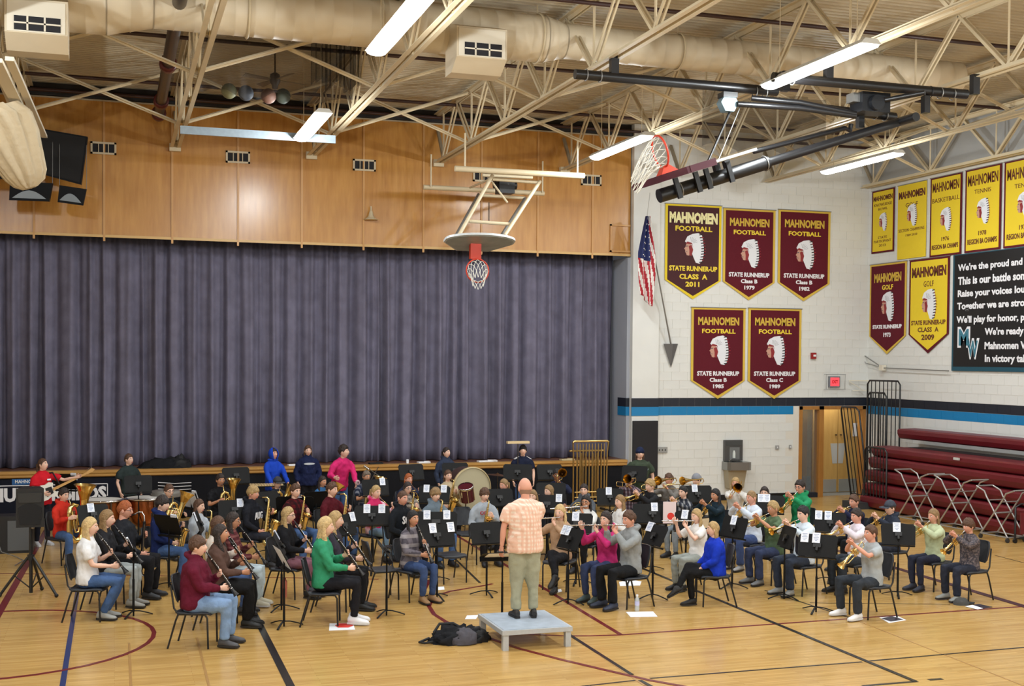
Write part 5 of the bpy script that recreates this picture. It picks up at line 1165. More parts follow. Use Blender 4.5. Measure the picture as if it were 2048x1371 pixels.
    def cap_(swell, line, mt, name, bumpy=.006, fq=5):
        q = MB(); n, m_ = 40, 14; rings = []; xs_ = [a_ for a_, _ in LINES[line]]; ys_ = [b_ for _, b_ in LINES[line]]
        for i in range(m_+1):
            ring = []
            for j in range(n):
                lon = 2*math.pi*j/n; al = lon if lon <= math.pi else 2*math.pi-lon
                lo = float(np.interp(al, xs_, ys_))
                if line in ('short', 'fringe', 'curly', 'buzz'): lo += .05*noise.noise(V((lon*6, px, 0)))
                la = lo+(math.pi/2-.03-lo)*i/m_
                edge = min(1, .35+i/3)
                sw_ = swell*edge*(1+.35*math.sin(la))+bumpy*noise.noise(V((math.sin(lon)*fq, math.cos(lon)*fq, la*fq*.5+px)))
                p = headfn(lon, la, 1, sw_)
                ring.append(hp(p+V((0, -.004, .002))))
            rings.append(ring)
        inner = [[hc+(p-hc)*.96 for p in rings[0]]]
        q.loft(inner+rings); return q.build(name, mt, root)
    if hs == 'bald':
        q = MB(); n = 24; rings = []
        for i in range(5):
            la = -.62+.5*i/4; rings.append([hp(headfn(math.radians(80+200*j/(n-1)), la, 1, .003)) for j in range(n)])
        vs_ = [p for r in rings for p in r]; q.add(vs_, [(i*n+j, i*n+j+1, (i+1)*n+j+1, (i+1)*n+j) for i in range(4) for j in range(n-1)], 0, True); q.build('cropped_hair', mat('stubble', (150, 120, 104), .7), root)
    else: cap_({'buzz': .005, 'short': .014, 'curly': .022, 'fringe': .019}.get(hs, .010), hs, HM, 'hair', {'curly': .022, 'fringe': .014, 'short': .012, 'buzz': .002}.get(hs, .005), 9 if hs == 'curly' else 6)
    if hs in ('long', 'longwave', 'bob', 'pony'):
        ln_ = {'long': .36, 'longwave': .40, 'bob': .20, 'pony': .30}[hs]
        q = MB(); rings = []
        if hs == 'pony':
            q.tube([hp(V((0, -.09, .03))), hp(V((0, -.13, .02))), hp(V((.01, -.13, -.1))), hp(V((.02, -.11, -.26)))], [.02*s, .03*s, .032*s, .01*s], 10)
        else:
            n = 16
            for i in range(9):
                f = i/8; z = .05-ln_*f
                ring = []
                for j in range(n):
                    a = math.pi*(.06+.88*j/(n-1)); wv_ = 1+.10*math.sin(f*14+j*1.7)*(hs == 'longwave')
                    rx = (.088+.012*math.sin(f*3))*wv_; ry = (.100-.0*f)*wv_; ring.append(hp(V((-math.cos(a)*rx, -math.sin(a)*ry*.98+.012+(.03*f if f > .3 else 0)*0, z))))
                for j in range(n-1, -1, -1):
                    a = math.pi*(.06+.88*j/(n-1)); ring.append(hp(V((-math.cos(a)*.070, -math.sin(a)*.072+.012, z+.004))))
                rings.append(ring)
            q.loft(rings)
            if hs in ('long', 'longwave'):
                for sx in (-1, 1): q.tube([hp(V((sx*.080, -.015, .03))), hp(V((sx*.088, -.005, -.08))), hp(V((sx*.092, .03, -.2))), hp(V((sx*.08, .06, -.33)))], [(.014*s, .02*s), (.02*s, .03*s), (.022*s, .035*s), (.01*s, .012*s)], 8)
        q.build('long_hair' if hs != 'pony' else 'ponytail', HM, root)
    if 'beanie' in opts or 'capon' in opts or 'hoodup' in opts:
        hat = {'beanie': 'beanie', 'capon': 'cap', 'hoodup': 'hood'}[[k for k in ('beanie', 'capon', 'hoodup') if k in opts][0]]
        hm = cloth(HATC.get(key, (60, 62, 70)))
        if hat == 'hood':
            q = MB(); rings = []
            for i in range(9):
                la = -.9+i*.29; rings.append([hp(headfn(math.radians(48+264*j/19), la, 1, .034)+V((0, 0, -.01*(i == 0)))) for j in range(20)])
            n = 20; vs_ = [p for r in rings for p in r]; q.add(vs_, [(i*n+j, i*n+j+1, (i+1)*n+j+1, (i+1)*n+j) for i in range(8) for j in range(n-1)], 0, True)
            o_ = q.build('hood', tm, root); md_ = o_.modifiers.new('t', 'SOLIDIFY'); md_.thickness = .016; md_.offset = 1
            q = MB(); q.tube([nk+V((.095*s*math.cos(a), .07*s*math.sin(a), .0)) for a in [2*math.pi*k/14 for k in range(14)]], .03*s, 8, closed=True); q.build('hood_collar', tm, root)
        else:
            cap_(.024, hat, hm, hat, .004)
            if hat == 'cap':
                q = MB(); n = 10; q.add([hp(headfn(math.radians(-55+110*j/(n-1)), .36, 1, .026)) for j in range(n)]+[hp(headfn(math.radians(-48+96*j/(n-1)), .20, 1, .09)+V((0, .015, 0))) for j in range(n)], [(j, j+1, n+j+1, n+j) for j in range(n-1)], 0, True); o_ = q.build('brim', hm, root); md_ = o_.modifiers.new('t', 'SOLIDIFY'); md_.thickness = .006
    if 'glasses' in opts:
        q = MB()
        for sx in (-1, 1):
            q.tube([hp(V((sx*.031+.021*math.cos(a), .098-.01*abs(math.cos(a)), .014+.017*math.sin(a)))) for a in [2*math.pi*k/12 for k in range(12)]], .0028*s, 4, closed=True)
            q.tube([hp(V((sx*.052, .09, .016))), hp(V((sx*.078, .0, .012)))], .0025*s, 4)
        q.tube([hp(V((-.01, .1, .016))), hp(V((.01, .1, .016)))], .0028*s, 4); q.build('glasses', mat('glasses_frame', (40, 32, 30), .4), root)
    PEOPLE[key] = dict(root=root, base=base, rz=rz, ang=ang, mouth=mouth, desc=desc, s=s, hc=hc, sh=sh, hip=hip, Rz=Rz, sex='fem' in opts, sit=sit, lean=lean, sw=sw)
    return PEOPLE[key]
HATC = {'beanieman': (26, 34, 62), 'beanieplayer': (128, 130, 138), 'capboy': (62, 66, 76), 'caphorn': (120, 130, 140)}
# ---------------------------------------------------------------- instrument prototypes (origin at the mouthpiece tip, y forward, x to the player's right)
PROTO = {}
def finish_proto(root): proto(root); root.location = (0, 0, -50); return root
def ins(name, place, label, M_):
    if name not in PROTO: PROTO[name] = make_instrument(name); first = True; r = PROTO[name]
    else: r = copy_tree(PROTO[name])
    for_name = NAMES[name]
    tag(r, label, {'alto': 'saxophone', 'tenor': 'saxophone'}.get(name, for_name[1]), for_name[0].replace('_', ' ')+'s of the band')
    r.matrix_world = M_
    return r
NAMES = {'clarinet': ('clarinet', 'clarinet'), 'bass_clarinet': ('bass_clarinet', 'clarinet'), 'flute': ('flute', 'flute'), 'trumpet': ('trumpet', 'trumpet'), 'trombone': ('trombone', 'trombone'), 'alto': ('alto_saxophone', 'saxophone'), 'tenor': ('tenor_saxophone', 'saxophone'), 'euphonium': ('euphonium', 'euphonium'), 'tuba': ('tuba', 'tuba'), 'horn': ('french_horn', 'french horn'), 'bass_guitar': ('bass_guitar', 'guitar')}
def bellprof(r0, r1, L_, n=9):
    return [(r0+(r1-r0)*((i/n)**3.2), L_*i/n) for i in range(n+1)]
def make_instrument(k):
    r = bpy.data.objects.new(NAMES[k][0], None); COL.objects.link(r); X = V((1, 0, 0))
    def along(d): d = V(d).normalized(); return d
    if k in ('clarinet', 'bass_clarinet'):
        EB = mat('ebony', (24, 22, 24), .3)
        if k == 'clarinet':
            d = along((0, .58, -.82)); q = MB()
            q.tube([d*0, d*.03, d*.07], [.004, .009, .012], 8); q.build('mouthpiece', EB, r)
            q = MB(); q.tube([d*.07, d*.12, d*.121, d*.55], [.0155, .0155, .013, .0145], 10); q.build('body', EB, r)
            q = MB(); q.tube([d*.55, d*.60, d*.64, d*.665], [.0155, .02, .03, .039], 14); q.build('bell', EB, r)
            for t_ in (.115, .33, .55):
                q = MB(); q.tube([d*t_, d*(t_+.008)], .0175, 10); q.build('ring', SILVER, r)
            q = MB(); nrm = V((0, d.z*-1, d.y)).normalized()
            for i in range(13): c = d*(.15+.03*i)+nrm*.014+X*(.006*(-1)**i); q.ball(c, (.008, .009, .006), 0, 6, 4)
            q.tube([d*.16+nrm*.017+X*.01, d*.5+nrm*.019+X*.01], .003, 4); q.tube([d*.3+X*-.018, d*.55+X*-.018], .003, 4); q.build('key_work', SILVER, r)
        else:
            q = MB(); q.tube([(0, 0, 0), (0, .05, .02)], [.006, .014], 8); q.build('mouthpiece', EB, r)
            q = MB(); q.tube([(0, .05, .02), (0, .1, .05), (0, .15, .05), (0, .18, 0), (0, .185, -.08)], .011, 8); q.build('neck', SILVER, r)
            q = MB(); q.tube([(0, .185, -.08), (.02, .14, -.75)], .02, 10); q.build('body', EB, r)
            q = MB(); q.tube([(.02, .14, -.75), (.02, .15, -.83), (.02, .21, -.86), (.02, .26, -.8), (.02, .3, -.70)], [.02, .022, .03, .042, .068], 12); q.build('bell', SILVER, r)
            q = MB()
            for i in range(14): q.ball((.0+.02*i/14, .165-.003*i+.02, -.12-.042*i), (.012, .009, .012), 0, 6, 4)
            q.tube([(.02, .19, -.12), (.035, .16, -.7)], .004, 4); q.build('key_work', SILVER, r)
    elif k == 'flute':
        d = along((.97, .22, -.10)); o = V((-.07, .012, .012)); q = MB(); q.tube([o, o+d*.20, o+d*.68], .0105, 8); q.build('body', SILVER, r)
        q = MB(); q.ball(o+d*.075+V((0, -.004, .0)), (.02, .012, .011)); q.build('lip_plate', SILVER, r)
        q = MB()
        for i in range(12): q.ball(o+d*(.26+.032*i)+V((0, .002, .011)), (.009, .009, .004), 0, 6, 4)
        q.tube([o+d*.25+V((0, -.012, .008)), o+d*.64+V((0, -.012, .008))], .0025, 4); q.build('key_work', SILVER, r)
    elif k == 'trumpet':
        fr_ = Matrix.Rotation(-.14, 4, 'X'); P = lambda x, y, z: fr_ @ V((x, y, z))
        q = MB(); q.tube([P(0, 0, 0), P(0, .015, 0), P(0, .08, 0)], [.013, .006, .006], 10); q.build('mouthpiece', SILVER, r)
        q = MB(); q.tube([P(0, .07, 0), P(0, .45, 0), P(0, .485, -.02), P(0, .485, -.06), P(0, .45, -.08), P(0, .30, -.08)], .007, 8); q.build('lead_pipe', BRASS, r)
        q = MB(); q.tube([P(-.0, .25, -.08), P(0, .10, -.08), P(0, .07, -.06), P(0, .07, -.03), P(0, .10, -.0), P(-.02, .3, .0)], .007, 8); q.build('tuning_bow', BRASS, r)
        q = MB(); n = 8; q.tube([P(-.03, .16, .0)]+[P(-.03, .22+.38*i/n, 0) for i in range(n+1)], [.007]+[.008+.054*(i/n)**3.4 for i in range(n+1)], 14, cap=False); q.build('bell', BRASS, r)
        for i in range(3):
            q = MB(); y = .235+.028*i; q.tube([P(-.0, y, -.1), P(0, y, .03)], .011, 8); v_ = q.build('valve', BRASS, r); q = MB(); q.tube([P(0, y, .03), P(0, y, .05)], .004, 5); q.tube([P(0, y, .05), P(0, y, .054)], .008, 8); q.build('valve_cap', SILVER, v_)
    elif k == 'trombone':
        fr_ = Matrix.Rotation(-.22, 4, 'X'); P = lambda x, y, z: fr_ @ V((x, y, z))
        q = MB(); q.tube([P(0, 0, 0), P(0, .02, 0), P(0, .08, 0)], [.016, .007, .007], 10); q.build('mouthpiece', SILVER, r)
        q = MB(); q.tube([P(0, .08, 0), P(0, .82, 0), P(0, .86, -.02), P(0, .86, -.07), P(0, .82, -.09), P(0, .12, -.09)], .008, 8); q.build('slide', BRASS, r)
        for y in (.1, .42):
            q = MB(); q.tube([P(0, y, 0), P(0, y, -.09)], .005, 5); q.build('slide_brace', BRASS, r)
        q = MB(); n = 8; q.tube([P(0, .12, -.09), P(-.05, .10, -.04), P(-.09, .0, .0), P(-.10, -.16, .02), P(-.11, -.20, .07), P(-.11, -.16, .12)], .0085, 8); q.build('gooseneck', BRASS, r)
        q = MB(); q.tube([P(-.11, -.16+.62*i/n, .12-.04*i/n) for i in range(n+1)], [.010+.085*(i/n)**3.4 for i in range(n+1)], 16, cap=False); q.build('bell', BRASS, r)
    elif k in ('alto', 'tenor'):
        g = 1.0 if k == 'alto' else 1.3
        q = MB(); q.tube([(0, 0, 0), (0, .03*g, .004), (0, .07*g, .006)], [.005, .012, .013], 8); q.build('mouthpiece', mat('ebony', (24, 22, 24), .3), r)
        q = MB(); q.tube([V((0, .07, .006))*g, V((0, .13, .01))*g, V((0, .16, -.01))*g, V((.01, .165, -.06))*g], [.010*g, .011*g, .012*g, .013*g], 10); q.build('neck', BRASS, r)
        q = MB(); q.tube([V((.01, .165, -.06))*g, V((.05, .16, -.30))*g, V((.09, .15, -.52))*g], [.014*g, .024*g, .034*g], 12); q.build('body', BRASS, r)
        q = MB(); q.tube([V((.09, .15, -.52))*g, V((.10, .16, -.57))*g, V((.105, .20, -.60))*g, V((.10, .245, -.57))*g, V((.09, .26, -.52))*g], [.034*g, .036*g, .038*g, .041*g, .043*g], 14); q.build('bow', BRASS, r)
        q = MB(); q.tube([V((.09, .26, -.52))*g, V((.075, .27, -.42))*g, V((.065, .285, -.35))*g, V((.06, .30, -.31))*g, V((.058, .308, -.295))*g], [.043*g, .047*g, .053*g, .064*g, .076*g], 16, cap=False); q.tube([V((.059, .305, -.302))*g, V((.075, .27, -.42))*g], [.062*g, .02*g], 14); q.build('bell', BRASS, r)
        q = MB()
        for i in range(9): q.ball(V((.03+.0065*i, .192, -.14-.04*i))*g, (.016*g, .008*g, .016*g), 0, 8, 4)
        q.tube([V((.055, .19, -.1))*g, V((.12, .18, -.5))*g], .004, 5); q.tube([V((.035, .2, -.1))*g, V((.1, .19, -.5))*g], .003, 5)
        for i in range(3): q.ball(V((.12, .24, -.54+.07*i))*g, (.01*g, .024*g, .024*g), 0, 8, 4)
        q.build('key_work', BRASS, r)
    elif k in ('euphonium', 'tuba'):
        g = 1.0 if k == 'euphonium' else 1.35
        q = MB(); q.tube([(0, 0, 0), (0, .02, 0), (0, .06, -.01)], [.018, .008, .007], 10); q.build('mouthpiece', SILVER, r)
        c = V((-.02, .22, -.30))
        P = lambda x, z, y=0: c+V((x, y, z))*g
        q = MB(); n = 8; q.tube([P(-.11, -.16), P(-.12, .0), P(-.12, .12)]+[P(-.12-.01*i/n, .12+.30*i/n, .02*i/n) for i in range(1, n+1)], [.05*g, .047*g, .05*g]+[(.05+.10*(i/n)**2.6)*g for i in range(1, n+1)], 18, cap=False); q.build('bell', BRASS, r)
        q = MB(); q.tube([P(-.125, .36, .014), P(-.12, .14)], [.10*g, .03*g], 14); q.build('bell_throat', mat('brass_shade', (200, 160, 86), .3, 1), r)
        q = MB(); q.tube([P(-.11, -.16), P(-.10, -.25), P(-.04, -.31), P(.04, -.31), P(.10, -.25), P(.11, -.16), P(.11, .06)], [.05*g, .05*g, .048*g, .045*g, .042*g, .04*g, .034*g], 14); q.build('bottom_bow', BRASS, r)
        q = MB(); q.tube([P(.11, .06), P(.10, .13), P(.05, .17), P(-.01, .15), P(-.04, .08), P(-.05, -.14)], [.034*g, .031*g, .028*g, .026*g, .024*g, .02*g], 12); q.build('top_bow', BRASS, r)
        q = MB(); q.tube([P(-.05, -.14), P(-.03, -.2), P(.02, -.2), P(.03, -.1, -.02), P(.03, .05, -.04), V((0, .06, -.01))], [.02*g, .017*g, .014*g, .012*g, .01*g, .007], 10); q.build('lead_pipe', BRASS, r)
        for i in range(3):
            q = MB(); x = -.01+.045*i; q.tube([P(x, -.10, -.06), P(x, .08, -.06)], .018*g, 10); q.tube([P(x, .08, -.06), P(x, .11, -.06)], .006*g, 6); q.build('valve', SILVER, r)
        for i in range(3):
            q = MB(); x = -.05+.05*i; q.tube([P(x, -.1, .07), P(x, .06-.03*i, .07), P(x+.02, .085-.03*i, .07), P(x+.04, .06-.03*i, .07), P(x+.04, -.1, .07)], .009*g, 8); q.build('tuning_slide', BRASS, r)
    elif k == 'horn':
        q = MB(); q.tube([(0, 0, 0), (0, .02, -.01), (0, .09, -.05)], [.012, .005, .005], 8); q.build('mouthpiece', SILVER, r)
        c = V((.05, .24, -.28)); q = MB(); q.tube([(0, .09, -.05)]+[c+V((.14*math.cos(a), .03, .15*math.sin(a))) for a in [1.9-k_*.35 for k_ in range(16)]], [.005]+[.007+.0005*k_ for k_ in range(16)], 8); q.build('coil', BRASS, r)
        q = MB(); q.tube([c+V((.10*math.cos(a), .0, .11*math.sin(a))) for a in [k_*.6 for k_ in range(11)]], .008, 8); q.build('inner_coil', BRASS, r)
        q = MB(); q.tube([c+V((-.12, .02, .02)), c+V((-.08, .02, -.14)), c+V((.02, .0, -.19)), c+V((.12, -.03, -.18)), c+V((.17, -.06, -.17)), c+V((.21, -.09, -.16)), c+V((.225, -.10, -.155))], [.013, .02, .028, .045, .075, .12, .145], 18, cap=False); q.build('bell', BRASS, r)
        for i in range(3):
            q = MB(); q.tube([c+V((-.05+.045*i, -.02, .0)), c+V((-.05+.045*i, .05, .0))], .02, 10); q.build('rotor_valve', BRASS, r)
    elif k == 'bass_guitar':
        q = MB(); W_ = mat('guitar_white', (225, 222, 212), .3)
        out = [(.02, .05), (-.02, .14), (.06, .19), (.16, .17), (.26, .20), (.36, .17), (.40, .06), (.40, -.06), (.34, -.16), (.22, -.17), (.12, -.14), (.0, -.2), (-.06, -.15), (.0, -.05)]
        fr_ = frame((-.06, .16, -.48), (.93, 0, -.36), (.36, 0, .93)); q.poly(out, fr_, -.04); q.build('body', W_, r)
        q = MB(); q.poly([(.04, .03), (-.84, .022), (-.84, -.022), (.04, -.03)], fr_ @ Matrix.Translation((0, 0, -.06)), .022); q.build('neck', mat('neck_maple', (196, 150, 90), .4), r)
        q = MB(); q.poly([(-.84, .03), (-1.0, .06), (-1.06, .0), (-1.0, -.03), (-.84, -.03)], fr_ @ Matrix.Translation((0, 0, -.055)), .016); q.build('headstock', mat('neck_maple', (196, 150, 90), .4), r)
        for i in range(4):
            q = MB(); q.tube([fr_ @ V((-.88-.04*i, .05, -.05)), fr_ @ V((-.88-.04*i, .09, -.05))], .008, 6); q.build('tuning_peg', SILVER, r)
        q = MB(); q.poly([(.05, .08), (.2, .1), (.22, -.1), (.05, -.08)], fr_ @ Matrix.Translation((0, 0, -.046)), .004); q.build('pickguard', mat('pick_black', (30, 28, 30), .4), r)
        q = MB(); q.tube([(-.24, .11, -.42), (-.17, .06, -.26), (-.13, -.02, -.13), (-.10, -.12, -.15)], .018, 6); q.build('strap', mat('strap_black', (24, 24, 26), .8), r)
    proto(r); return r
ART = {'clarinet': 'black clarinet', 'bass_clarinet': 'black bass clarinet with silver neck', 'flute': 'silver flute', 'trumpet': 'brass trumpet', 'trombone': 'brass trombone', 'alto': 'brass alto saxophone', 'tenor': 'large brass saxophone', 'euphonium': 'brass euphonium', 'tuba': 'large brass tuba', 'horn': 'brass french horn', 'bass_guitar': 'white bass guitar'}
def give(key, name, dyaw=0, dpitch=0, droll=0, scale=1.0, off=(0, 0, 0)):
    p = PEOPLE[key]; s = p['s']
    M_ = Matrix.Translation(p['base']) @ Matrix.Rotation(p['rz'], 4, 'Z') @ Matrix.Translation(p['mouth']+V(off)*s) @ Matrix.Rotation(math.radians(dyaw), 4, 'Z') @ Matrix.Rotation(math.radians(dpitch), 4, 'X') @ Matrix.Rotation(math.radians(droll), 4, 'Y') @ Matrix.Scale(s*scale, 4)
    return ins(name, None, ART[name]+' played by '+p['desc'], M_)
# ---------------------------------------------------------------- chairs
def make_chair():
    r = bpy.data.objects.new('band_chair', None); COL.objects.link(r)
    CS = mat('chair_shell', (36, 39, 46), .5, bump=.2, bscale=250)
    q = MB(); rings = []
    for y, w, z in ((-.21, .19, .455), (-.15, .215, .445), (.0, .225, .44), (.13, .225, .45), (.2, .21, .445), (.225, .19, .43)):
        rings.append([V((-w, y, z)), V((-w*.9, y, z+.008)), V((0, y, z-.004)), V((w*.9, y, z+.008)), V((w, y, z)), V((w, y, z-.018)), V((0, y, z-.03)), V((-w, y, z-.018))])
    q.loft(rings); q.build('seat', CS, r)
    q = MB(); rings = []
    for z, w, y in ((.56, .17, -.215), (.60, .205, -.225), (.70, .215, -.25), (.80, .21, -.275), (.87, .185, -.29), (.885, .15, -.292)):
        rings.append([V((w*math.sin(a), y+.06*(1-math.cos(a))*1.2+dy, z)) for dy, rr in ((0, 0), (-.02, 1)) for a in ([-1.0, -.6, -.2, .2, .6, 1.0] if not rr else [1.0, .6, .2, -.2, -.6, -1.0])])
    q.loft(rings); q.build('backrest', CS, r)
    for sx in (-1, 1):
        q = MB(); q.tube([(sx*.2, .2, .0), (sx*.205, .19, .38), (sx*.2, .16, .425)], .0125, 8); q.build('leg', BLACK, r)
        q = MB(); q.tube([(sx*.215, -.30, .0), (sx*.21, -.2, .35), (sx*.205, -.17, .425)], .0125, 8); q.build('leg', BLACK, r)
        q = MB(); q.tube([(sx*.2, .16, .425), (sx*.205, -.17, .425), (sx*.2, -.225, .5), (sx*.185, -.27, .78)], .0125, 8); q.build('side_frame', BLACK, r)
    q = MB(); q.tube([(-.2, .14, .418), (.2, .14, .418)], .010, 6); q.build('stretcher', BLACK, r)
    proto(r); return r
CH0 = make_chair(); CH_USED = []
def chair_at(p, rz, label, s=CK):
    r = CH0 if not CH_USED else copy_tree(CH0); CH_USED.append(r)
    tag(r, label, 'chair', 'black band chairs'); r.location = p; r.rotation_euler = (0, 0, rz); r.scale = (s, s, s); return r
def seat(key):
    p = PEOPLE[key]; b_ = p['base'].copy(); b_.z = 0; b_ += p['Rz'] @ V((0, .02, 0))
    return chair_at(b_, p['rz'], 'black band chair under '+p['desc'])
# ---------------------------------------------------------------- music stands
def make_stand():
    r = bpy.data.objects.new('music_stand', None); COL.objects.link(r)
    q = MB(); rot_ = Matrix.Rotation(math.radians(-20), 3, 'X')
    # desk: origin at its middle, face towards +y (the player) leaning back, in the XZ plane
    q.poly([(-.24, -.16), (.24, -.16), (.25, .12), (.22, .16), (-.22, .16), (-.25, .12)], frame((0, 0, 0), (-1, 0, 0), (0, 0, 1)), .006); q.span((-.24, .0, -.175), (.24, .065, -.168)); q.span((-.24, .06, -.175), (.24, .066, -.15)); d = q.build('desk', mat('stand_black', (11, 11, 12), .6, spec=.25), r)
    q = MB(); q.tube([(0, -.03, -.02), (0, -.035, -.08)], .02, 8); q.box((0, -.018, 0), (.1, .03, .06)); q.build('tilt_block', BLACKP, d)
    q = MB(); q.tube([(0, 0, 0), (0, 0, 1)], .0115, 8); q.build('pole', mat('stand_black', (11, 11, 12), .6, spec=.25), r)
    q = MB(); q.tube([(0, 0, .06), (0, 0, .5)], .016, 8); q.build('outer_tube', mat('stand_black', (11, 11, 12), .6, spec=.25), r)
    for k in range(3):
        a = k*2*math.pi/3+.5; e = V((math.cos(a), math.sin(a), 0)); q = MB(); q.tube([e*.012+V((0, 0, .07)), e*.08+V((0, 0, .065)), e*.17+V((0, 0, .04)), e*.25+V((0, 0, .012))], [(.016, .008)]*4, 6); q.build('leg', mat('stand_black', (11, 11, 12), .6, spec=.25), r)
    proto(r); return r
ST0 = make_stand(); ST_USED = []; SHARED = {}
def stand(px, py, zc, lab, base=None, ang=None, to=None, tilt=20, w=1.0, cards=(), sheets=False, h=None):
    # px,py: middle of the desk in the photo; zc its height; ang: the way the desk faces
    P = atz(px, py, zc)
    if base: Bp = atz(base[0], base[1], 0); d0 = Bp.y; P = Bp+V((0, 0, zc)); P = V((Bp.x, Bp.y, zc))
    if to: b_ = PEOPLE[to]['base']; ang = math.degrees(math.atan2(b_.y-P.y, b_.x-P.x))
    rz = math.radians(ang-90)
    r = ST0 if not ST_USED else copy_tree(ST0); ST_USED.append(r)
    tag(r, lab, 'music stand', 'black music stands'); r.location = (P.x, P.y, 0); r.rotation_euler = (0, 0, rz)
    for c in r.children:
        n = c.name.split('.')[0]
        if n == 'desk': c.location = (0, .03, zc); c.rotation_euler = (math.radians(-tilt), 0, 0); c.scale = (w, 1, 1); desk = c
        elif n == 'pole': c.scale = (1, 1, zc-.02)
    DM = Matrix.Translation((P.x, P.y, 0)) @ Matrix.Rotation(rz, 4, 'Z') @ Matrix.Translation((0, .03, zc)) @ Matrix.Rotation(math.radians(-tilt), 4, 'X')
    for ci, (cx, cy) in enumerate(cards):
        # slide the card along the top edge until it lines up with where the photo shows it
        best = None
        for i in range(-20, 21):
            u = i/20*.21*w; pt = DM @ V((u, -.01, .10)); dd = pt-CP; z_ = dd.dot(CF); X = 1024+FPX*dd.dot(CR)/z_
            if best is None or abs(X-cx) < best[0]: best = (abs(X-cx), u)
        u = best[1]
        if 'card' not in SHARED:
            q = MB(); q.span((-.055, -.012, -.075), (.055, -.008, .07)); q.span((-.055, -.012, .066), (.055, .012, .071)); q.span((-.055, .008, .03), (.055, .012, .071)); SHARED['card'] = q.mesh('card', mat('card_white', (236, 240, 250), .7, spec=.2))
            q = MB()
            for j, wl in enumerate((.07, .05, .075, .06, .03)): q.span((-wl/2, -.0135, .045-.022*j-.004), (wl/2, -.0119, .045-.022*j+.004))
            SHARED['ink'] = q.mesh('print', INK)
        c = empty('name_card', None, None); c.matrix_world = DM @ Matrix.Translation((u, 0, .108))
        for nm, key_ in (('paper', 'card'), ('print', 'ink')):
            o = bpy.data.objects.new(nm, SHARED[key_]); COL.objects.link(o); o.parent = c
        side = 'only card' if len(cards) == 1 else ('left card of two' if ci == 0 else 'right card of two')
        tag(c, ('white printed card, %s hung over %s' % (side, lab.replace('black music stand ', 'stand '))), 'card', 'white cards clipped to the stands')
    if sheets:
        c = empty('open_sheet_music', 'white open sheet music lying on %s' % lab, 'paper'); c.matrix_world = DM
        for sx in (-1, 1):
            q = MB(); q.span((sx*.115-.11, .008, -.16), (sx*.115+.11, .011, .14)); q.build('page', WHITE, c)
    return r
# ================================================================ THE BAND
NV = (24, 32, 66); BK = (24, 24, 28); JN = (62, 92, 140); LJ = (120, 148, 186); DJ = (34, 46, 78); WH = (226, 226, 228); GR = (130, 136, 142)
DKP = plaid((54, 14, 20), (110, 22, 30), (24, 12, 16), .09)
# ---- left, front to back
person('p4', 180, 1053, 'person in white tee and blue jeans with straight blonde hair, leftmost clarinet|blonde clarinetist in white tee', WH, JN, ('long', 'lb'), instr='clarinet', ang=-14, s=1.05, sleeve='short', shoes=(150, 150, 146), opts='fem tuck')
person('p5', 214, 1037, 'person with dark blonde hair, black top and pale grey trousers playing clarinet|clarinetist in pale grey trousers', (34, 34, 38), (160, 166, 166), ('longwave', 'db'), instr='clarinet', ang=-16, s=1.05, opts='fem', shoes=(140, 138, 132))
person('p6', 250, 1020, 'red haired person with glasses in black jacket playing bass clarinet|red haired bass clarinetist', (28, 30, 36), BK, ('short', 'rd'), instr='bass_clarinet', ang=-20, s=1.08, opts='glasses big', skin='r')
person('p7', 325, 1008, 'person in navy hoodie and blue jeans playing alto saxophone|alto player in navy hoodie', (24, 38, 86), JN, ('fringe', 'dk'), instr='alto', ang=-25, s=1.04, opts='hoodie')
person('p1', 86, 929, 'standing person in red tee playing white bass guitar|bass guitarist in red tee', (196, 26, 40), (28, 30, 40), ('pony', 'br'), instr='bass_guitar', pose='stand', ang=-60, s=.96, sleeve='short', opts='fem', head=(25, 12), shoes=(200, 200, 205))
person('p2', 128, 990, 'person in orange hoodie and jeans hidden behind large brass tuba|tuba player in orange hoodie', (206, 52, 38), JN, ('short', 'dk'), instr='tuba', ang=-50, s=.98, opts='hoodie apart')
person('p3', 258, 919, 'standing person in dark green tee behind the kettle drums|kettle drummer in dark tee', (42, 52, 52), (30, 32, 42), ('short', 'br'), pose='stand', ang=-60, s=.93, sleeve='short', head=(15, 8), opts='')
person('p8', 338, 982, 'person with glasses in dark shirt playing euphonium with bell pointed forward|bespectacled euphonium player', (34, 40, 46), BK, ('short', 'br'), instr='euphonium', ang=-62, s=.98, opts='glasses')
person('p9', 441, 960, 'person in black tee hidden behind the bright euphonium|euphonium player in black tee', BK, BK, ('short', 'dk'), instr='euphonium', ang=-75, s=1.0, skin='m', sleeve='short')
person('p10', 398, 1012, 'person with brown hair in pale grey sweater playing alto saxophone|alto player in pale grey sweater', (176, 184, 194), JN, ('long', 'br'), instr='alto', ang=-35, s=.95, opts='fem')
person('p11', 506, 986, 'blond person in black lettered hoodie playing a large saxophone|large saxophone player in lettered hoodie', (24, 26, 34), (30, 34, 48), ('fringe', 'bd'), instr='tenor', ang=-35, s=1.03, opts='hoodie', skin='r')
person('p12', 547, 908, 'standing person in bright blue hoodie with hood up|drummer in bright blue hoodie', (26, 66, 178), (24, 26, 40), ('short', 'dk'), pose='stand', ang=-70, s=.97, skin='r', opts='hoodup', head=(10, 12), grip=((-.20, .34, 1.0), (.20, .34, 1.0)))
person('p13', 616, 901, 'standing person in navy printed hoodie with wavy shoulder length hair|woman in navy printed hoodie', NV, BK, ('bob', 'br'), pose='stand', ang=-85, s=.97, opts='fem big hoodie')
person('p14', 591, 982, 'person in red and black plaid shirt behind a music stand|plaid shirted sax player', DKP, JN, ('short', 'br'), instr='alto', ang=-60, s=1.03, head=(0, 0))
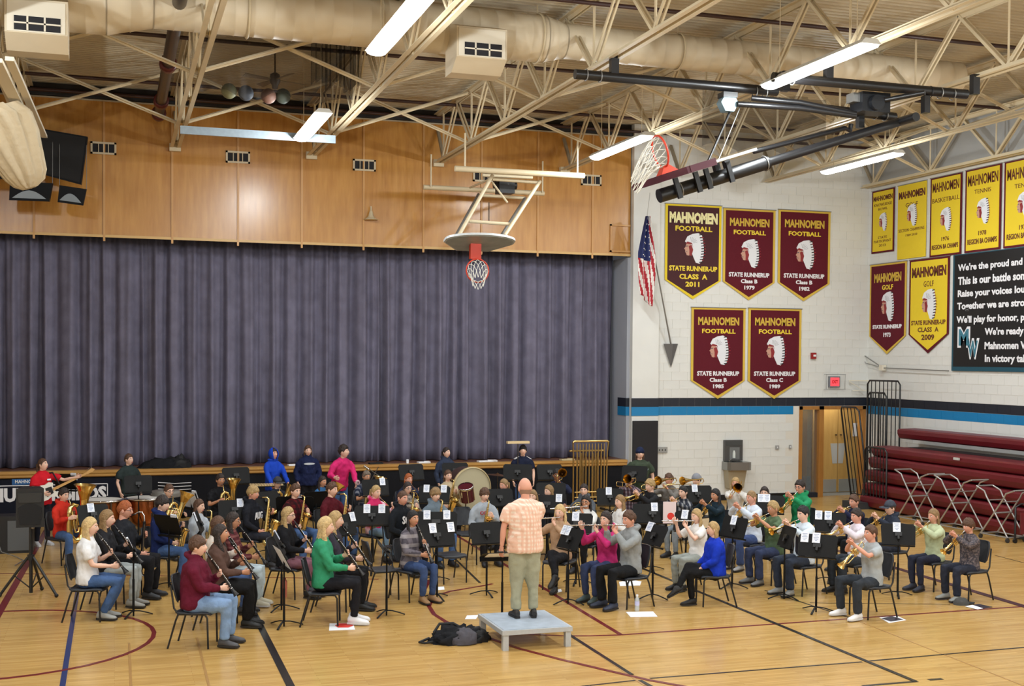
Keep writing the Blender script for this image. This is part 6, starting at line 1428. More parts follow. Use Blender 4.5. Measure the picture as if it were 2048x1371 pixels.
person('p15', 555, 966, 'person in grey cap behind the small tilted brass bell|horn player in grey cap', (40, 44, 54), BK, ('short', 'br'), instr='euphonium', ang=-70, s=.92, opts='capon'); 
person('p16', 396, 1093, 'person in maroon hoodie and pale jeans playing clarinet in front|clarinetist in maroon hoodie', (92, 20, 42), LJ, ('fringe', 'br'), instr='clarinet', ang=-20, s=1.02, opts='hoodie big', skin='p', head=(0, 8), shoes=(70, 70, 74))
person('p17', 441, 1067, 'person with very dark long hair and black wide trousers playing clarinet|clarinetist in black wide trousers', (84, 62, 54), (18, 18, 20), ('long', 'dk'), instr='clarinet', ang=-16, s=1.03, opts='fem wide', skin='m', shoes=(20, 20, 22), head=(0, 8))
person('p18', 436, 1050, 'person in cream top with auburn hair, clarinet, beside the dark haired one|auburn haired clarinetist', (210, 200, 190), (60, 84, 130), ('long', 'br'), instr='clarinet', ang=-16, s=1.03, opts='fem', skin='m')
person('p19', 466, 1041, 'person with glasses, wine plaid shirt and pale ripped jeans playing clarinet|clarinetist in pale ripped jeans', plaid((92, 40, 44), (60, 26, 34), (130, 84, 80), .07), (190, 206, 214), ('long', 'dk'), instr='clarinet', ang=-18, s=1.02, opts='fem glasses', skin='m', shoes=(215, 210, 190))
person('p20', 576, 1030, 'blonde person in black sweater and mauve trousers playing clarinet|clarinetist in mauve trousers', (22, 22, 26), (128, 86, 98), ('longwave', 'bd'), instr='clarinet', ang=-28, s=1.02, opts='fem glasses', shoes=(24, 24, 26))
person('p21', 651, 1053, 'person in green sweater with wavy blonde hair and white sneakers|clarinetist in green sweater', (52, 142, 104), (26, 26, 32), ('longwave', 'lb'), instr='clarinet', ang=-14, s=1.09, opts='fem', shoes=(232, 232, 236))
person('p22', 671, 1040, 'second blonde person playing clarinet, mostly behind the green sweater|blonde clarinetist behind green sweater', (52, 48, 58), (22, 22, 26), ('long', 'bd'), instr='clarinet', ang=-18, s=1.06, opts='fem', shoes=(20, 20, 22))
person('p23', 688, 903, 'standing person in magenta shirt leaning over toward a microphone|leaning person in magenta shirt', (206, 42, 108), JN, ('curly', 'dk'), pose='stand', ang=-70, s=1.04, lean=14, head=(35, 6), grip=((-.14, .42, .98), (.34, .40, 1.12)))
person('p24', 645, 963, 'person with dark curly hair in blue top behind tilted brass bell|curly haired baritone player', (52, 100, 150), JN, ('long', 'dk'), instr='euphonium', ang=-60, s=.93, opts='fem', skin='m')
person('p25', 664, 979, 'person in dark maroon sweater playing alto saxophone|alto player in maroon sweater', (82, 18, 30), JN, ('short', 'br'), instr='tenor', ang=-45, s=1.04)
person('p26', 733, 953, 'person in blue plaid shirt with raised brass bell before the face|baritone player in blue plaid', plaid((46, 54, 78), (150, 152, 160), (20, 26, 46), .08), JN, ('short', 'gy'), instr='euphonium', ang=-75, s=.97, skin='m', sleeve='short')
person('p27', 752, 984, 'person in magenta and white tie-dye hoodie playing french horn|french horn player in tie-dye hoodie', tone_noise('tie_dye', (196, 28, 92), (236, 216, 226), 5, .56), (110, 140, 170), ('pony', 'bd'), instr='horn', ang=-62, s=1.0, opts='fem hoodie')
person('p28', 893, 905, 'standing person in navy vest over pale sleeves behind stand|standing drummer in navy vest', (46, 54, 74), BK, ('pony', 'dk'), pose='stand', ang=-80, s=.95, opts='fem hoodie', head=(20, 6))
person('p29', 805, 996, 'person in black hoodie with white lettering and cropped hair|player in white lettered black hoodie', (20, 24, 30), (26, 28, 36), ('buzz', 'br'), instr='alto', ang=-60, s=1.04, opts='hoodie', skin='r')
person('p30', 815, 976, 'person with glasses in brown plaid shirt playing saxophone|sax player in brown plaid', plaid((120, 112, 104), (58, 56, 60), (170, 160, 150), .08), BK, ('long', 'dk'), instr='alto', ang=-72, s=.96, opts='fem glasses')
person('p31', 817, 958, 'person with reddish hair in navy top at the back, center left|auburn haired player at the back', (28, 36, 60), BK, ('bob', 'rd'), instr='horn', ang=-75, s=.95, opts='fem', skin='r')
person('p32', 826, 1037, 'person in grey and white flannel with ripped jeans and tan boots|clarinetist in flannel shirt', plaid((106, 100, 108), (48, 44, 54), (168, 162, 164), .13), (48, 70, 114), ('longwave', 'bk'), instr='clarinet', ang=-66, s=1.0, opts='fem', skin='m', shoes=(146, 112, 76), head=(0, 4))
person('p33', 871, 990, 'person in slate grey hoodie with long fringe playing alto saxophone|alto player in slate hoodie', (104, 118, 130), JN, ('fringe', 'db'), instr='alto', ang=-75, s=1.0, opts='hoodie')
person('p34', 896, 951, 'person in beige sweater with bobbed dark hair holding saxophone|sax player in beige sweater', (186, 168, 138), BK, ('bob', 'br'), instr='tenor', ang=-80, s=.98, opts='fem')
person('p35', 969, 990, 'person in pale grey quarter-zip lettered in red playing alto saxophone|alto player in pale grey sweatshirt', (160, 168, 178), BK, ('fringe', 'br'), instr='alto', ang=-88, s=.99, opts='', shoes=(30, 30, 34))
person('p36', 1032, 975, 'bald conductor in peach checked shirt and khaki trousers on the podium|bald conductor', plaid((240, 220, 206), (226, 172, 146), (232, 184, 160), .05, .5), (158, 158, 136), ('bald', 'gy'), pose='stand', ang=83, s=1.045, at=(4.93, 14.55), sleeve='short', opts='podium big', skin='r', head=(14, 0), shoes=(36, 34, 34), grip=((-.31, .03, .80), (.10, .42, 1.12)))
person('p37', 1008, 970, 'person with blond hair tied back, just left of conductor head|tied back blond player', (36, 38, 46), BK, ('pony', 'db'), instr='horn', ang=-150, s=.98, opts='fem', skin='r')
person('p38', 1046, 901, 'standing person in navy jersey with white shoulders behind stand|standing drummer in navy jersey', (24, 30, 52), JN, ('fringe', 'bk'), pose='stand', ang=-95, s=.96, sleeve='short', head=(-10, 14))
person('p39', 1066, 992, 'person with light brown hair mostly hidden behind the conductor|player hidden by conductor', (44, 46, 56), BK, ('long', 'db'), instr='horn', ang=-130, s=.93, opts='fem')
person('p40', 1098, 982, 'person with dark blonde hair playing flute behind a black stand|flutist behind black stand', (26, 28, 34), BK, ('long', 'db'), instr='flute', ang=-160, s=.95, opts='fem')
person('p41', 1114, 950, 'dark haired person with glasses and navy top playing trombone|trombonist with glasses', (30, 36, 60), BK, ('short', 'bk'), instr='trombone', ang=-110, s=1.0, opts='glasses', skin='d')
person('p42', 1120, 1024, 'person with straight blonde hair in beige sweater playing flute|flutist in beige sweater', (176, 144, 116), (22, 22, 26), ('long', 'lb'), instr='flute', ang=-135, s=1.0, opts='fem cross', shoes=(20, 20, 22))
person('p43', 1172, 1003, 'person with glasses and black hair in white sweatshirt playing flute|flutist in white sweatshirt', (206, 206, 204), BK, ('long', 'bk'), instr='flute', ang=-130, s=.97, opts='fem glasses', skin='m')
person('p44', 1168, 980, 'person in dark grey hoodie with tied back hair before the chimes|grey hooded player before chimes', (78, 84, 92), BK, ('pony', 'dk'), instr='horn', ang=-120, s=.97, opts='fem hoodie')
person('p45', 1212, 1038, 'person in hot pink hoodie with long dark hair playing flute|flutist in hot pink hoodie', (196, 50, 116), (44, 58, 96), ('longwave', 'dk'), instr='flute', ang=-150, s=1.0, opts='fem hoodie', skin='p', shoes=(70, 84, 84))
person('p46', 1240, 1003, 'person in white top with long wavy brown hair facing left|wavy haired player in white', (222, 220, 218), BK, ('longwave', 'db'), instr='clarinet', ang=-165, s=.97, opts='fem')
person('p47', 1258, 1039, 'person in light grey hoodie and black trousers playing flute in front|flutist in grey hoodie', (142, 146, 148), (22, 24, 28), ('short', 'br'), instr='flute', ang=-165, s=1.05, opts='hoodie', shoes=(40, 48, 68), skin='r')
person('beanieman', 1280, 907, 'standing person in dark green tee and navy beanie by black pad|drummer in navy beanie', (56, 66, 52), BK, ('bob', 'br'), pose='stand', ang=-100, s=1.0, sleeve='short', opts='beanie big')
person('p49', 1259, 958, 'dark haired person in plaid shirt playing trombone below the beanie|trombonist in plaid shirt', plaid((86, 62, 70), (160, 150, 160), (40, 36, 46), .07), BK, ('short', 'bk'), instr='trombone', ang=-130, s=.97, skin='d')
person('p50', 1300, 972, 'curly blond person in black top playing trumpet|curly blond trumpeter', (30, 30, 34), BK, ('curly', 'bd'), instr='trumpet', ang=-165, s=.98)
person('p51', 1338, 959, 'person in grey tee with short brown hair playing trombone|trombonist in grey tee', (116, 112, 108), BK, ('short', 'br'), instr='trombone', ang=-150, s=1.0, skin='r')
person('p52', 1366, 984, 'dark haired person in black and white flannel playing trumpet|trumpeter in flannel', plaid((44, 48, 60), (170, 170, 172), (24, 26, 36), .11), (130, 140, 150), ('pony', 'bk'), instr='trumpet', ang=-150, s=.97, opts='fem')
person('beanieplayer', 1393, 960, 'person in grey knit beanie behind a music stand|trombonist in grey beanie', (60, 62, 66), BK, ('short', 'br'), instr='trombone', ang=-160, s=.97, opts='beanie')
person('p54', 1431, 990, 'person with long black hair in dark teal top playing trumpet|black haired trumpeter', (22, 40, 52), BK, ('longwave', 'bk'), instr='trumpet', ang=-160, s=.97, opts='fem', skin='m')
person('p55', 1471, 966, 'blonde person in white sweater playing trombone by the fountain|trombonist in white sweater', (220, 218, 214), BK, ('long', 'bd'), instr='trombone', ang=-125, s=.97, opts='fem', skin='r')
person('p56', 1393, 1032, 'blonde person in white tee and patterned skirt playing flute|flutist in white tee', (228, 226, 224), (150, 156, 152), ('long', 'bd'), instr='flute', ang=-165, s=0.95, opts='fem', sleeve='short', skin='p', shoes=(20, 20, 22))
person('p57', 1426, 1058, 'person in bright blue cardigan with crossed legs and back to camera|blue cardigan wearer', (20, 52, 178), (18, 18, 20), ('bob', 'bd'), ang=168, s=0.92, opts='fem cross big', shoes=(18, 18, 20), head=(0, 5))
person('p58', 1503, 995, 'person in white and blue pullover playing trumpet|trumpeter in white pullover', (206, 216, 232), (52, 72, 120), ('buzz', 'db'), instr='trumpet', ang=-165, s=1.02, skin='r', shoes=(150, 150, 152))
person('p59', 1529, 985, 'dark haired person peeking over a stand, right of white pullover|dark haired player peeking over stand', (40, 42, 50), BK, ('bob', 'dk'), ang=-130, s=.95, opts='fem')
person('p60', 1546, 1017, 'person in olive tee with short blond hair playing trumpet|trumpeter in olive tee', (84, 104, 78), (44, 56, 90), ('short', 'bd'), instr='trumpet', ang=-170, s=1.0, sleeve='short', skin='m', shoes=(110, 112, 114))
person('p61', 1600, 974, 'person in green hoodie with glasses playing trumpet|trumpeter in green hoodie', (36, 138, 90), BK, ('short', 'dk'), instr='trumpet', ang=-155, s=1.06, opts='glasses hoodie', skin='r')
person('p62', 1606, 1028, 'person in white dress shirt and dark tie playing trumpet|trumpeter in dress shirt and tie', (206, 218, 230), (30, 40, 58), ('short', 'bk'), instr='trumpet', ang=-168, s=1.02, shoes=(140, 142, 142))
person('p63', 1708, 1003, 'person in navy top behind the white shirted trumpeter|trumpeter in navy top', (28, 32, 60), BK, ('short', 'br'), instr='trumpet', ang=-165, s=.98, skin='r')
person('p64', 1713, 1032, 'person in white shirt with dark trousers and black shoes playing trumpet|trumpeter in white shirt', (222, 214, 226), (34, 42, 52), ('short', 'dk'), instr='trumpet', ang=-172, s=0.98, skin='r', shoes=(20, 20, 22))
person('p65', 1741, 1067, 'person in grey polo shirt and white sneakers playing trumpet in front|trumpeter in grey polo', (166, 172, 176), (34, 42, 52), ('short', 'br'), instr='trumpet', ang=-175, s=0.97, sleeve='short', skin='r', shoes=(236, 236, 238), opts='apart', head=(0, 8))
person('capboy', 1780, 1016, 'person in dark cap and navy hoodie playing trumpet|trumpeter in dark cap', (44, 50, 64), (30, 36, 52), ('short', 'br'), instr='trumpet', ang=-172, s=0.96, opts='capon hoodie')
person('p67', 1867, 1032, 'person in pale green fuzzy sweater playing trumpet|trumpeter in pale green sweater', (186, 196, 160), (26, 32, 56), ('bob', 'db'), instr='trumpet', ang=-170, s=0.96, opts='fem', skin='r', shoes=(40, 44, 60))
person('p68', 1937, 1052, 'person in dark patterned shirt playing trumpet, rightmost player|trumpeter in dark patterned shirt', tone_noise('pattern_shirt', (58, 54, 62), (116, 104, 104), 40, .55), (26, 32, 50), ('fringe', 'br'), instr='trumpet', ang=-172, s=0.92, shoes=(140, 142, 140), skin='r')
finish_remesh()
SIT = [k for k, p in PEOPLE.items() if p['sit']]
for k in SIT: seat(k)
# ---- instruments
for k in ('p4', 'p5', 'p16', 'p17', 'p18', 'p19', 'p20', 'p21', 'p22', 'p32', 'p46'): give(k, 'clarinet')
give('p6', 'bass_clarinet')
for k in ('p7', 'p10', 'p14', 'p29', 'p30', 'p33', 'p35'): give(k, 'alto')
for k in ('p11', 'p25', 'p34'): give(k, 'tenor')
for k in ('p40', 'p42', 'p43', 'p45', 'p47', 'p56'): give(k, 'flute')
for k in ('p50', 'p52', 'p54', 'p58', 'p60', 'p61', 'p62', 'p63', 'p64', 'p65', 'capboy', 'p67', 'p68'): give(k, 'trumpet', dpitch={'p61': -20, 'p54': -30, 'p68': -24, 'p64': -14, 'p65': -32, 'capboy': -20, 'p67': -20, 'p58': -28}.get(k, -6))
for k in ('p41', 'p49', 'p51', 'beanieplayer', 'p55'): give(k, 'trombone', dpitch={'p55': 8, 'p41': 25, 'p49': 20}.get(k, 15), droll=0)
give('p2', 'tuba'); give('p8', 'euphonium', droll=-20); give('p9', 'euphonium', droll=0); give('p15', 'euphonium', droll=-35); give('p24', 'euphonium', droll=-30); give('p26', 'euphonium', droll=-10)
for k in ('p27', 'p31', 'p37', 'p39', 'p44'): give(k, 'horn')
give('p1', 'bass_guitar', scale=.88)
# prints on clothing
def chest_text(key, s, w, h, m_, dz=0.0, dx=0, name='lettering'):
    p = PEOPLE[key]; up = V((0, math.sin(math.radians(p['lean'])), math.cos(math.radians(p['lean']))))
    c = p['hip']+up*(.36*p['s']+dz)+V((dx, .150*p['s'], 0)); text(s, w, h, frame(c, (-1, 0, 0), up), m_, p['root'], .03, .004)
chest_text('p11', 'AUG', .26, .12, WL, -.05); chest_text('p29', 'StH', .2, .13, WL, -.02); chest_text('p35', 'CO', .13, .06, mat('print_red', (170, 30, 50), .7), .02, .05)
p = PEOPLE['p35']; q = MB(); q.box((0, .134*p['s'], p['hip'].z+.38), (.2, .012, .09)); 
chest_text('p38', 'wildcats', .2, .07, WL, -.02)
for key_, w_, h_, c_ in (('p13', .12, .022, (200, 204, 206)), ('p60', .075, .025, (190, 190, 100))):
    p = PEOPLE[key_]; q = MB(); q.poly([(w_*math.cos(a), h_*math.sin(a)) for a in [math.pi*2*k/16 for k in range(16)]], frame(p['hip']+V((0, .150*p['s']*(1.1 if key_ == 'p13' else 1), .38)), (-1, 0, 0), (0, 0, 1)), .004); q.build('shirt_print', mat('print_%d' % c_[0], c_, .7), p['root'])

p = PEOPLE['beanieman']; q = MB(); q.poly([(.15*math.cos(a), .06*math.sin(a)) for a in [math.pi*2*k/16 for k in range(16)]], frame(p['hip']+V((0, .165*p['s'], .36)), (-1, 0, 0), (0, 0, 1)), .004); q.build('shirt_print', mat('print_pale', (170, 190, 190), .7), p['root'])
p = PEOPLE['p1']; q = MB(); q.span((-.09, .14, p['hip'].z+.36), (-.02, .15, p['hip'].z+.39)); q.build('name_tag', WHITE, p['root'])
p = PEOPLE['p62']; q = MB(); s = p['s']; z0 = p['hip'].z; q.poly([(-.02, .5*s), (.02, .5*s), (.035, .12*s), (0, .07*s), (-.035, .12*s)], frame(V((0, .145*s, z0)), (-1, 0, 0), (0, 0, 1)), .008); q.build('tie', mat('tie_dark', (24, 26, 44), .6), p['root'])
p = PEOPLE['p36']; q = MB(); s = p['s']; q.tube([V((-.31, .03, .83))*s+V((.038*math.cos(a), .034*math.sin(a), 0)) for a in [2*math.pi*k/12 for k in range(12)]], .012, 6, closed=True); q.build('wrist_band', BLACKP, p['root'])
p = PEOPLE['p38']
for sx in (-1, 1):
    q = MB(); s = p['s']; q.beam(p['sh']+V((sx*.10*s, .0, .065*s)), p['sh']+V((sx*.21*s, .01, -.0)), .09*s, .012); q.build('shoulder_stripe', WL, p['root'])
# sleeves of the vest wearer, lapels
# ---- empty chairs
for px, py, a, lab in [(764, 1133, 5, 'empty black band chair beside the green sweatered clarinetist'), (900, 1104, -80, 'empty black band chair behind the two-card stand by tan boots'), (934, 1062, -85, 'empty black band chair left of pale grey sweatshirt player')]:
    p = atz(px, py, .46); p.z = 0; chair_at(p, math.radians(a-90), lab)
# ---- stands
CAM_A = lambda px: None
S = stand
S(133, 962, 1.12, 'black music stand before bass guitarist', to='p1', cards=[(152, 945)])
S(277, 967, 1.15, 'black music stand before kettle drummer', to='p3')
S(188, 1028, .98, 'black music stand left of red haired bass clarinetist', to='p2', cards=[(182, 1018)])
S(268, 1082, .93, 'black music stand before blonde clarinetist in white tee', base=(267, 1231), to='p4', tilt=24, cards=[(287, 1063), (302, 1057)])
S(338, 1048, .96, 'black music stand before red haired bass clarinetist', to='p6', cards=[(350, 1040)])
S(402, 1042, .95, 'black music stand before alto player in navy hoodie', to='p7', cards=[(390, 1034)], w=1.1)
S(383, 997, .98, 'black music stand before bespectacled euphonium player', to='p8', cards=[(410, 991)], sheets=True)
S(473, 950, 1.18, 'black music stand left of bright blue hoodie', ang=100, w=1.1)
S(470, 1018, .95, 'black music stand before pale grey sweater alto player', to='p9', cards=[(481, 1014)], w=1.1)
S(590, 1008, .96, 'black music stand before plaid shirted sax player', to='p14', cards=[(598, 1001)], w=1.3)
S(535, 1000, .96, 'black music stand left of plaid shirted sax player', ang=110)
S(632, 998, .96, 'black music stand before maroon sweater alto player', to='p25', w=1.0)
S(691, 1049, .94, 'black music stand behind green sweatered clarinetist', ang=125, cards=[(679, 1037), (706, 1034)])
S(744, 1030, .95, 'black music stand before tie-dye horn player', to='p27', cards=[(734, 1021), (763, 1019)], w=1.15)
S(752, 974, .99, 'black music stand before blue plaid baritone player', to='p26', cards=[(765, 966)], w=1.1)
S(824, 943, 1.2, 'black music stand at the back between magenta shirt and vest', ang=100, w=1.1)
S(911, 940, 1.2, 'black music stand before standing drummer in navy vest', to='p28', w=1.1)
S(868, 988, .97, 'black music stand before beige sweater sax player', to='p34', cards=[(853, 979), (887, 978)], w=1.2)
S(872, 1043, .94, 'black music stand before slate hoodie alto player', to='p33', cards=[(854, 1034), (893, 1034)], w=1.35)
S(880, 1076, .93, 'black music stand before flannel shirt clarinetist', base=(874, 1197), ang=100, cards=[(866, 1067), (902, 1063)], w=1.15)
S(773, 1092, .90, 'black music stand before green sweatered clarinetist', base=(773, 1230), ang=170, tilt=38, cards=[])
S(955, 1074, .93, 'black music stand before pale grey sweatshirt player', base=(973, 1190), ang=95, cards=[])
S(972, 1097, .88, 'black music stand of the conductor with flat desk', base=(1004, 1237), ang=-95, tilt=72, w=1.2, sheets=True)
S(1000, 994, .97, 'black music stand left of conductor at shoulder height', ang=95, w=1.1)
S(1035, 943, 1.2, 'black music stand before standing drummer in navy jersey', to='p38', w=1.2)
S(1100, 943, 1.16, 'black music stand behind trombonist with glasses', ang=85, w=1.1)
S(1102, 981, .98, 'black music stand right of hidden player behind conductor', ang=70, w=1.15)
S(1094, 1007, .96, 'black music stand before flutist behind black stand', ang=65, cards=[(1118, 999)], w=1.15)
S(1153, 1046, .95, 'black music stand before white sweatshirt flutist', to='p43', cards=[(1151, 1032)])
S(1139, 1078, .94, 'black music stand before hot pink hooded flutist', base=(1136, 1207), to='p45', cards=[(1120, 1053), (1136, 1059)], tilt=28)
S(1305, 1026, .96, 'black music stand before wavy haired player in white', ang=75, cards=[(1309, 1010)], w=1.3)
S(1220, 993, .97, 'black music stand before curly blond trumpeter', ang=70, cards=[(1217, 985)])
S(1268, 946, 1.18, 'black music stand before drummer in navy beanie', to='beanieman', w=1.1)
S(1396, 987, .98, 'black music stand before trombonist in grey beanie', ang=80, cards=[(1389, 978)], w=1.15)
S(1372, 1042, .95, 'black music stand before black haired trumpeter', ang=40, cards=[(1370, 1033)], w=.9)
S(1308, 1069, .94, 'black music stand before grey hooded flutist', base=(1305, 1197), ang=10, cards=[(1290, 1053), (1300, 1060)], tilt=28)
S(1467, 1054, .94, 'black music stand before white pullover trumpeter', base=(1464, 1175), ang=20, cards=[(1467, 1053)])
S(1541, 1008, .97, 'black music stand before green hooded trumpeter', ang=60, cards=[(1522, 1002), (1534, 1004)])
S(1573, 1096, .92, 'black music stand before dress shirt trumpeter', base=(1568, 1197), ang=-5, w=.9, cards=[])
S(1660, 1044, .95, 'black music stand before navy top trumpeter', ang=55, cards=[(1637, 1029), (1657, 1031)])
S(1636, 1092, .93, 'black music stand before white shirted trumpeter', base=(1632, 1223), ang=45, cards=[(1610, 1076), (1633, 1080)], w=1.1)
S(1788, 1072, .93, 'black music stand before dark capped trumpeter', base=(1795, 1192), ang=60, cards=[(1794, 1064)])
S(564, 1112, .92, 'black music stand with white sheets before maroon hooded clarinetist', base=(568, 1252), ang=185, tilt=28, sheets=True)
S(556, 1092, .92, 'black music stand before mauve trousered clarinetist', base=(563, 1219), ang=170, tilt=28, cards=[(598, 1070), (592, 1072)])
# poster folder seen on a stand
p = atz(1338, 1022, 1.0); t = empty('folder', 'white folder with a red disc leaning on the stand by wavy hair', 'folder', p, math.radians(-10)); q = MB(); q.span((-.1, 0, -.2), (.12, .01, .16)); q.build('cover', mat('folder_pink', (226, 206, 208), .6), t)
q = MB(); q.poly([(.06*math.cos(a)+.03, .06*math.sin(a)-.08) for a in [2*math.pi*k/14 for k in range(14)]], frame((0, -.001, 0), (1, 0, 0), (0, 0, 1)), .002); q.build('red_disc', REDW, t)
# ================================================================ PERCUSSION
def timpani(px, py, lab):
    p = atz(px, py, .86); t = empty('kettle_drum', lab, 'drum', (p.x, p.y, 0)); R_ = .36
    q = MB(); q.lathe([(.03, .28), (.16, .31), (.28, .42), (.345, .6), (.355, .82)], None, 28, cap=True); q.build('bowl', COPPER, t)
    q = MB(); q.lathe([(R_, .83), (R_+.02, .835), (R_+.02, .86), (R_-.005, .868)], None, 28); q.build('rim', SILVER, t)
    q = MB(); q.lathe([(R_, .86), (.2, .864), (.001, .864)], None, 28); q.build('drumhead', mat('drumhead_white', (214, 210, 204), .55), t)
    for k in range(4):
        a = k*math.pi/2+.4; e = V((math.cos(a), math.sin(a), 0)); q = MB(); q.tube([e*.375+V((0, 0, .84)), e*.37+V((0, 0, .5)), e*.22+V((0, 0, .12)), e*.3+V((0, 0, .02))], .014, 6); q.build('strut', CHROME, t)
    return t
timpani(206, 998, 'copper kettle drum with white head, left of the pair'); timpani(292, 994, 'copper kettle drum with white head, right of the pair')
p = atz(335, 986, .95); t = empty('snare_drum', 'shallow drum with pale head right of the kettle drums', 'drum', (p.x, p.y+.5, 0)); q = MB(); q.lathe([(.28, .84), (.29, .9), (.28, .95), (.001, .952)], None, 24, cap=True); q.build('shell', mat('shell_grey', (120, 116, 110), .4), t); q = MB(); q.tube([(0, 0, .84), (0, 0, .3)], .015); 
for k in range(3): q.tube([(0, 0, .4), (.25*math.cos(k*2.1), .25*math.sin(k*2.1), 0)], .012, 6)
q.build('stand', CHROME, t)
p = atz(530, 965, .98); t = empty('percussion_table', 'pale wooden bars of a mallet instrument before blue hoodie', 'xylophone', (p.x, p.y, 0))
for i in range(12):
    q = MB(); q.span((-.30+.055*i, -.16+.004*i, .93), (-.255+.055*i, .2-.008*i, .955)); q.build('bar', mat('bar_wood', (206, 178, 128), .4), t)
q = MB()
for x in (-.3, .34):
    for y in (-.12, .14): q.tube([(x, y, 0), (x, y, .93)], .015, 6)
q.tube([(-.32, -.12, .92), (.38, -.10, .92)], .012, 6); q.tube([(-.32, .14, .92), (.38, .12, .92)], .012, 6); q.build('frame', BLACK, t)
for px, a in ((757, 0), (1010, 0)):
    pass
# bass drum on its side, maroon tom, cymbal
p = aty(935, 985, 23.9); t = empty('bass_drum', 'large bass drum with pale head behind beige sweater player', 'drum', (p.x, p.y, 0)); r_ = .42
fr_ = Matrix.Translation((0, 0, .88)) @ Matrix.Rotation(math.radians(12), 4, 'Z') @ Matrix.Rotation(math.radians(90), 4, 'X')
q = MB(); q.lathe([(r_, -.18), (r_, .18)], fr_, 36); q.build('shell', mat('drum_shell', (60, 40, 34), .4), t)
q = MB(); q.lathe([(r_+.015, .15), (r_+.02, .2), (r_-.005, .21)], fr_, 36); q.build('hoop', mat('hoop_wood', (168, 150, 110), .4), t)
q = MB(); q.lathe([(r_, .19), (.2, .192), (.001, .192)], fr_, 36); q.build('drumhead', mat('head_cream', (176, 168, 140), .6), t)
q = MB(); q.tube([(-.35, .2, 0), (-.3, 0, .6)], .018); q.tube([(.35, .2, 0), (.3, 0, .6)], .018); q.tube([(-.35, -.25, 0), (-.3, 0, .6)], .018); q.tube([(.35, -.25, 0), (.3, 0, .6)], .018); q.build('stand', CHROME, t)
p = aty(933, 985, 23.2); t = empty('tom_drum', 'dark maroon drum with chrome band tilted before the bass drum', 'drum', p); fr_ = Matrix.Rotation(math.radians(-14), 4, 'Y') @ Matrix.Rotation(math.radians(20), 4, 'X')
q = MB(); q.lathe([(.15, -.16), (.15, .14)], fr_, 24, cap=True); q.build('shell', mat('tom_maroon', (70, 14, 34), .2), t)
q = MB(); q.lathe([(.158, .12), (.16, .15), (.15, .16)], fr_, 24); q.build('rim', SILVER, t)
for k in range(6):
    a = k*math.pi/3-.7; q = MB(); q.tube([fr_ @ V((.16*math.cos(a), .16*math.sin(a), -.15)), fr_ @ V((.16*math.cos(a), .16*math.sin(a), .14))], .008, 5); q.build('lug', SILVER, t)
q = MB(); q.tube([(0, .05, -.15), (0, .1, -p.z)], .014); q.build('stand', CHROME, t)
p = aty(995, 949, 24.3); t = empty('cymbal', 'bronze cymbal on a stand left of navy jersey drummer', 'cymbal', (p.x, p.y, 0)); q = MB(); fr_ = Matrix.Translation((0, 0, p.z)) @ Matrix.Rotation(.10, 4, 'Y'); q.lathe([(.24, -.01), (.1, .012), (.04, .02), (.02, .035), (.001, .036)], fr_, 24); q.build('disc', mat('bronze', (150, 104, 48), .35, 1), t); q = MB(); q.tube([(0, 0, p.z+.06), (0, 0, .5)], .012); q.build('pole', CHROME, t)
for k in range(3):
    q = MB(); q.tube([(0, 0, .5), (.28*math.cos(k*2.1), .28*math.sin(k*2.1), 0)], .01, 6); q.build('leg', CHROME, t)
# chimes
GB = mat('chime_gold', (206, 178, 118), .3, 1); A = aty(1146, 883, 25.9); Bq = aty(1217, 884, 25.9); p = V(((A.x+Bq.x)/2, 25.9, 0)); hw = (Bq.x-A.x)/2; zt = A.z
t = empty('tubular_chimes', 'tall golden rack of tubular chimes standing before the stage', 'chimes', p)
q = MB(); q.tube([(-hw, 0, zt-.02), (-hw+.03, 0, zt+.01), (hw-.03, 0, zt+.01), (hw, 0, zt-.02)], .028, 8); q.build('top_rail', GB, t)
q = MB(); q.tube([(-hw-.03, .16, zt-.22), (hw-.03, .16, zt-.22)], .022, 8); q.build('rear_rail', GB, t)
for sx in (-1, 1):
    q = MB(); q.tube([(sx*hw, 0, zt), (sx*(hw-.02), .02, zt-.25), (sx*(hw-.03), .05, .12), (sx*(hw-.03), .05, .05)], .018, 8); q.build('side_post', GB, t)
    q = MB(); q.beam((sx*(hw-.03), -.3, .06), (sx*(hw-.03), .36, .06), .05, .05); q.build('foot', mat('foot_dark', (40, 38, 36), .5), t)
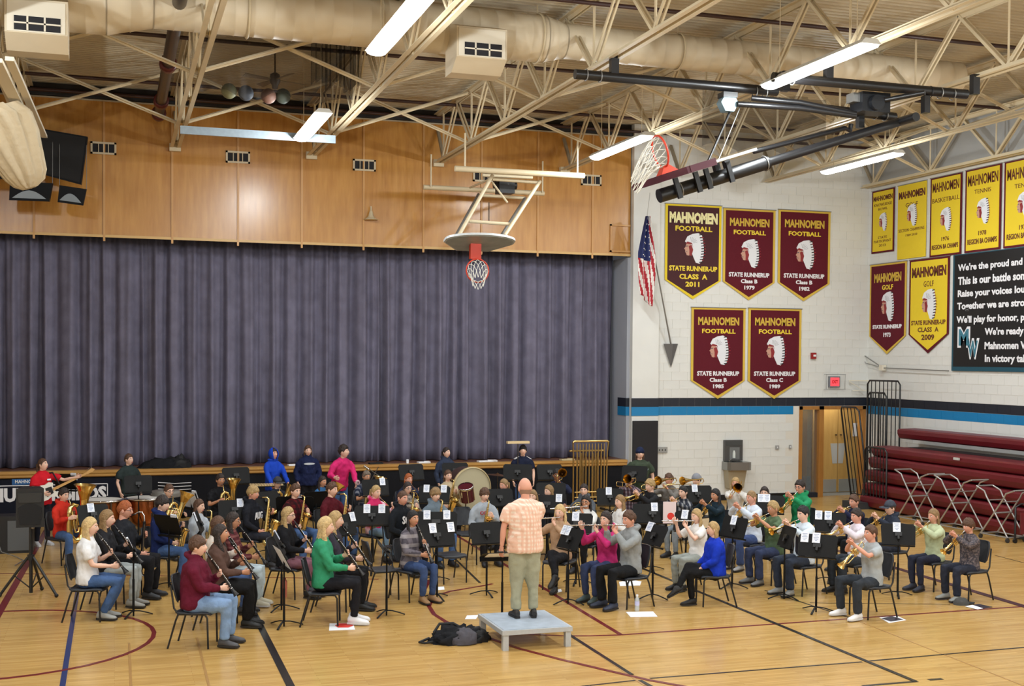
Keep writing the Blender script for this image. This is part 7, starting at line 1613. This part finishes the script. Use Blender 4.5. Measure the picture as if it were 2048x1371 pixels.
for i in range(10):
    x = -hw+.1+(2*hw-.2)*i/9; q = MB(); q.tube([(x, 0, zt-.06), (x, 0, zt-1.25-.0*i)], .016, 8); q.tube([(x, 0, zt-.06), (x, 0, zt-.045)], .019, 8); q.build('chime_tube', GB, t)
for i in range(8):
    x = -hw+.08+(2*hw-.2)*i/7; q = MB(); q.tube([(x, .16, zt-.27), (x, .16, zt-1.4)], .016, 8); q.build('chime_tube', GB, t)
for z in (zt-1.15, zt-1.27, zt-1.36):
    q = MB(); q.tube([(-hw+.04, -.03, z), (hw-.04, -.03, z)], .014, 8); q.build('damper_bar', GB, t)
# microphone stands
p = atz(745, 985, .7); t = empty('microphone_stand', 'boom microphone stand right of the magenta shirt', 'microphone', (p.x, p.y+.6, 0)); O = V((p.x, p.y+.6, 0))
def tl(px, py, Y): return aty(px, py, Y)-O
q = MB(); q.tube([(0, 0, .02), (0, 0, 1.15)], .01, 6); q.build('pole', CHROME, t); q = MB(); q.tube([tl(732, 933, O.y), tl(766, 957, O.y)], .012, 6); q.tube([tl(757, 933, O.y), tl(742, 960, O.y)], .009, 6); q.build('boom', CHROME, t)
q = MB(); q.tube([tl(728, 931, O.y), tl(737, 938, O.y)], .024, 8); q.build('microphone', SILVER, t); q = MB()
for k in range(3): q.tube([(0, 0, .08), (.26*math.cos(k*2.1), .26*math.sin(k*2.1), .01)], .008, 5)
q.build('base_legs', BLACK, t)
p = atz(693, 962, .98); q = MB(); q.tube([(0, -.03, 0), (0, .02, .01)], [.045, .045], 14); q.tube([(0, -.034, 0), (0, -.03, 0)], .012, 8, 1); o = q.build('tape_roll', [mat('roll_pink', (224, 190, 196), .6), BLACK]); o.location = PEOPLE['p23']['base']+PEOPLE['p23']['Rz'] @ V((-.12, .52, 1.0)); tag(o, 'pale roll held in the hand of the leaning magenta shirt', 'roll')
q = MB(); q.box((0, 0, 0), (.50, .12, .05)); o = q.build('woodblock_tray', mat('tray_pale', (222, 196, 150), .5)); pt = aty(1036, 884, 25.3); o.location = pt; tag(o, 'pale wooden block raised on a rod above navy jersey drummer', 'tray'); q = MB(); q.tube([(0, 0, -.02), (0, .0, -pt.z+.0)], .012, 6); q.build('rod', CHROME, o)
finish_texts()
